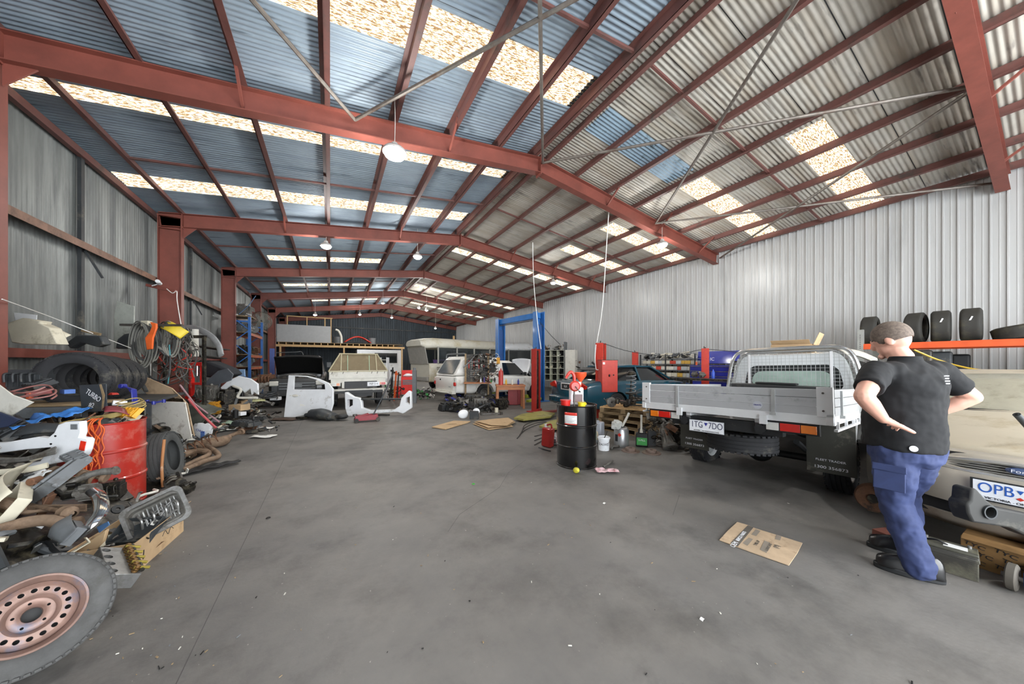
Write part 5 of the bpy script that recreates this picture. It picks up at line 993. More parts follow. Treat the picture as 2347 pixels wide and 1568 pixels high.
g = MB(); g.tube([G(425, 1034, .08), G(455, 1020, .09), G(505, 1012, .1), G(524, 1004, .08)], [.05, .07, .09, .085, .05], 14, 5); g.tube([G(515, 1004, .09), G(540, 994, .12), G(553, 990, .14)], .035, 10); g.cyl(G(552, 990, .14), G(556, 988, .15), .06); one(g, rustb, 'muffler', 'dusty exhaust muffler lying at the heap edge', 'exhaust', (0, 0, 0))
g = MB(); g.tube([G(422, 1078, .05), G(470, 1056, .05), G(500, 1047, .06), G(492, 1034, .1), G(472, 1022, .1)], .036, 12, 4); g.tube([G(404, 1078, .05), G(455, 1054, .06), G(480, 1040, .08), G(458, 1026, .1)], .036, 12, 4); g.tube([G(420, 1044, .1), G(450, 1034, .1), G(478, 1038, .08)], .045, 10); g.cyl(G(419, 1079.5, .05), G(423, 1077, .05), .045); one(g, rustb, 'exhaust_pipes', 'forked tan exhaust front pipes lying toward the aisle', 'exhaust', (0, 0, 0))
g = MB(); g.grid(lambda i, j: ((i-.5)*.75, (j-.5)*.26*(1.2-i*.7), .03+.03*mn.noise(Vector((i*7, j*5, 0)))), 24, 8); one(g, black, 'cloth', 'black plastic rag spread beside the exhaust pipes', 'cloth', tuple(G(470, 1076, .01)), (0, 0, 25), sol=.004)
for k, (c, rz, sx, lb) in enumerate((((603, 1001), -25, .42, 'larger white printed sheet lying nearest in the aisle'), ((608, 982), -10, .3, 'white sheet half under a dark bracket'), ((603, 949), 0, .16, 'small folded white paper beyond the other sheets'), ((527, 985), 20, .35, 'white paper strip between muffler and brake disc'))):
    g = MB(); g.grid(lambda i, j: ((i-.5)*sx, (j-.5)*.21, .012+.02*mn.noise(Vector((i*2+k, j*2, 0)))), 8, 6); o = one(g, paper, 'paper_sheet', lb, 'paper', tuple(G(*c, .015)), (0, 0, rz), sol=.001)
    if k == 0: text('notes', 'lettering', .07, ink, o, (0, 0, .028), (0, 0, 0))
g = thing('gear_lever', 'dark gear lever standing up beside the white sheets', 'car part', tuple(G(578, 992, .02))); MB().box((0, 0, .03), (.2, .12, .06)).build('base', greasy, g, bev=.005); MB().tube([(0, 0, .05), (.03, 0, .15), (.02, 0, .26)], .009).ball((.02, 0, .29), (.03, .025, .05), 10).build('lever', blackp, g)
random.seed(31); scrap('scrap_edge', 'thin scatter of flat scrap along the aisle edge of the heap', [(lambda q: (q.x, q.y, .03))(G(rnd(505, 640), rnd(938, 990))) for k in range(90)], [blackp, greasy, mgrey, alud, rusty, greasy, dgrey], .03, .13, 33)
random.seed(33); scrap('scrap_far', 'far end of the scrap heap between racking and dark ute', [(-2.5+rnd(-.9, .7), 13.2+rnd(-1.8, 2.6), rnd(.03, .3)) for k in range(110)], SM, .05, .2, 35)
# =================== PALLET RACKING, FAN ===================
RK = thing('pallet_rack', 'tall blue and orange pallet racking stacked with engines by the left wall', 'rack', (0, 0, 0))
orb = mat('rack_orange', 'c8663c', .5, dirt='8b4a30', da=.3)
for nm, y in (('nearer', 16.45), ('farther', 19.1)):
    g = MB()
    for x in (-3.38, -2.84): g.box((x, y, 1.7), (.09, .08, 3.4))
    z = .3
    k = 0
    while z < 3.1: g.bar((-3.38, y, z+(.5 if k % 2 else 0)), (-2.84, y, z+(0 if k % 2 else .5)), .04, .03); z += .5; k += 1
    g.box((-3.1, y, 3.15), (.55, .05, .06)); g.build('upright_frame', blue, RK)
for z in (.75, 1.25, 1.75, 2.65):
    for x in (-3.38, -2.84): MB().box((x, 17.78, z), (.05, 2.6, .1)).build('beam', orb, RK)
    MB().box((-3.1, 17.78, z+.06), (.6, 2.55, .02)).build('shelf_board', woodd, RK)
random.seed(41)
nm_ = ['bottom', 'second', 'third', 'top']
for i, z in enumerate((.82, 1.32, 1.82, 2.72)):
    for k in range(4):
        kd = random.choice(['engine', 'gearbox', 'engine', 'cover']); m = random.choice([alud, greasy, rusty, mgrey])
        o = one(shape(kd, seed=k+i*4), m, {'engine': 'engine', 'gearbox': 'gearbox', 'cover': 'engine_cover'}[kd], '%s stored on the %s shelf of the blue racking, %s from its near end' % ({'engine': 'engine', 'gearbox': 'gearbox', 'cover': 'engine cover'}[kd], nm_[i], ['first', 'second', 'third', 'fourth'][k]), 'car part', (-3.1, 16.8+.62*k, z+(.28 if kd == 'gearbox' else 0)), (0, 0, rnd(60, 120)), group='engines and casings on the blue racking', sc=rnd(.7, .95), bev=.004 if kd != 'gearbox' else 0)
one(shape('engine', seed=77), alud, 'engine', 'alloy engine perched on the very top of the racking', 'engine', (-3.1, 16.9, 3.4), (0, 0, 80)); one(MB().box((0, 0, -.02), (.62, 1.0, .04)), woodd, 'plank', 'short plank under the topmost engine', 'plank', (-3.1, 16.9, 3.38))
FN = thing('wall_fan', 'large round caged fan on the far left column', 'fan', (-2.95, 19.6, 3.52), rz=25)
g = MB(); 
for k in range(40): a = 2*pi*k/40; g.tube([(.05*cos(a), -.1, .05*sin(a)), (.28*cos(a), -.13, .28*sin(a)), (.45*cos(a), -.02, .45*sin(a)), (.3*cos(a), .1, .3*sin(a))], .006, 4, 2)
for r, y in ((.1, -.11), (.15, -.12), (.22, -.13), (.28, -.13), (.33, -.11), (.38, -.08)): g.lathe([(r, y), (r+.01, y+.004), (r+.008, y-.006)], 40, axis='Y', close=True)
g.build('cage', mat('cage_wire', 'a9a79c', .5, .4), FN); MB().lathe([(.445, -.03), (.46, -.02), (.46, .02), (.445, .03)], 40, axis='Y', close=True).build('rim', steel, FN)
for k in range(3): a = 120*k; MB().at((0, 0, 0), (0, a, 0)).box((.2, 0, 0), (.34, .01, .16), (18, 0, 0)).build('blade', alu, FN)
MB().cyl((0, 0, 0), (0, .2, 0), .07).bar((0, .15, 0), (-.3, 1.6, -.1), .05, .05).build('motor_bracket', dgrey, FN)
one(MB().bar(AD(338, 654, 7.1), AD(404, 668, 7.25), .1, .06), redst, 'steel_stub', 'short red steel stub crossing the second left column', 'beam', (0, 0, 0))
one(MB().cyl((0, 0, 0), (.02, -.16, .02), .04).cyl((.02, -.16, .02), (.025, -.19, .02), .03).bar((0, 0, 0), (-.15, .1, -.05), .02, .02), white, 'security_camera', 'small white camera beside the second left column', 'camera', tuple(AD(366, 650, 7.0)))
one(MB().tube([AD(382, 662, 7.1), AD(395, 672, 7.1), AD(405, 668, 7.1), AD(406, 690, 7.1), AD(415, 745, 7.1)], .008, 6), paper, 'cord', 'white cord looped down the second left column', 'cord', (0, 0, 0))
one(MB().tube([AD(548, 720, 12.5), AD(570, 700, 12.8), AD(586, 678, 13)], .015, 6), mat('hose_blue', '4f6f96'), 'hose', 'blue-grey hose drooping from the eave to the racking', 'hose', (0, 0, 0))
one(MB().tube([(-3.2, 26.5, 2.15), (-2.1, 26.2, 2.2), (-1.7, 26.2, 2.2), (-1.6, 26.2, 1.6), (-1.6, 26.2, 0)], .03, 8), mgrey, 'bent_pipe', 'grey bent pipe rail by the far left column', 'pipe', (0, 0, 0))
one(MB().box((0, 0, 1.05), (.16, .16, 2.1)).box((0, 0, .02), (.4, .4, .04)), mat('hoist_blue', '41569a', .5), 'hoist_post', 'short blue hoist post behind the dark ute', 'post', (-2.2, 17.2, 0))
# =================== BACK: MEZZANINE, OFFICE ===================
MZ = thing('mezzanine', 'timber storage mezzanine with open joists against the dark back wall', 'mezzanine', (0, 0, 0))
MB().box((1.0, 29.5, 2.93), (8.4, 4.9, .03)).build('deck', woodd, MZ); MB().box((1.0, 27.05, 2.68), (8.6, .07, .16)).build('bearer', wood, MZ)
g = MB()
for k in range(19): g.box((-3.1+.42*k, 29.3, 2.84), (.05, 4.5, .14))
tag(g.build('joist', wood, MZ), kind='stuff')
for x in (-3.0, .9, 5.1): MB().box((x, 27.05, 1.3), (.1, .1, 2.6)).build('post', wood, MZ)
one(MB().box((0, 0, 0), (3.25, .03, 1.22)), mat('grey_sheet', 'a3a5a6', .55, var=.05), 'sheet_board', 'long plain grey sheet standing on the mezzanine edge', 'board', (-1.6, 27.2, 3.56))
ST = thing('stud_frame', 'bare pine stud frame rising behind the grey sheet', 'frame', (0, 0, 0))
for x in (-2.7, -1.5, -.35, .05): MB().box((x, 28.0, 3.9), (.07, .045, 1.9)).build('stud', wood, ST)
MB().box((-1.3, 28.0, 4.87), (2.9, .045, .07)).build('top_plate', wood, ST)
OF = thing('office', 'white-walled site office with a dark sliding window below the mezzanine', 'office', (0, 0, 0))
MB().box((3.5, 28.3, 1.25), (3.4, 2.2, 2.5)).build('wall', white, OF); w_ = MB().box((3.9, 27.18, 1.85), (1.7, .06, .8)).build('window', dgrey, OF); MB().box((3.5, 27.14, 1.85), (.75, .02, .7)).build('pane', glassd, w_); MB().box((4.3, 27.14, 1.85), (.75, .02, .7)).build('pane', glassd, w_)
g = MB(); g.grid(lambda i, j: ((i-.5)*1.9, (j-.5)*.5, .45*sin(pi*i)+.08*sin(pi*j)), 14, 6); one(g, red, 'bumper', 'red car bumper stored on the mezzanine', 'bumper', (1.9, 28, 3.05), (0, 0, 6), sol=.04)
one(MB().tube([(.35, 27.6, 4.0), (.55, 27.6, 3.9), (.72, 27.6, 3.5), (.75, 27.6, 2.96)], .08, 8), whited, 'roof_rail', 'pale curved bar standing beside the grey sheet', 'bar', (0, 0, 0))
for k, (x, lb) in enumerate(((.45, 'grey bin left of the red bumper on the mezzanine'), (3.0, 'grey bin right of the red bumper on the mezzanine'))): one(MB().lathe([(.001, 0), (.24, 0), (.27, .5), (.29, .5), (.29, .54), (.001, .56)], 20), mgrey, 'bin', lb, 'bin', (x, 28.3, 2.95))
g = MB()
for y in (27.2, 31.7):
    for z in (3.3, 4.6): g.box((4, 31.9, z), (15, .1, .1)) if y > 30 else None
g.build('girt', dgrey, smooth=0, kind='structure')
one(MB().box((0, 0, 1.95), (.14, .14, 3.9)), wood, 'timber_post', 'lone pine post standing beyond the bus roof', 'post', (9.7, 27.5, 0))
# =================== CENTRE AISLE ===================
D = slab([(653, 960), (655, 905), (657, 860), (700, 862), (726, 868), (750, 878), (762, 892), (764, 925), (757, 955), (680, 958)], 8.72, .06, white, 'car_door_shell', 'white stripped car door standing upright in the aisle', 'car door', bev=.012)
D.location += Vector((.02, .04, 0)); D.rotation_euler = (R(84), 0, R(VR))
cx_, cy_ = sum(p[0] for p in [(653, 960), (655, 905), (657, 860), (700, 862), (726, 868), (750, 878), (762, 892), (764, 925), (757, 955), (680, 958)])/10, sum(p[1] for p in [(653, 960), (655, 905), (657, 860), (700, 862), (726, 868), (750, 878), (762, 892), (764, 925), (757, 955), (680, 958)])/10
kd = 8.72/FPX; c = MB(); c.prism([((a-cx_)*kd, (cy_-b)*kd) for a, b in ((670, 893), (669, 862.5), (700, 864.5), (722, 870.5), (742, 881), (744, 893))], -.2, .2); cut(D, c)
MB().at(((676-cx_)*kd, (cy_-907.5)*kd, .03)).ball((0, 0, 0), (.09, .035, .02), 14).box((-.13, 0, 0), (.05, .02, .01)).box((.13, 0, 0), (.03, .02, .01)).at().build('handle', whited, D); MB().prism([((a-cx_)*kd, (cy_-b)*kd) for a, b in ((689, 926), (695, 927), (702, 931), (688, 931))], .03, .034).build('sticker', paper, D)
slab([(649, 865), (655, 862), (660, 960), (656, 962), (652, 910)], 9.2, .05, whited, 'door_pillar', 'pale pillar trim propped behind the stripped door', 'car trim') if 0 else None
BP = [(792, 899), (797, 899), (812, 909), (826, 912), (831, 920), (832, 934), (850, 940), (905, 938), (917, 930), (921, 912), (938, 895), (944, 898), (945, 935), (925, 948), (913, 944), (850, 948), (822, 957), (798, 955), (793, 935)]
FBp = slab(BP, 8.9, .12, white, 'front_bumper', 'white front bumper shell lying on the aisle floor before the tent-canopy ute', 'bumper', bev=.02)
cx_ = sum(p[0] for p in BP)/len(BP); cy_ = sum(p[1] for p in BP)/len(BP); kd = 8.9/FPX
for q in ([(799, 915), (811, 915), (811, 928), (799, 935)], [(932, 912), (941, 908), (941, 928), (932, 922)]): c = MB(); c.prism([((a-cx_)*kd, (cy_-b)*kd) for a, b in q], -.3, .3); cut(FBp, c)
MB().bar(((828-cx_)*kd, (cy_-915)*kd, -.03), ((920-cx_)*kd, (cy_-915)*kd, -.03), .04, .1).build('bar', dgrey, FBp); MB().box(((875-cx_)*kd, (cy_-950)*kd, .07), (.5, .03, .03)).build('lower_lip', black, FBp)
J = thing('floor_jack', 'dark red trolley jack with a long upright handle in the aisle', 'jack', tuple(G(840, 966, .0)), 118-90+VR, sc=1.05)
MB().box((0, 0, .1), (.55, .07, .1), taper=.8).box((0, .1, .1), (.5, .015, .12)).box((0, -.1, .1), (.5, .015, .12)).box((-.1, 0, .15), (.3, .14, .03), (0, -12, 0)).build('frame', mat('jack_red', '8e2230', .4, dirt='5a2226', da=.2), J, bev=.006)
for x, y in ((-.22, .12), (-.22, -.12), (.25, .1), (.25, -.1)): MB().cyl((x, y-.02, .05), (x, y+.02, .05), .05, n=14).build('wheel', greasy, J)
MB().tube([(.15, 0, .15), (.35, .02, .55), (.62, .05, 1.15)], .018, 8).build('handle', dgrey, J); MB().cyl((-.25, 0, .14), (-.25, 0, .19), .05).build('saddle', steel, J)
SE = thing('seat_squab', 'dark grey car seat squab lying on its back beside the white door', 'car seat', tuple(G(738, 962, .0)), -10+VR)
g = MB(); g.tube([(-.45, 0, .1), (-.25, 0, .14), (.0, 0, .15), (.3, 0, .08), (.45, 0, .07)], [.06, .13, .14, .12, .08], 12, 5, flat=1.6); g.build('cushion', dgrey, SE, smooth=60); MB().ball((.58, 0, .1), (.16, .14, .07), 12).build('headrest', blackp, SE); MB().box((-.5, 0, .06), (.2, .4, .06)).build('base', greasy, SE)
g = MB(); g.grid(lambda i, j: ((i-.5)*.62, (j-.5)*.32, .02+.04*mn.noise(Vector((i*3, j*3, 2)))), 10, 6); one(g, mat('brown_mat', '4a3a30', .8), 'floor_mat', 'brown rubber mat crumpled in front of the white door', 'mat', tuple(G(655, 962, .01)), (0, 0, VR), sol=.01)
MI = thing('mirror_cover', 'white oval mirror cover leaning on a dark car battery', 'car part', tuple(AD(1062, 957, 8.35))); g = MB(); g.ball((0, 0, 0), (.15, .05, .12), 16); g.at((.0, 0, 0)); g.build('shell', white, MI, smooth=60); MI.location.z = .13
bt = thing('car_battery', 'dark car battery behind the white mirror cover', 'battery', tuple(G(1087, 960, 0)), VR); MB().box((0, 0, .1), (.24, .17, .2)).build('case', dgrey, bt, bev=.008); MB().box((0, 0, .205), (.22, .15, .015)).build('lid', blackp, bt); MB().cyl((-.08, .03, .2), (-.08, .03, .23), .01).build('terminal', alu, bt); MB().cyl((.08, .03, .2), (.08, .03, .23), .01).build('terminal', alu, bt)
one(MB().at((0, 0, 0), (0, -25, 0)).ball((0, 0, .02), (.1, .03, .09), 12), white, 'mirror_half', 'smaller white mirror shell on the dark battery', 'car part', tuple(AD(1092, 945, 8.4)), (0, 0, VR))
def sheet(poly, z, m, name, label, warp=.01, th=.006, **kw):
    P_ = [G(a, b, z) for a, b in poly]; c = sum(P_, Vector())/len(P_); mb = MB(); mb.prism([(p.x-c.x, p.y-c.y) for p in P_], 0, th); return one(mb, m, name, label, 'cardboard', tuple(c), **kw)
s1 = sheet([(990, 980), (1020, 985), (1072, 970), (1078, 967), (1040, 966)], .008, card, 'cardboard_sheet', 'flat cardboard sheet with an oval hole, left of the stack', th=.02); c = MB(); c.at((-.08, 0, 0), (0, 0, -20)).ball((0, 0, 0), (.14, .07, .3), 18); c.at(); cut(s1, c)
for k, (q, lb) in enumerate((([(1083, 972), (1120, 986), (1176, 978), (1150, 962)], 'bottom cardboard of the flattened stack on the aisle floor'), ([(1086, 968), (1118, 981), (1165, 976), (1181, 968), (1165, 958), (1120, 962)], 'middle cardboard of the flattened stack'), ([(1090, 966), (1125, 975), (1162, 976), (1178, 966), (1158, 960), (1152, 966), (1140, 960)], 'top cardboard of the flattened stack, one flap raised'))): sheet(q, .012+.03*k, card, 'cardboard_sheet', lb, group='flattened cardboard in the aisle', th=.01)
# =================== HOISTS ===================
def post(name, label, x, y, h, w_, m, rz=0):
    t = thing(name, label, 'hoist post', (x, y, 0), rz); s = w_/2
    MB().box((-s+.012, 0, h/2), (.024, w_*.8, h)).box((s-.012, 0, h/2), (.024, w_*.8, h)).box((0, w_*.38, h/2), (w_, .024, h)).build('column', m, t, bev=.004)
    MB().box((0, .02, h/2), (w_-.06, w_*.5, h-.1)).build('carriage', greasy, t); MB().box((0, 0, .015), (w_*1.9, w_*1.9, .03)).box((0, -w_*.5, .06), (w_, .06, .09)).build('base_plate', m, t, bev=.004)
    MB().cyl((-.05, 0, h), (-.05, 0, h+.04), .015).cyl((.05, .03, h), (.05, .03, h+.07), .012).build('top_bolts', greasy, t); return t
hred = mat('hoist_red', 'c43a2c', .45, dirt='7d2c22', da=.15)
post('hoist_post', 'narrow red hoist post nearest the old white ute', 5.4, 7.95, 1.9, .22, mat('hoist_dark_red', '9e2b24', .45, dirt='6a211b', da=.2), 20)
P2 = post('hoist_post', 'red hoist post carrying the big control cabinet', 6.42, 6.3, 2.02, .26, hred, 25)
post('hoist_post', 'short red hoist post behind the teal sedan roof', 10.35, 8.35, 1.9, .24, hred, 30); post('hoist_post', 'red hoist post standing before the blue tool chest', 10.2, 5.6, 1.93, .25, hred, 30)
cb_ = thing('control_cabinet', 'big red steel switch cabinet bolted to the hoist post', 'cabinet', tuple(AD(1393, 862, 8.45)), facing((6.6, 6.2))+26)
MB().box((0, 0, 0), (.44, .24, .84)).build('body', hred, cb_, bev=.006); MB().box((.0, -.122, 0), (.42, .008, .8)).build('door', hred, cb_, bev=.002); MB().ball((-.02, -.14, .02), (.02, .02, .035), 8).cyl((.1, -.12, .03), (.1, -.14, .03), .018).build('switch', black, cb_); MB().box((0, 0, .425), (.46, .26, .012)).build('lid', greasy, cb_); MB().box((-.17, -.128, .34), (.06, .004, .06)).build('sticker', paper, cb_)
one(MB().tube([AD(1366, 790, 8.6), AD(1364, 820, 8.55), AD(1366, 845, 8.55), AD(1371, 848, 8.5)], .012, 6), paper, 'conduit', 'pale flexible conduit down the cabinet hoist post', 'cable', (0, 0, 0))
one(MB().tube([AD(1382, 787, 8.6), AD(1440, 805, 9.4), AD(1510, 815, 10.5), AD(1560, 812, 10.5), AD(1615, 801, 10.3), AD(1700, 808, 10)], .01, 6), dgrey, 'air_line', 'dark line strung between the tops of the red posts', 'cable', (0, 0, 0))
bh = mat('hoist_bright_blue', '2f74bd', .35, coat=.3)
BL = thing('two_post_hoist', 'tall bright blue two-post hoist with overhead beam over the old white ute', 'hoist', (0, 0, 0))
for (x, y) in ((6.65, 12.65), (6.95, 10.05)):
    MB().box((x-.16, y, 1.72), (.03, .3, 3.44)).box((x+.16, y, 1.72), (.03, .3, 3.44)).box((x, y+(.13 if y > 11 else .13), 1.72), (.34, .03, 3.44)).build('column', bh, BL, bev=.005); MB().box((x, y, 1.5), (.24, .1, 2.9)).build('carriage', mat('hoist_inner_blue', '1c4a86', .5), BL); MB().box((x, y, .015), (.7, .5, .03)).build('base_plate', bh, BL)
MB().bar((6.65, 12.65, 3.3), (6.95, 10.05, 3.3), .2, .22).build('overhead_beam', bh, BL, bev=.01); MB().bar((6.55, 12.5, 3.12), (6.85, 10.2, 3.12), .03, .03).build('stop_bar', dgrey, BL)
for s, (x, y) in ((-1, (6.65, 12.65)), (1, (6.95, 10.05))): MB().bar((x, y-.1*s, .12), (x-.9, y-.6*s, .12), .1, .08).build('lift_arm', mat('hiviz', 'b9c94a', .5), BL)
one(MB().tube([AX(1404, 362, 6.6), AX(1393, 520, 6.6), AX(1381, 700, 6.6), AX(1368, 785, 6.55)], .012, 6), paper, 'rope', 'long pale rope hanging from the rafter to the cabinet hoist post', 'rope', (0, 0, 0))
one(MB().tube([AD(1221, 556, 10.5), AD(1223, 640, 10.4), AD(1231, 730, 10), AD(1240, 800, 9.5)], .012, 6), paper, 'rope', 'pale rope hanging in front of the blue hoist', 'rope', (0, 0, 0))
one(MB().tube([AD(1237, 738, 12), AD(1262, 768, 12.4), AD(1284, 790, 13)], .01, 6), dgrey, 'cable', 'dark cable slanting from the blue hoist to the pigeonhole shelf', 'cable', (0, 0, 0))
# =================== BENCHES, SHELVES AT THE BACK RIGHT ===================
PH = thing('pigeonhole_shelf', 'grey metal pigeonhole shelf crammed with parts against the white wall', 'shelf', (9.7, 12.9, 0), -60); g = MB(); W_ = 1.5
for k in range(5): g.box((-.75+.375*k, 0, 1.35), (.02, .4, 1.5))
for k in range(6): g.box((0, 0, .6+.3*k), (1.52, .4, .02))
g.box((0, .2, 1.35), (1.5, .01, 1.5)); g.build('compartments', mat('shelf_khaki', 'b9baa8', .5), PH); MB().box((0, .18, 1.35), (1.48, .02, 1.48)).build('shade_panel', black, PH)  # black sheet added before the back puts shade inside the cells
for x in (-.75, .75): MB().box((x, 0, 1.25), (.04, .4, 2.5)).build('upright', mgrey, PH)
for x in (-.5, .4, .95): pass
MB().box((1.05, 0, 1.35), (.5, .38, 1.5)).build('drawer_stack', whited, PH)
random.seed(51)
SP = [(rnd(-.7, .7), rnd(-.12, .1), .66+.3*random.randrange(5)) for k in range(70)]+[(rnd(-.7, .7), rnd(-.15, .15), rnd(2.12, 2.35)) for k in range(40)]+[(rnd(.9, 1.5), rnd(-.2, .2), rnd(.4, 1.6)) for k in range(40)]
M4 = PH.matrix_basis; scrap('stored_parts', 'small parts crammed in and on the pigeonhole shelf', [tuple((Matrix.Translation((9.7, 12.9, 0)) @ Matrix.Rotation(R(-60), 4, 'Z')) @ Vector(q)) for q in SP], SM, .04, .13, 52)
PS = thing('parts_shelving', 'long grey steel shelving packed with small boxes along the white wall', 'shelving', (11.05, 7.4, 0), -90)
for x in (-1.1, 0, 1.1):
    for y in (-.2, .2): MB().box((x, y, .9), (.04, .04, 1.8)).build('upright', dgrey, PS)
for z in (.5, .95, 1.2, 1.42, 1.62): MB().box((0, 0, z), (2.24, .42, .025)).build('shelf_board', mgrey, PS)
random.seed(61); n_ = 0; ORD = 'first second third fourth fifth sixth seventh eighth ninth tenth eleventh twelfth thirteenth fourteenth fifteenth sixteenth seventeenth eighteenth'.split(); ROW = {.97: 'lowest', 1.22: 'middle', 1.44: 'upper'}
for z, h in ((.97, .17), (1.22, .15), (1.44, .14)):
    x = -1.0; n_ = -1
    while x < .95:
        w_ = rnd(.13, .24); c = random.choice(['d6d2c4', 'cfcab8', 'b9b6a8', 'd8d6cd', 'c24a38', 'c9a24a', 'bcc2c4', 'e0ded6']); n_ += 1
        q = Matrix.Translation((11.05, 7.4, 0)) @ Matrix.Rotation(R(-90), 4, 'Z') @ Vector((x+w_/2, -.08, z+h*.42))
        one(MB().box((0, 0, 0), (w_*.93, .22, h*.84)), mat('pb'+c, c, .7), 'parts_box', '%s box, %s from the left in the %s row of the grey wall shelving' % ({'c': 'red', 'd': 'cream', 'e': 'white', 'b': 'grey'}[c[0]] if c != 'c9a24a' else 'yellow', ORD[n_], ROW[z]), 'box', q, (0, 0, -90), group='parts boxes on the grey wall shelving', bev=.004); x += w_
for k in range(12):
    q = Matrix.Translation((11.05, 7.4, 0)) @ Matrix.Rotation(R(-90), 4, 'Z') @ Vector((-.95+.17*k, rnd(-.1, .1), 1.68+.07*(1-abs(k-7)/6)+rnd(0, .05)))
    one(MB().box((0, 0, 0), (rnd(.15, .28), .2, rnd(.05, .12))), random.choice([whited, mgrey, mat('pbd6d2c4', 'd6d2c4'), dgrey, beige]), 'parts_carton', 'crooked carton on top of the grey wall shelving, '+ORD[k]+' from its left end', 'box', q, (rnd(-25, 25), rnd(-25, 25), rnd(-120, -60)), group='cartons heaped on top of the wall shelving', bev=.004)
random.seed(62); scrap('stacked_cases', 'jumble of lamp and trim parts heaped over the wall shelving', [(11.05+rnd(-.15, .15), 7.4+rnd(-.9, .8), rnd(1.66, 1.85)) for k in range(50)], [whited, dgrey, mgrey, beige, whited], .06, .16, 63)
TC = thing('tool_chest', 'large royal blue tool chest with lid open and silver-edged drawers', 'tool chest', (10.95, 5.75, 0), -90)
nv = mat('chest_blue', '25309a', .35, coat=.4); MB().box((0, 0, .75), (1.3, .5, 1.3)).build('body', nv, TC, bev=.008); MB().box((0, .26, 1.66), (1.3, .04, .42), (-8, 0, 0)).build('lid', nv, TC, bev=.006)
for k in range(6): d = MB().box((0, -.255, 1.3-.16*k), (1.2, .02, .14)).build('drawer', nv, TC); MB().box((0, -.27, 1.36-.16*k), (1.2, .02, .018)).build('handle', alu, d)
for x in (-.64, .64): MB().box((x, -.25, .75), (.03, .03, 1.3)).build('edge_trim', alu, TC)
text('IC', 'lettering', .15, plm, TC, (-.16, .23, 1.6), (82, 0, 0), 1); MB().box((-.25, -.268, 1.18), (.16, .004, .05)).build('label_plate', paper, TC)
for k, (x, m, lb) in enumerate(((-.3, white, 'left one of two white bottles on the blue tool chest'), (-.2, white, 'right one of two white bottles on the blue tool chest'), (-.5, orange, 'orange aerosol can on the blue tool chest'))):
    q = Matrix.Translation((10.95, 5.75, 0)) @ Matrix.Rotation(R(-90), 4, 'Z') @ Vector((x, -.1, 1.4)); one(shape('bottle' if k < 2 else 'can'), m, 'bottle' if k < 2 else 'aerosol_can', lb, 'bottle', q, sc=1.1 if k < 2 else .9)
WB = thing('workbench', 'long black-topped workbench with alternators on it behind the aluminium tray', 'workbench', (9.6, 4.6, 0), 100)
MB().box((0, 0, 1.0), (2.4, .6, .05)).build('top', greasy, WB, bev=.005)
for x in (-1.1, 1.1):
    for y in (-.25, .25): MB().box((x, y, .49), (.06, .06, .98)).build('leg', dgrey, WB)
LT = thing('laptop', 'black monitor standing on the workbench beside the tool chest', 'monitor', (10.6, 4.8, 1.24), -75); MB().box((0, 0, .12), (.5, .03, .36)).build('screen', black, LT, bev=.006); MB().box((0, 0, -.1), (.08, .06, .2)).box((0, 0, -.2), (.3, .2, .02)).build('stand', dgrey, LT)
one(MB().box((0, 0, .5), (.5, .5, 1.03)), mgrey, 'cabinet', 'grey cabinet under the black monitor', 'cabinet', (10.65, 4.8, 0), bev=.01)
for k, (x, kd, m, lb) in enumerate(((9.8, 'alternator', alud, 'alternator at the left end of the black workbench'), (9.75, 'alternator', alud, 'second alternator on the black workbench'), (9.65, 'gearbox', alud, 'starter motor at the middle of the black workbench'), (9.7, 'bottle', mat('bottle_blue', '3c5fd0', .3), 'blue spray bottle on the black workbench'))):
    one(shape(kd), m, ['alternator', 'alternator', 'starter_motor', 'spray_bottle'][k], lb, 'car part' if k < 3 else 'bottle', (x, [5.7, 5.45, 4.3, 5.1][k], 1.025+[.09, .09, .1, 0][k]), (0, 0, 40*k), sc=[1, 1, .5, 1.2][k])
# orange tyre rack on the right
OR_ = thing('tyre_rack', 'orange-beamed racking holding spare tyres along the white wall', 'rack', (0, 0, 0))
for x in (10.0, 11.1):
    MB().box((x, -.9, 1.83), (.05, .01, .1)); MB().box((x, .35, 1.83), (.05, 3.7, .12)).build('beam', mat('rack_hot_orange', 'd4562a', .45), OR_, bev=.004)
for x in (10.0, 11.1):
    u = MB(); u.box((x, 2.2, 1.1), (.08, .09, 2.2)); c = MB()
    uo = u.build('upright', mat('galv', 'a9aba6', .45, .4), OR_)
    for k in range(9): MB().cyl((x-.042, 2.2, 1.9+.04*k-.1), (x-.04, 2.2, 1.9+.04*k-.1), .008, n=8).build('hole', black, uo) if x < 10.5 and k < 8 else None
MB().box((10.55, .35, 1.86), (1.0, 3.6, .012)).build('shelf_board', mat('rack_deck', '6c6a66'), OR_)
TY = 'spare tyres on the orange rack'
for k, (y, rot, lb) in enumerate(((2.13, (0, 0, 4), 'leftmost upright spare tyre on the orange rack, by the grey upright'), (1.5, (0, 0, -3), 'upright spare tyre half hidden behind the man\'s ear'), (1.2, (0, 0, 7), 'upright wide spare tyre, left of the pair with white marks'), (.86, (0, 0, 3), 'upright wide spare tyre, right of the pair with white marks'), (.35, (78, 0, 5), 'spare tyre lying tilted at the right end of the orange rack'))):
    o = one(tyre_mb(.31, .2, .24, 36, False), mat('rack_rubber', '2e2d29', .75, var=.2, dirt='4a4636', da=.3), 'tyre', lb, 'tyre', (10.35, y, 2.19 if k < 4 else 2.02), rot, group=TY, smooth=30)
    if k in (2, 3): text('///', 'chalk_mark', .09, plm, o, (0, -.0, .0), (0, 0, 0)) if 0 else MB().box((-.3, .0, .08), (.004, .02, .12), (20, 0, 0)).build('chalk_mark', plm, o)
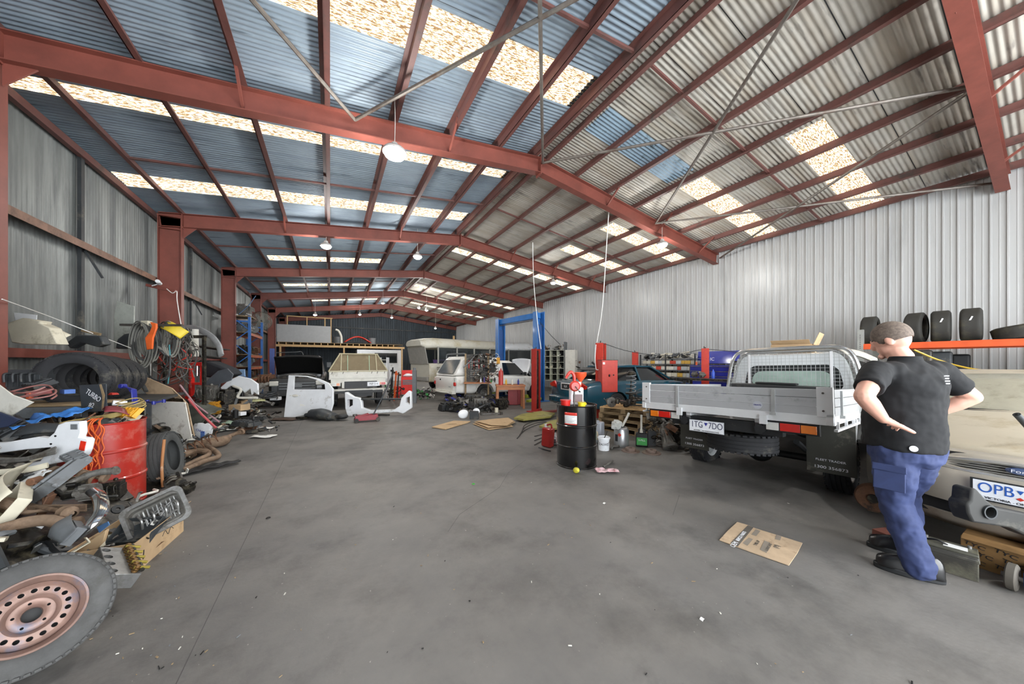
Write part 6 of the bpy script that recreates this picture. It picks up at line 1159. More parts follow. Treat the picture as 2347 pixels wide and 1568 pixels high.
for k, (a, b, c, d, lb, m) in enumerate(((2052, 803, 2126, 852, 'dark box panel standing below the orange beam beside the man', greasy), (2128, 806, 2175, 850, 'dark seat back below the orange beam', dgrey), (2184, 812, 2218, 850, 'black seat cushion standing alone below the orange beam', black))):
    p = AD((a+c)/2, (b+d)/2, 6.25); w_ = (c-a)*6.25/FPX*.8; one(MB().box((0, 0, 0), (w_, .12, (d-b)*6.25/FPX*1.0)), m, ['panel', 'upright_squab', 'upright_cushion'][k], lb, 'car seat' if k else 'panel', tuple(p), (0, 0, -80), bev=.04, seg=3)
one(tyre_mb(.33, .2, .2, 36, False), rubber, 'tyre', 'flat-lying tyre under the orange beam at the right edge', 'tyre', (10.4, -.1, 1.36), (90, 0, 0), smooth=30); one(MB().box((0, 0, 0), (1.0, 3.4, .04)).box((-.45, -1.6, -.6), (.05, .05, 1.2)).box((-.45, 1.6, -.6), (.05, .05, 1.2)).box((.45, 1.6, -.6), (.05, .05, 1.2)).box((.45, -1.6, -.6), (.05, .05, 1.2)), mat('rack_deck', '6c6a66'), 'low_shelf', 'low grey shelf beneath the orange racking', 'shelf', (10.5, .3, 1.29))
one(MB().tube([AD(2095, 802, 4.6), AD(2150, 825, 4.5), AD(2210, 842, 4.3), AD(2270, 850, 4.1), AD(2380, 853, 3.8)], .012, 6), mat('yellow_hose', 'c9a638', .4), 'air_hose', 'yellow air hose sagging behind the man toward the right edge', 'hose', (0, 0, 0))
g = MB(); g.grid(lambda i, j: ((i-.5)*.85, .3*(j-.5), .2*sin(pi*(.15+.7*j))+.2*sin(pi*i)), 14, 8); one(g, whited, 'car_roof', 'pale dusty car roof panel stored before the orange rack', 'car panel', (9.5, 2.3, 1.37), (0, 0, -75), sol=.02); one(MB().box((0, 0, .7), (.5, 1.1, 1.36)), mgrey, 'storage_cabinet', 'grey cabinet under the pale roof panel', 'cabinet', (9.6, 2.05, 0))
# =================== RIGHT MIDDLE: PALLETS, CANS, DRUM TOP ===================
def at(px, py, z=0): return tuple(G(px, py, z))
PL = []
for k in range(4):
    t = thing('pallet', ['bottom', 'second lowest', 'second highest', 'top'][k]+' wooden pallet of the stack behind the solvent cans', 'pallet', (5.72, 4.75, .135*k), 8+k*5, group='stacked pallets')
    for j in range(3): MB().box((0, -.45+.45*j, .065), (1.0, .09, .09)).build('bearer', woodd, t, bev=.003)
    for j in range(6): MB().box((-.43+.172*j, 0, .12), (.1, 1.0, .018)).build('deck_board', wood if k == 3 else woodd, t)
    for j in range(2): MB().box((-.4+.8*j, 0, .009), (.1, 1.0, .018)).build('base_board', woodd, t)
t = thing('suspension_strut', 'coil-over suspension strut standing on the pallet stack', 'car part', (5.55, 4.6, .56), rot=(3, -4, 20), sc=1.1); MB().tube([(.085*cos(a), .085*sin(a), .24+.0125*a) for a in [k*pi/6 for k in range(58)]], .011, 8, 1).build('coil_spring', mgrey, t)
MB().cyl((0, 0, .05), (0, 0, .3), .035).cyl((0, 0, .3), (0, 0, .66), .014).lathe([(.001, .6), (.07, .6), (.09, .64), (.05, .68), (.001, .68)], 18).cyl((0, 0, .24), (0, 0, .26), .1).box((0, 0, .06), (.1, .08, .1)).build('damper', greasy, t)
Q_ = [('arm', 5.4, 4.45, .66, 'black control arm on the front of the pallet stack', greasy, 'wishbone', (0, 10, 30), 1.3), ('arm', 5.8, 4.65, .66, 'second control arm crossing the pallet stack', steel, 'wishbone', (10, -10, -50), 1.2), ('rotor', 5.85, 4.4, .68, 'hub and disc in front of the pallet stack strut', alud, 'wheel_hub', (60, 0, 30), 1.1), ('gearbox', 5.3, 4.95, .64, 'grey knuckle casting on the pallet stack end', alud, 'steering_knuckle', (0, 0, 60), .6), ('shaft', 5.6, 4.35, .6, 'black driveshaft lying along the pallet stack front', greasy, 'driveshaft', (0, 0, -35), .9), ('coil', 5.75, 4.45, .74, 'loop of black hose over the suspension parts', blackp, 'hose', (40, 0, -30), 1.0),
 ('engine', 5.45, 3.6, .0, 'dark diff housing on the floor by the left mudflap', greasy, 'diff_housing', (0, 0, 40), .8), ('gearbox', 5.05, 3.42, .2, 'dusty alloy diff with round cover left of the mudflap', alud, 'diff', (0, -50, 60), .75), ('engine', 5.6, 3.25, .0, 'black lump of gearbox parts beside the ute\'s rear wheel', greasy, 'engine', (0, 0, 30), .7), ('rotor', 5.35, 3.7, .5, 'large brake drum tilted on the diff housings', greasy, 'brake_drum', (50, 20, 20), 1.3), ('cover', 5.15, 3.75, .45, 'ribbed alloy caliper box on the diff housings', alud, 'caliper', (50, 20, -20), .7), ('manifold', 5.2, 3.1, .06, 'greasy pipework on the floor by the mudflap', greasy, 'pipework', (0, 0, 10), .8)]
random.seed(65); scrap('axle_scrap', 'greasy axle and gearbox scraps heaped between pallets and mudflap', [(rnd(4.95, 5.5), rnd(3.25, 3.9), rnd(.03, .5)) for k in range(90)], [greasy, greasy, alud, rusty, woodd], .04, .13, 66)
for a in Q_: one(shape(a[0], seed=len(a[4])), a[5], a[6], a[4], 'car part', a[1:4], a[7], sc=a[8], **({'bev': .004} if a[0] in ('cover', 'engine') else {}))
for k, (c, lb) in enumerate((((4.33, 3.63), 'left one of two rusty brake discs lying on the floor'), ((4.53, 3.38), 'right one of two rusty brake discs lying on the floor'))):
    one(MB().lathe([(.03, .055), (.075, .055), (.08, .05), (.08, .014), (.14, .014), (.142, 0), (.06, 0), (.06, .045), (.03, .045)], 36, close=True), mat('disc_rust', '7b6a60', .7, .2, dirt='5a4234', da=.4), 'brake_disc', lb, 'brake disc', (c[0]+.05, c[1], 0), (0, 0, 0), sc=1.05, group='rusty brake discs on the floor')
BK = thing('bucket', 'small white printed bucket right of the black drum', 'bucket', at(1384, 1031)); MB().lathe([(.001, .005), (.085, .005), (.088, 0), (.098, .2), (.105, .2), (.105, .215), (.098, .225), (.092, .22), (.09, .19), (.001, .18)], 28).build('pail', white, BK); MB().tube([(-.1, 0, .2), (-.07, -.07, .13), (.07, -.07, .13), (.1, 0, .2)], .003, 5).build('handle', steel, BK); text('VALVO', 'lettering', .05, ink, BK, (-.005, -.098, .11), (90, 0, 0)); BK.rotation_euler = (0, 0, R(facing(BK.location))); MB().bar((.0, 0, .18), (.06, .02, .32), .02, .008).build('stirrer', black, BK)
SC1 = thing('solvent_can', 'tall steel solvent can with a red hazard diamond', 'can', at(1424, 1022), rz=facing(at(1424, 1022))); g = MB(); g.lathe([(.001, 0), (.125, 0), (.128, .01), (.126, .3), (.11, .33), (.1, .34), (.001, .34)], 32); g.build('body', mat('can_tin', 'c4c6c8', .28, .75, var=.08), SC1); MB().at((-.03, -.125, .22), (90, 0, -14)).prism([(-.035, 0), (0, .035), (.035, 0), (0, -.035)], 0, .003).at().build('hazard_diamond', red, SC1); MB().at((-.08, -.1, .16), (90, 0, -38)).prism([(-.025, -.06), (.025, -.06), (.025, .06), (-.025, .06)], 0, .003).at().build('label', ink, SC1); MB().lathe([(.05, .34), (.06, .36), (.05, .37)], 16).build('cap', black, SC1)
g = MB(); g.ball((0, 0, 0), (.09, .08, .08), 12, .7, 3); one(g, mat('poly', 'd4d6d2', .3, alpha=.85), 'plastic_wrap', 'crumpled clear plastic on the steel solvent can', 'plastic', AD(1412, 973, 5.6), smooth=15)
one(MB().tube([AD(1426, 978, 5.6), AD(1438, 955, 5.6), AD(1442, 946, 5.6)], .02, 8), whited, 'funnel_spout', 'pale plastic spout leaning on the steel solvent can', 'spout', (0, 0, 0))
one(MB().box((0, 0, .19), (.17, .2, .38)).cyl((0, 0, .37), (0, 0, .41), .03), mat('jerry_grey', '9a9fa8', .4), 'jerry_can', 'blue-grey plastic jerry can behind the bucket', 'jerry can', (4.35, 4.35, 0), (0, 0, 20), bev=.03)
g = MB(); g.ball((0, 0, .14), (.17, .12, .15), 12, .5, 9); one(g, mat('sack', 'bdb49c', .9), 'sack', 'beige limp sack between drum and jerry can', 'sack', (4.1, 4.3, .03), smooth=30)
GJ = thing('oil_bottle', 'black oil container with a green label and handle', 'bottle', at(1471, 1023), facing(at(1471, 1023))); MB().box((0, 0, .12), (.2, .13, .24)).box((0, 0, .25), (.13, .1, .05)).build('body', blackp, GJ, bev=.02, seg=3); MB().box((0, -.068, .1), (.17, .004, .13)).build('label', mat('label_green', '3f9a4a', .5), GJ); text('5-FILL', 'lettering', .045, plm, GJ, (0, -.071, .12), (90, 0, 0)); MB().tube([(-.05, 0, .26), (-.04, 0, .31), (.05, 0, .31), (.06, 0, .26)], .012).build('handle', blackp, GJ)
one(MB().cyl((0, 0, 0), (0, 0, .26), .017).cyl((0, 0, -.05), (0, 0, .02), .03, .017), whited, 'spout_tube', 'pale upright spout tube standing in the green-labelled container', 'tube', AD(1470, 985, 5.58))
one(MB().box((0, 0, .13), (.13, .1, .26)).tube([(-.03, 0, .26), (0, 0, .3), (.04, 0, .26)], .01), blackp, 'oil_bottle', 'second black container with pale sticker, right of the green-labelled one', 'bottle', at(1493, 1020), (0, 0, -40), bev=.02)
one(MB().tube([(0, 0, .02), (.1, .05, .025), (.2, .02, .02)], .02, 8), alud, 'pipe_fitting', 'corrugated metal fitting on the floor beside the bucket', 'fitting', at(1402, 1030))
RJ = thing('jerry_can', 'translucent red fuel can left of the black drum', 'jerry can', at(1256, 1024), 20); MB().box((0, 0, .17), (.14, .2, .34), (4, 0, 0)).build('body', mat('fuel_red', 'a8201c', .25, coat=.5, alpha=.93), RJ, bev=.03, seg=3); MB().cyl((0, .04, .34), (0, .05, .4), .025).build('cap', white, RJ); MB().tube([(0, -.08, .33), (0, -.06, .4), (0, .02, .38)], .015).build('handle', MATS['fuel_red'], RJ)
g = MB(); g.ball((0, 0, .09), (.12, .09, .1), 12, .8, 5); one(g, mat('foil', 'a3a5a8', .3, .5), 'foil_bag', 'silvery crumpled bag between the red fuel can and the drum', 'bag', at(1274, 1020), smooth=12)
g = MB(); random.seed(71)
for k in range(3): g.tube([G(1185+k*6, 1005-k*8, .012), G(1205, 985-k*6, .012), G(1240, 972-k*4, .02), G(1275, 975+k*3, .012), G(1262, 990+k*4, .012), G(1225, 1000+k*10, .012)], .008, 6)
one(g, blackp, 'cable', 'loops of black cable on the floor left of the drum', 'cable', (0, 0, 0))
one(MB().tube([AD(1234, 1026, 5.4), G(1246, 1030, .015), G(1262, 1034, .012)], .01, 6), blackp, 'power_lead', 'short black lead beside the red fuel can', 'cable', (0, 0, 0))
# on the drum lid (z .86)
zt = .865; dx, dy = 3.15, 3.58
fz = facing((dx, dy)); rgt = Vector((C_, -S_, 0)); fw = Vector((S_, C_, 0))
def lid(u, v, z=0): return Vector((dx, dy, zt+z))+rgt*u+fw*v
JG = thing('oil_jug', 'white oil bottle standing on the black drum with a funnel in it', 'bottle', lid(-.0, .02), VR); MB().box((0, 0, .13), (.2, .12, .26)).box((-.0, 0, .28), (.12, .09, .05)).build('body', white, JG, bev=.025, seg=3); MB().cyl((.05, 0, .3), (.05, 0, .34), .025).build('neck', white, JG); MB().box((.01, -.061, .1), (.14, .003, .12)).build('label', mat('label_ink2', '7d6a6a'), JG)
one(MB().lathe([(.012, 0), (.016, .07), (.085, .16), (.088, .21), (.084, .21), (.08, .165), (.013, .075)], 28, close=True), mat('funnel_orange', 'e0522a', .35), 'funnel', 'bright orange funnel stuck in the white bottle on the drum', 'funnel', lid(.065, .02, .27))
PM = thing('hand_pump', 'red rotary hand pump with curved spout on the black drum', 'pump', lid(-.06, -.14), VR); MB().lathe([(.001, -.05), (.055, -.05), (.075, -.03), (.075, .02), (.055, .04), (.001, .04)], 28, (0, -.03, .29), 'Y').build('body', red, PM); MB().tube([(0, 0, .34), (-.005, 0, .44), (-.05, 0, .49), (-.1, 0, .44), (-.12, 0, .4)], [.024, .022, .022, .018], 12).build('spout', red, PM); MB().cyl((0, 0, -.02), (0, 0, .24), .012).build('suction_pipe', steel, PM); MB().bar((0, -.1, .29), (.05, -.1, .22), .02, .01).cyl((.05, -.1, .22), (.05, -.15, .22), .012).build('crank', greasy, PM)
one(MB().lathe([(.001, 0), (.065, 0), (.072, .075), (.08, .075), (.08, .085), (.001, .08)], 24), mat('tub_red', 'c9261f', .35), 'tub', 'small red tub at the left of the drum lid', 'tub', lid(-.175, -.08)); one(MB().lathe([(.001, 0), (.05, 0), (.055, .06), (.06, .062), (.001, .06)], 24).tube([(.05, 0, .01), (.085, 0, .03), (.055, 0, .055)], .008), mat('tub_yellow', 'e8cf2a', .35), 'mug', 'small yellow mug on the drum lid', 'mug', lid(.04, -.17))
one(MB().lathe([(.001, -.03), (.03, -.025), (.04, 0), (.035, .03), (.02, .05), (.001, .05)], 16), mat('bulb_yellow', 'c8bf3a', .4), 'yellow_cap', 'yellow plastic bung on the floor touching the black drum', 'bung', at(1320, 1078, .04), (70, 0, 0))
g = MB(); g.grid(lambda i, j: ((i-.5)*.3, (j-.5)*.14, .02+.03*mn.noise(Vector((i*5, j*4, 8)))), 16, 8); one(g, mat('rag_pink', 'd9b8bb', .9, dirt='a84850', da=.3, dsc=16), 'rag', 'pink and white rag on the floor right of the black drum', 'rag', at(1391, 1081, .012), (0, 0, VR), sol=.003)
one(MB().tube([at(1383, 1070, .015), at(1394, 1063, .04), at(1404, 1056, .02)], .014, 8), alud, 'hose_end', 'short corrugated hose end beside the pink rag', 'hose', (0, 0, 0))
# =================== MIDDLE BACK: TOOL BOARD, DESK ===================
DK = thing('desk', 'orange-brown timber table with splayed legs and clutter on top', 'table', tuple(G(1170, 936, 0)), VR+6); dm = mat('desk_wood', 'a8683a', .5, var=.15, stretch=(1, 6, 6)); MB().box((0, .15, .74), (.95, .6, .05)).build('top', dm, DK, bev=.005); MB().box((0, -.12, .66), (.86, .02, .1)).build('apron', dm, DK)
for x in (-.42, .42):
    for y in (-.1, .4): MB().box((x, y, .36), (.07, .07, .72), (0, 0, 0), .9).build('leg', dm, DK)
one(MB().box((0, 0, .3), (.34, .3, .58)).box((.22, 0, .3), (.1, .26, .56)), mat('crimson', '96262c', .4, dirt='6d1e22', da=.2), 'red_cabinet', 'crimson steel cabinet under the orange-brown table', 'cabinet', tuple(G(1178, 930, 0)+Vector((.1, .25, .0))), (0, 0, VR), bev=.008)
TB = thing('tool_board', 'upright timber tool board hung thick with spanners and tools', 'tool board', tuple(G(1102, 932, 0)+Vector((.1, .5, 0))), VR+8)
for x in (-.42, .38): MB().box((x, 0, .9), (.06, .06, 1.8)).build('post', woodd, TB)
MB().box((0, .03, 1.3), (.85, .03, .95)).build('panel', greasy, TB); MB().box((0, -.1, .78), (.95, .4, .04)).build('bench_top', dm, TB)
random.seed(81)
for k in range(13):
    x = -.36+.058*k; z = 1.62-.04*abs(k-6)*.3; kd = k % 3
    g = MB(); L2 = rnd(.14, .3)
    if kd == 0: g.box((0, 0, -L2/2), (.014, .006, L2)); g.ball((0, 0, 0), (.02, .006, .02), 8); g.ball((0, 0, -L2), (.02, .006, .02), 8)
    elif kd == 1: g.cyl((0, 0, 0), (0, 0, -L2*.5), .007); g.cyl((0, 0, -L2*.5), (0, 0, -L2), .014)
    else: g.bar((-.01, 0, 0), (.015, 0, -L2), .01, .008); g.bar((.01, 0, 0), (-.015, 0, -L2), .01, .008)
    q = Matrix.Translation(TB.location) @ Matrix.Rotation(R(VR+8), 4, 'Z') @ Vector((x, -.01, z)); one(g, [steel, red, greasy][kd], ['spanner', 'screwdriver', 'pliers'][kd], ['spanner', 'screwdriver', 'pair of pliers'][kd]+' in the crowded row of the timber tool board, '+ORD[k]+' from the left', 'tool', q, (0, 0, VR+8), sc=1.3, group='hand tools on the timber tool board')
for k in range(8): 
    q = Matrix.Translation(TB.location) @ Matrix.Rotation(R(VR+8), 4, 'Z') @ Vector((-.1+.0*k, -.02, 1.52-.075*k)); one(MB().box((0, 0, 0), (.26-.012*k, .012, .02)).box((-.13, 0, 0), (.03, .02, .04)).box((.12, 0, 0), (.03, .02, .04)), steel, 'spanner', 'flat spanner of the ladder-like stack on the tool board, '+ORD[k]+' from the top', 'tool', q, (0, 0, VR+8), group='ladder of flat spanners on the tool board')
one(MB().tube([AD(1106, 812, 11.1), AD(1090, 815, 11), AD(1078, 828, 10.9), AD(1062, 843, 10.8)], .02, 8), mgrey, 'bent_pipe', 'white bent pipe sticking out left of the tool board', 'pipe', (0, 0, 0)); one(MB().box((0, 0, 0), (.12, .03, .22)), mat('glove_yellow', 'd59a2c', .6), 'glove', 'yellow leather glove hanging at the right of the tool board', 'glove', AD(1142, 827, 11), (0, 0, VR), bev=.012)
scr = [(lambda q: (q.x, q.y, q.z))(AD(rnd(1085, 1142), rnd(812, 876), 10.98)) for k in range(170)]; scrap('hung_odds', 'mass of small odds and ends hooked over the tool board', scr, [steel, greasy, rusty, alud, blackp, greasy, whited], .035, .1, 82)
for k in range(8): one(shape('bottle', seed=k), [white, mat('b_violet', '5a4f9a'), red, mat('b_green', '3d8f4a'), blackp, yellow, whited, navy][k], 'bottle', ['white', 'violet', 'red', 'green', 'black', 'yellow', 'cream', 'navy'][k]+' bottle on the ledge of the timber tool board' if k < 5 else ['yellow', 'cream', 'navy'][k-5]+' bottle on the orange-brown table', 'bottle', (lambda q_: (q_.x, q_.y, .8 if k < 5 else .766))(AD(1102+8*k if k < 5 else 1160+14*(k-5), 880, 11.0 if k < 5 else 10.4)), sc=.85)
one(MB().cyl((0, 0, 0), (0, 0, .42), .075).ball((0, 0, .42), (.075, .075, .06), 12).cyl((0, 0, .45), (0, 0, .53), .02), mat('extinguisher', 'b53a34', .35), 'fire_extinguisher', 'red cylinder standing at the left end of the table', 'extinguisher', AD(1148, 884, 10.3)*1); COL.objects['fire_extinguisher'].location.z = .766
random.seed(83)
BG = [('engine', 1085, 930, 10.2, 'greasy V engine on the floor before the tool board', greasy, 'engine', 1.0), ('engine', 1100, 936, 9.8, 'alloy-topped gearbox and engine lump nearest the desk leg', alud, 'engine', .8), ('cover', 1030, 935, 9.9, 'black tool bag with yellow edging, leftmost in the floor clutter', blackp, 'tool_bag', 1.5), ('cover', 1047, 940, 9.6, 'second black tool bag beside the yellow-edged one', blackp, 'tool_bag', 1.4), ('gearbox', 1070, 925, 10.2, 'alloy gearbox case behind the tool bags', alud, 'gearbox', 1.1), ('arm', 1128, 952, 9.0, 'grey jack handle end on the floor by the desk', steel, 'jack_lever', 1.2), ('engine', 1150, 922, 10.1, 'dark machinery under the orange-brown table', greasy, 'machinery', .7), ('can', 1138, 950, 9.1, 'pale plastic drum lying before the desk', beige, 'plastic_drum', 1.5)]
for a in BG: p = AD(*a[1:4]); p.z = {'gearbox': .2, 'arm': .04, 'cover': .02}.get(a[0], .0); one(shape(a[0], seed=len(a[4])), a[5], a[6], a[4], 'car part' if 'bag' not in a[6] else 'bag', p, (0, 0, rnd(-60, 60)), sc=(a[7], a[7], 3) if 'bag' in a[6] else a[7], bev=.01 if a[0] in ('cover', 'engine') else 0)
scrap('floor_parts', 'loose engine parts heaped on the floor between desk and tool bags', [(lambda q: (q.x, q.y, rnd(.03, .3)))(G(rnd(1022, 1135), rnd(922, 948))) for k in range(190)], [greasy, greasy, blackp, alud, alu, navy, dgrey, blackp], .06, .2, 84)
one(MB().box((0, 0, .07), (.2, .12, .14)), mat('hiviz', 'b9c94a', .5), 'hiviz_block', 'lime green wheel chock at the foot of the blue hoist', 'chock', at(1208, 912), (0, 0, 20), bev=.01)
yk = mat('ramp_yellow', '97914c', .6, var=.15, dirt='5f5c3c', da=.4)
for k, (q, lb) in enumerate((([(1178, 961), (1196, 952), (1242, 945), (1272, 950), (1262, 958), (1200, 965)], 'long faded yellow drive-on ramp plate beside the first red post'), ([(1236, 980), (1262, 968), (1284, 964), (1290, 984), (1258, 986)], 'second faded yellow ramp plate half behind the drum'))):
    o = sheet(q, .05, yk, 'ramp_plate', lb, th=.04); o['category'] = 'ramp'
one(MB().box((0, 0, .03), (1.3, .12, .06)), mat('dull_red', '8d4a44', .6), 'ramp_beam', 'dull red ramp beam on the floor behind the yellow plates', 'ramp', at(1265, 945), (0, 0, 0))
# red tool trolley group left of the old white ute
TT = thing('tool_trolley', 'red tool trolley with open top and grey drawers beside the bus', 'tool trolley', tuple(G(936, 914, 0)), VR+12)
MB().box((0, 0, .55), (.52, .4, .7)).box((0, .18, 1.02), (.56, .03, .3)).build('body', prm, TT, bev=.006); [MB().box((.0, -.205, .62+.07*k), (.4, .01, .05)).build('drawer', mgrey, TT) for k in range(3)]; MB().box((-.42, 0, .28), (.26, .3, .5)).build('side_box', prm, TT, bev=.005)
for x in (-.2, .2): MB().cyl((x, -.2, .06), (x, -.17, .06), .06).build('wheel', black, TT)
one(MB().box((0, 0, .6), (.14, .1, 1.2)).cyl((0, 0, 1.15), (0, 0, 1.3), .05), mgrey, 'hoist_ram', 'grey upright ram standing right of the red tool trolley', 'post', AD(950, 914, 11.6)*1, (0, 0, VR)); COL.objects['hoist_ram'].location.z = 0
g = MB(); g.ball((0, 0, 0), (.2, .12, .07), 12, .5, 2); one(g, white, 'cloth', 'white cloth heaped on the red tool trolley', 'cloth', tuple(G(936, 914, 0)+Vector((0, 0, .96))))
WS = thing('wire_shelf', 'slim white wire shelf tower right of the tan tent canopy', 'shelf', AD(880, 870, 13.2)*1, VR); WS.location.z = 0
for x in (-.16, .16): MB().box((x, 0, .85), (.025, .25, 1.7)).build('upright', white, WS)
for k in range(6): MB().box((0, 0, .4+.24*k), (.32, .25, .02)).build('shelf_board', whited, WS)
for k, (px, m, lb, h) in enumerate(((893, blackp, 'black long-handled tool leaning left of the red tool trolley', 1.3), (903, orange, 'orange tool shaft leaning left of the red tool trolley', 1.15), (910, steel, 'steel pry bar leaning against the red tool trolley', 1.1), (898, greasy, 'dark thin bar leaning behind the orange shaft', 1.2))):
    p = AD(px, 905, 12.2+.2*k); one(MB().bar((0, 0, 0), (.08-.03*k, .12, h), .05, .03).box((.06, .1, h*.9), (.12, .03, .08)), m, 'leaning_tool', lb, 'tool', (p.x, p.y, .0), (0, 0, VR))
random.seed(91); scrap('trolley_clutter', 'engine bits and cables on the floor round the red tool trolley', [(lambda q: (q.x, q.y, rnd(.03, .5)))(G(rnd(885, 925), rnd(905, 918))) for k in range(80)]+[(lambda q: (q.x, q.y, rnd(.03, .35)))(G(rnd(955, 995), rnd(905, 920))) for k in range(70)], [greasy, alud, blackp, steel, mat('b_green', '3d8f4a'), whited], .05, .15, 92)
# =================== RIGHT FRONT ===================
CB = [(1649, 1239), (1668, 1218), (1690, 1198), (1714, 1205), (1730, 1212), (1839, 1246), (1828, 1268), (1808, 1297), (1720, 1266)]
P_ = [G(a, b, .004) for a, b in CB]; c0 = sum(P_, Vector())/len(P_); mb = MB(); mb.prism([(p.x-c0.x, p.y-c0.y) for p in P_], 0, .006)
cbo = one(mb, mat('card_pale', 'b7a084', .85, dirt='7c6248', da=.16, dsc=4), 'cardboard_sheet', 'printed flattened carton lying alone on the open floor', 'cardboard', tuple(c0))
def gl(px, py, z=.0075): p = G(px, py, .004); return (p.x-c0.x, p.y-c0.y, z)
def patch(mb, q): mb.add([gl(a, b) for a, b in q], [tuple(range(len(q)))]); return mb
pk = mat('print_grey', '5a554e', .85)
patch(MB(), [(1674, 1247), (1714, 1206), (1727, 1211), (1691, 1255)]).build('printed_band', pk, cbo); g = MB()
for q in ([(1702, 1247), (1716, 1234), (1726, 1238), (1713, 1253)], [(1722, 1227), (1733, 1215), (1743, 1219), (1733, 1231)], [(1742, 1262), (1752, 1241), (1765, 1246), (1757, 1270)], [(1776, 1238), (1779, 1228), (1791, 1232), (1788, 1241)]): patch(g, q)
g.build('printed_panels', mat('print_light', '857c70', .85), cbo)
d0 = Vector(gl(1727, 1211))-Vector(gl(1691, 1255)); az = math.degrees(atan2(d0.y, d0.x))
for (a, b, s, sz) in ((1699, 1231, 'REPCO PARTS', .035), (1683, 1250, 'OEM', .05), (1735, 1247, 'THIS UP', .03), (1762, 1256, 'LUBRICANT', .03), (1780, 1255, '(M)', .045)): text(s, 'lettering', sz, plm if a < 1700 else pk, cbo, gl(a, b, .008), (0, 0, az))
# brake hub and axle behind the man
BX = thing('brake_hub', 'rusty brake drum hub with axle stub lying behind the man\'s legs', 'car part', (4.62, .93, .17), 10)
MB().lathe([(.001, -.05), (.12, -.05), (.13, -.03), (.13, .02), (.06, .03)], 28, axis='X').build('drum', rusty, BX); MB().lathe([(.06, .02), (.11, .03), (.12, .07), (.06, .08)], 24, axis='X').build('backing_plate', greasy, BX); MB().cyl((.08, 0, 0), (.4, -.12, -.02), .045).box((.1, 0, -.13), (.2, .08, .03)).build('axle_stub', rustb, BX); MB().cyl((-.07, 0, 0), (-.05, 0, 0), .04).build('hub_cap', greasy, BX)
one(MB().box((0, 0, .03), (.34, .1, .05)), mat('dull_red2', '7c4a3e', .7), 'timber_block', 'dull red wooden block on the floor behind the man', 'block', (4.2, .72, 0), (0, 0, -20))
CBt = thing('car_battery', 'large dusty car battery on the floor right of the man\'s boots', 'battery', (3.86, .42, 0), -66+VR-1)
CBt.rotation_euler = (0, 0, R(-84)); CBt.scale = (.85, .85, .8); bm2 = mat('battery_case', '3b3934', .6, dirt='6d6a5a', da=.4)
MB().box((0, 0, .1), (.3, .17, .2)).box((0, 0, .17), (.31, .18, .03)).build('case', bm2, CBt, bev=.006); MB().box((0, 0, .212), (.3, .17, .022)).build('lid', mat('battery_lid', '4f4e44', .5, dirt='85826a', da=.4), CBt, bev=.005)
for x in (-.11, .11): MB().cyl((x, .05, .22), (x, .05, .245), .012).build('terminal', alu, CBt)
g = MB()
for k in range(14): g.box((0, -.087, .02+.0095*k), (.28, .004, .004))
g.build('rib', bm2, CBt); MB().box((.04, -.01, .2245), (.12, .08, .002)).build('sticker', paper, CBt); MB().tube([(-.12, .0, .22), (-.05, -.03, .25), (.0, -.02, .225)], .008).build('carry_strap', black, CBt)
TX = thing('carton', 'long brown printed carton under the sedan\'s front end', 'box', (4.22, .12, 0), -92); cm_ = mat('carton_brown', '7f5f35', .8, dirt='6e5232', da=.3)
MB().box((0, 0, .1), (.52, .3, .2)).build('carton', cm_, TX, bev=.004); g = 0
for k in range(4):
    for j in range(3): text('TYC', 'lettering', .038, ink, TX, (-.2+.125*k+.03*(j % 2), -.152, .045+.055*j), (90, 12, 0), 1.3)
MB().box((0, -.17, .21), (.5, .08, .004), (12, 0, 0)).build('flap', cm_, TX)
GD = thing('bumper_bracket', 'scuffed black plastic guard with a round duct leaning on the number plate', 'car part', (0, 0, 0)); q = [(2194, 1150), (2203, 1142), (2206, 1118), (2216, 1114), (2238, 1140), (2262, 1158), (2300, 1165), (2360, 1178), (2360, 1232), (2330, 1222), (2290, 1202), (2240, 1195), (2205, 1190), (2196, 1170)]
t_ = 2.12; cx = sum(p[0] for p in q)/len(q); cy = sum(p[1] for p in q)/len(q); k_ = t_/FPX; place(GD, AD(cx, cy, t_), rot=(88, 0, VR)); mb = MB(); mb.prism([((a-cx)*k_, (cy-b)*k_) for a, b in q], -.05, .05); gb = mb.build('guard', mat('scuffed_black', '2b2b29', .7, dirt='5a574e', da=.3), GD, bev=.012); c = MB().cyl(((2240-cx)*k_, (cy-1166)*k_, -.02), ((2240-cx)*k_, (cy-1166)*k_, .2), .036, n=20); cut(gb, c)
MB().lathe([(.036, .03), (.044, .03), (.044, .062), (.036, .062)], 24, ((2240-cx)*k_, (cy-1166)*k_, 0), close=True).build('duct_ring', dgrey, GD)
one(MB().box((0, 0, .14), (.5, .12, .27)), greasy, 'wooden_prop', 'dark block holding up the black plastic guard', 'block', (4.2, -.15, .2), (0, 0, -90)); 
ST_ = thing('strut_handle', 'black foam-covered strut poking in at the right edge', 'handle', (0, 0, 0)); MB().tube([AD(2330, 950, 2.35), AD(2345, 966, 2.35), AD(2375, 1000, 2.35)], .019, 14, 3).build('grip', dgrey, ST_); MB().cyl(AD(2329.6, 949.6, 2.35), AD(2328.8, 948.8, 2.35), .009).build('bore', black, ST_)
MB().cyl(AD(2375, 1000, 2.35), AD(2420, 1050, 2.45), .012).build('rod', steel, ST_)
CJ = thing('trolley_jack', 'blue trolley jack with worn wheels at the right edge of the floor', 'jack', (3.93, .035, 0), -5); MB().box((.13, 0, .09), (.4, .18, .1)).build('frame', mat('jack_blue', '2262b8', .35, coat=.3), CJ, bev=.008)
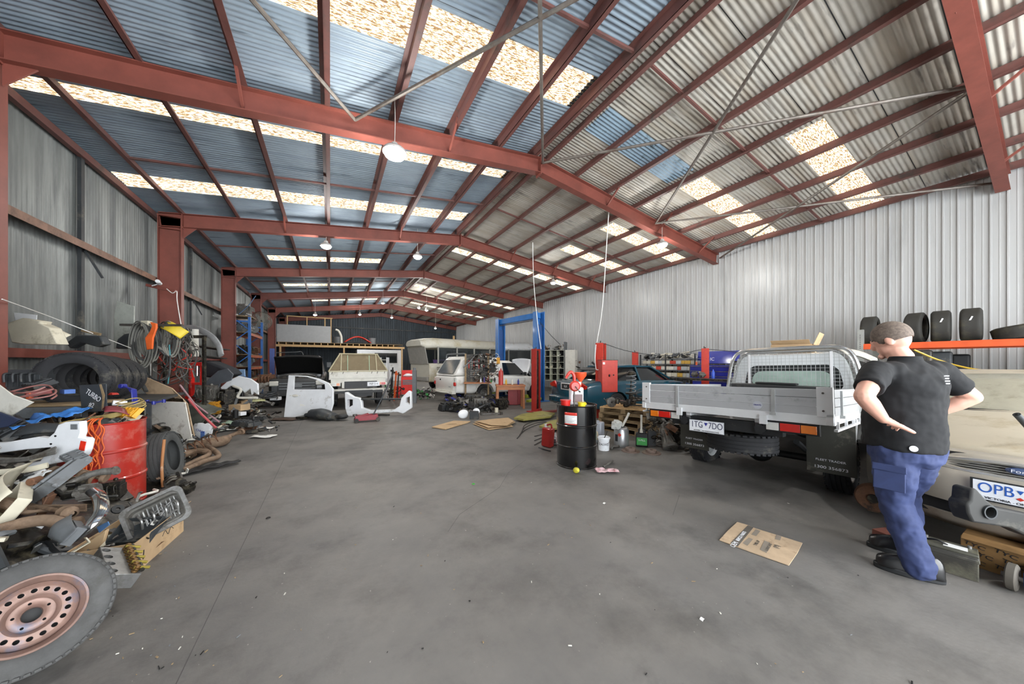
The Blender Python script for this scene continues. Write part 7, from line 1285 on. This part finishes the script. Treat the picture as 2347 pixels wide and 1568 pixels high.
for y in (-.13, .13): w_ = MB().lathe([(.001, -.022), (.075, -.022), (.085, -.015), (.085, .015), (.075, .022), (.001, .022)], 24, (-.06, y, .085), 'Y').build('wheel', mat('worn_wheel', '57524a', .7, dirt='2b2a28', da=.3), CJ); MB().cyl((-.06, y-.04, .085), (-.06, y+.04, .085), .015).build('axle', steel, w_)
# litter
random.seed(101); g = MB(); mt_ = [whited, woodd, black, woodd, mgrey]
for k in range(150):
    px, py = rnd(250, 2200), 1000+568*random.random()**1.2
    if k < 60: px, py = 250+250*random.random()**1.5+ (py-1100)*-.1, rnd(1100, 1560)
    p = G(px, py, .004)
    if not (-1.2 < p.x < 4.5 and .3 < p.y < 9): continue
    g.m = random.randrange(5); s = rnd(.003, .01); g.at(tuple(p), (rnd(-8, 8), rnd(-8, 8), rnd(0, 180))); g.box((0, 0, 0), (s*rnd(.8, 3), s*rnd(.3, .8), .003))
g.at(); tag(g.build('floor_litter', mt_, smooth=0), 'scattered chips, twigs and paper scraps on the concrete', 'litter', kind='stuff')
for k, (a, b, s, lb) in enumerate(((1386, 1154, .035, 'small white paper scrap in mid floor'), (1610, 1420, .028, 'white curled scrap on the near right floor'), (615, 1188, .03, 'small dark ring lying on the open floor'), (1085, 1110, .03, 'green bottle cap on the open floor') )):
    m = [paper, paper, black, green][k]; o = MB()
    if k < 2: o.grid(lambda i, j: ((i-.5)*s, (j-.5)*s*.7, .008*sin(pi*i)), 5, 4)
    else: o.lathe([(s*.5, 0), (s*.7, .004), (s*.5, .008)], 14, close=True)
    one(o, m, ['paper_scrap', 'paper_scrap', 'rubber_ring', 'green_disc'][k], lb, 'litter', at(a, b, .002))
# =================== THE MAN ===================
PN = thing('person', 'man seen from behind in black polo and navy cargo trousers, hands on hips', 'person', (3.62, .56, 0), -25)
skin = mat('skin', 'd3a08c', .5, var=.06, sc=12); hairm = mat('hair', '6f6258', .8, var=.3, sc=60, bump=.3, bsc=300)
shirtm = mat('polo_black', '07090d', .85, var=.15, bump=.08, bsc=200); trm = mat('work_navy', '2c3860', .8, var=.18, sc=6, dirt='222b48', da=.2); shoem = mat('boot_leather', '08080a', .28, var=.3, coat=.3)
def organic(mb, name, m, parent, vox=.009, it=6, disp=0, dsz=.12, sm=.5):
    o = mb.build(name, m, parent, smooth=0)
    d = o.modifiers.new('r', 'REMESH'); d.mode = 'VOXEL'; d.voxel_size = vox; d.use_smooth_shade = True
    d = o.modifiers.new('s', 'SMOOTH'); d.factor = sm; d.iterations = it
    if disp:
        tx = bpy.data.textures.new(name+'_folds', 'CLOUDS'); tx.noise_scale = dsz; tx.noise_depth = 2
        d = o.modifiers.new('d', 'DISPLACE'); d.texture = tx; d.strength = disp; d.mid_level = .5
    return o
def limb(mb, pts, rs, n=12):        # tapering limb with rounded joints
    for (a, b), (ra, rb) in zip(zip(pts, pts[1:]), zip(rs, rs[1:])):
        mb.cyl(a, b, ra, rb, n); mb.ball(a, ra, 10)
    mb.ball(pts[-1], rs[-1], 10)
    return mb
V = Vector
SHL, ELL, WRL = V((-.235, .01, 1.43)), V((-.53, -.13, 1.265)), V((-.375, -.125, 1.11))
SHR, ELR, WRR = V((.225, -.0, 1.43)), V((.44, -.05, 1.24)), V((.30, .07, 1.1))
HIL, KNL, ANL = V((-.1, -.0, .92)), V((-.085, .01, .5)), V((-.06, -.1, .09))
HIR, KNR, ANR = V((.11, .02, .92)), V((.15, .12, .5)), V((.2, .14, .09))
b = MB()
limb(b, [V((0, .02, 1.42)), V((-.0, .035, 1.52)), V((-.015, .06, 1.58))], [.07, .066, .062])      # neck
HD = Matrix.Translation((-.02, .075, 1.655)) @ Euler((R(-24), R(0), R(22))).to_matrix().to_4x4()
b.T = HD; b.ball((0, 0, .02), (.082, .1, .112), 20); b.ball((0, .04, -.045), (.062, .062, .068), 14); b.ball((0, .1, -.09), (.03, .02, .022), 8)
b.ball((0, .108, -.012), (.014, .022, .026), 8); b.ball((0, .1, .02), (.012, .014, .03), 8); b.ball((-.03, .09, .018), (.016, .008, .01), 8); b.ball((.03, .09, .018), (.016, .008, .01), 8); b.ball((0, .094, -.05), (.024, .012, .008), 8)
for s in (-1, 1): b.at(); b.T = HD @ Matrix.Translation((s*.083, -.0, -.01)) @ Euler((0, 0, R(-28*s))).to_matrix().to_4x4(); b.ball((0, 0, 0), (.011, .024, .034), 12); b.ball((0, -.006, .0), (.014, .018, .03), 10)
b.at()
limb(b, [V((0, .04, 1.0)), V((0, .05, 1.2)), V((0, .04, 1.33)), V((0, .02, 1.42))], [.12, .12, .09, .07])
limb(b, [SHL, ELL, ELL.lerp(WRL, .35), WRL], [.068, .05, .05, .031]); limb(b, [SHR, ELR, ELR.lerp(WRR, .35), WRR], [.068, .05, .05, .031])
limb(b, [HIL, KNL, ANL], [.09, .06, .04]); limb(b, [HIR, KNR, ANR], [.09, .06, .04])
def hand(mb, w, d, palm_n, side, K=1.15):      # w wrist, d pointing direction, palm_n out of the back of the hand, side: thumb side
    w0 = w; w = V((0, 0, 0)); n0 = len(mb.v)
    d = d.normalized(); u = palm_n.normalized(); s = d.cross(u).normalized()*side; u = s.cross(d).normalized()*(1 if s.cross(d).dot(palm_n) > 0 else -1)
    for k, off in enumerate((-.03, -.01, .01, .03)): mb.cyl(w+s*off*.6, w+d*.085+s*off, .016, .0145, 8); mb.ball(w+d*.085+s*off, .0145, 8)
    for k, (off, L_) in enumerate(((-.032, .058), (-.011, .072), (.011, .078), (.032, .07))):
        p = w+d*.088+s*off; 
        for j, (f, c) in enumerate(((.42, -.25), (.32, -.7), (.26, -1.1))):
            q = p+(d*cos(c)+u*sin(c)).normalized()*L_*f; mb.cyl(p, q, .0098-.0008*j, .009-.0008*j, 8); mb.ball(q, .009-.0008*j, 8); p = q
    p = w+d*.02+s*.03; q = p+(s*.75+d*.45+u*.15).normalized()*.045; mb.ball(p, .019, 8); mb.cyl(p, q, .0185, .0145, 8); mb.ball(q, .0145, 8); r = q+(s*.7+d*.65).normalized()*.034; mb.cyl(q, r, .0135, .012, 8); mb.ball(r, .012, 8); r2 = r+(s*.5+d*.8).normalized()*.024; mb.cyl(r, r2, .012, .01, 8); mb.ball(r2, .01, 8)
    mb.v[n0:] = [w0+q*K for q in mb.v[n0:]]
hand(b, WRL, V((.9, .25, -.18)), V((.05, -.5, .8)), 1)
hand(b, WRR, V((-.6, .75, -.2)), V((.2, .1, .95)), -1)
body = organic(b, 'body', skin, PN, .0065, 4)
# thumbs rest back along the waist
# hair: close-cropped cap
h = MB(); h.T = HD @ Matrix.Translation((0, -.008, .034)); h.grid(lambda i, j: (lambda a, t: (.0855*sin(t)*cos(a), .103*sin(t)*sin(a), .105*cos(t)))(2*pi*i, (.02+(.56 if .12 < (i % 1) < .38 else .72)*j*pi*.9)), 36, 14); h.at(); hr = h.build('hair', hairm, PN, smooth=60, sol=.008)
# polo
g = MB()
def ring(cx, cy, z, rx, ry, n=28, tw=0): return [(cx+rx*cos(2*pi*i/n)*(1), cy+ry*sin(2*pi*i/n), z+tw*cos(2*pi*i/n)) for i in range(n)]
g.loft([ring(.0, .03, .865, .212, .195, tw=-.01), ring(0, .03, .93, .215, .195), ring(0, .035, 1.02, .222, .2), ring(0, .035, 1.12, .215, .195), ring(0, .02, 1.24, .222, .175), ring(0, .0, 1.34, .235, .16), ring(0, -.0, 1.41, .225, .135), ring(0, .005, 1.465, .15, .1), ring(0, .015, 1.5, .085, .08), ring(0, .02, 1.52, .075, .075)])
for sh, el in ((SHL, ELL), (SHR, ELR)):
    e = sh.lerp(el, .68); g.ball(sh+V((0, 0, -.005)), (.09, .09, .08), 14); g.cyl(sh, e, .088, .078, 16)
    g.ball(sh.lerp(V((0, 0, 1.4)), .35), (.1, .1, .08), 14)
g.ball((-.0, -.07, 1.3), (.16, .1, .14), 14)
polo = organic(g, 'polo_shirt', shirtm, PN, .009, 8, .028, .13)
c_ = MB().lathe([(.078, -.02), (.088, -.025), (.079, .018), (.07, .02)], 28, (0, .018, 1.515), close=True).build('collar', shirtm, polo); c_.rotation_euler = (0, 0, 0)
for k in range(4): MB().box((.03+.005*k, -.172+.001*k, 1.40-.017*k), (.045-.01*(k % 2), .003, .006), (12, 0, 6)).build('back_print', plm, polo) 
MB().at((-.15, -.128, .905), (85, 0, -48)).lathe([(.001, 0), (.02, 0), (.02, .003), (.001, .003)], 16).at().build('hem_badge', plm, polo)
# trousers
g = MB()
g.loft([ring(0, .025, .96, .19, .165), ring(0, .02, .88, .205, .18), ring(0, .015, .8, .205, .175), ring(0, .02, .76, .17, .14)])
limb(g, [V((-.095, .01, .86)), V((-.1, .005, .68)), KNL+V((0, .01, .0)), V((-.075, -.05, .26)), V((-.065, -.1, .08))], [.118, .112, .088, .082, .084], 18)
limb(g, [V((.1, .025, .86)), V((.12, .06, .68)), KNR+V((0, .01, .0)), V((.18, .13, .26)), V((.2, .13, .08))], [.118, .112, .088, .082, .084], 18)
tr = organic(g, 'trousers', trm, PN, .009, 6, .03, .08)
MB().box((0, 0, 0), (.012, .15, .16)).box((-.006, 0, .075), (.012, .16, .05)).build('cargo_pocket', trm, tr, bev=.008, seg=3); pk_ = COL.objects['cargo_pocket']; pk_.location = (-.205, -.035, .67); pk_.rotation_euler = (R(0), R(4), R(28))
# boots
def boot(name, an, ang):
    t = MB(); sec = [(-.1, .028, .0, .06), (-.085, .04, 0, .1), (-.02, .043, 0, .12), (.04, .042, 0, .1), (.1, .047, 0, .075), (.16, .05, 0, .065), (.2, .043, 0, .055), (.225, .025, .008, .04)]
    rings = []
    for y, w_, z0, z1 in sec: rings.append([(w_*cos(a)*(1 if sin(a) < .3 else .92), y, .03+(z1-.0)*max(0, sin(a)) if sin(a) > 0 else .022) for a in [2*pi*i/20 for i in range(20)]])
    t.loft(rings); o = t.build('boot', shoem, PN, smooth=70, sub=1); o.location = (an.x, an.y, 0); o.rotation_euler = (0, 0, R(ang)); o.scale = (1.08, .96, 1.25)
    s = MB(); n = 24; s.prism([((.053 if sin(2*pi*i/n) > -.2 else .045)*cos(2*pi*i/n), .065+.172*sin(2*pi*i/n)) for i in range(n)], 0, .032); s.build('sole', blackp, o, bev=.006)
    l = MB()
    for k in range(3): l.tube([(-.025, .05+.03*k, .125-.018*k), (0, .055+.03*k, .135-.018*k), (.025, .05+.03*k, .125-.018*k)], .004, 6)
    l.build('lace', black, o); return o
boot('boot', V((-.04, -.1, 0)), 46); boot('boot', V((.2, .12, 0)), 40)
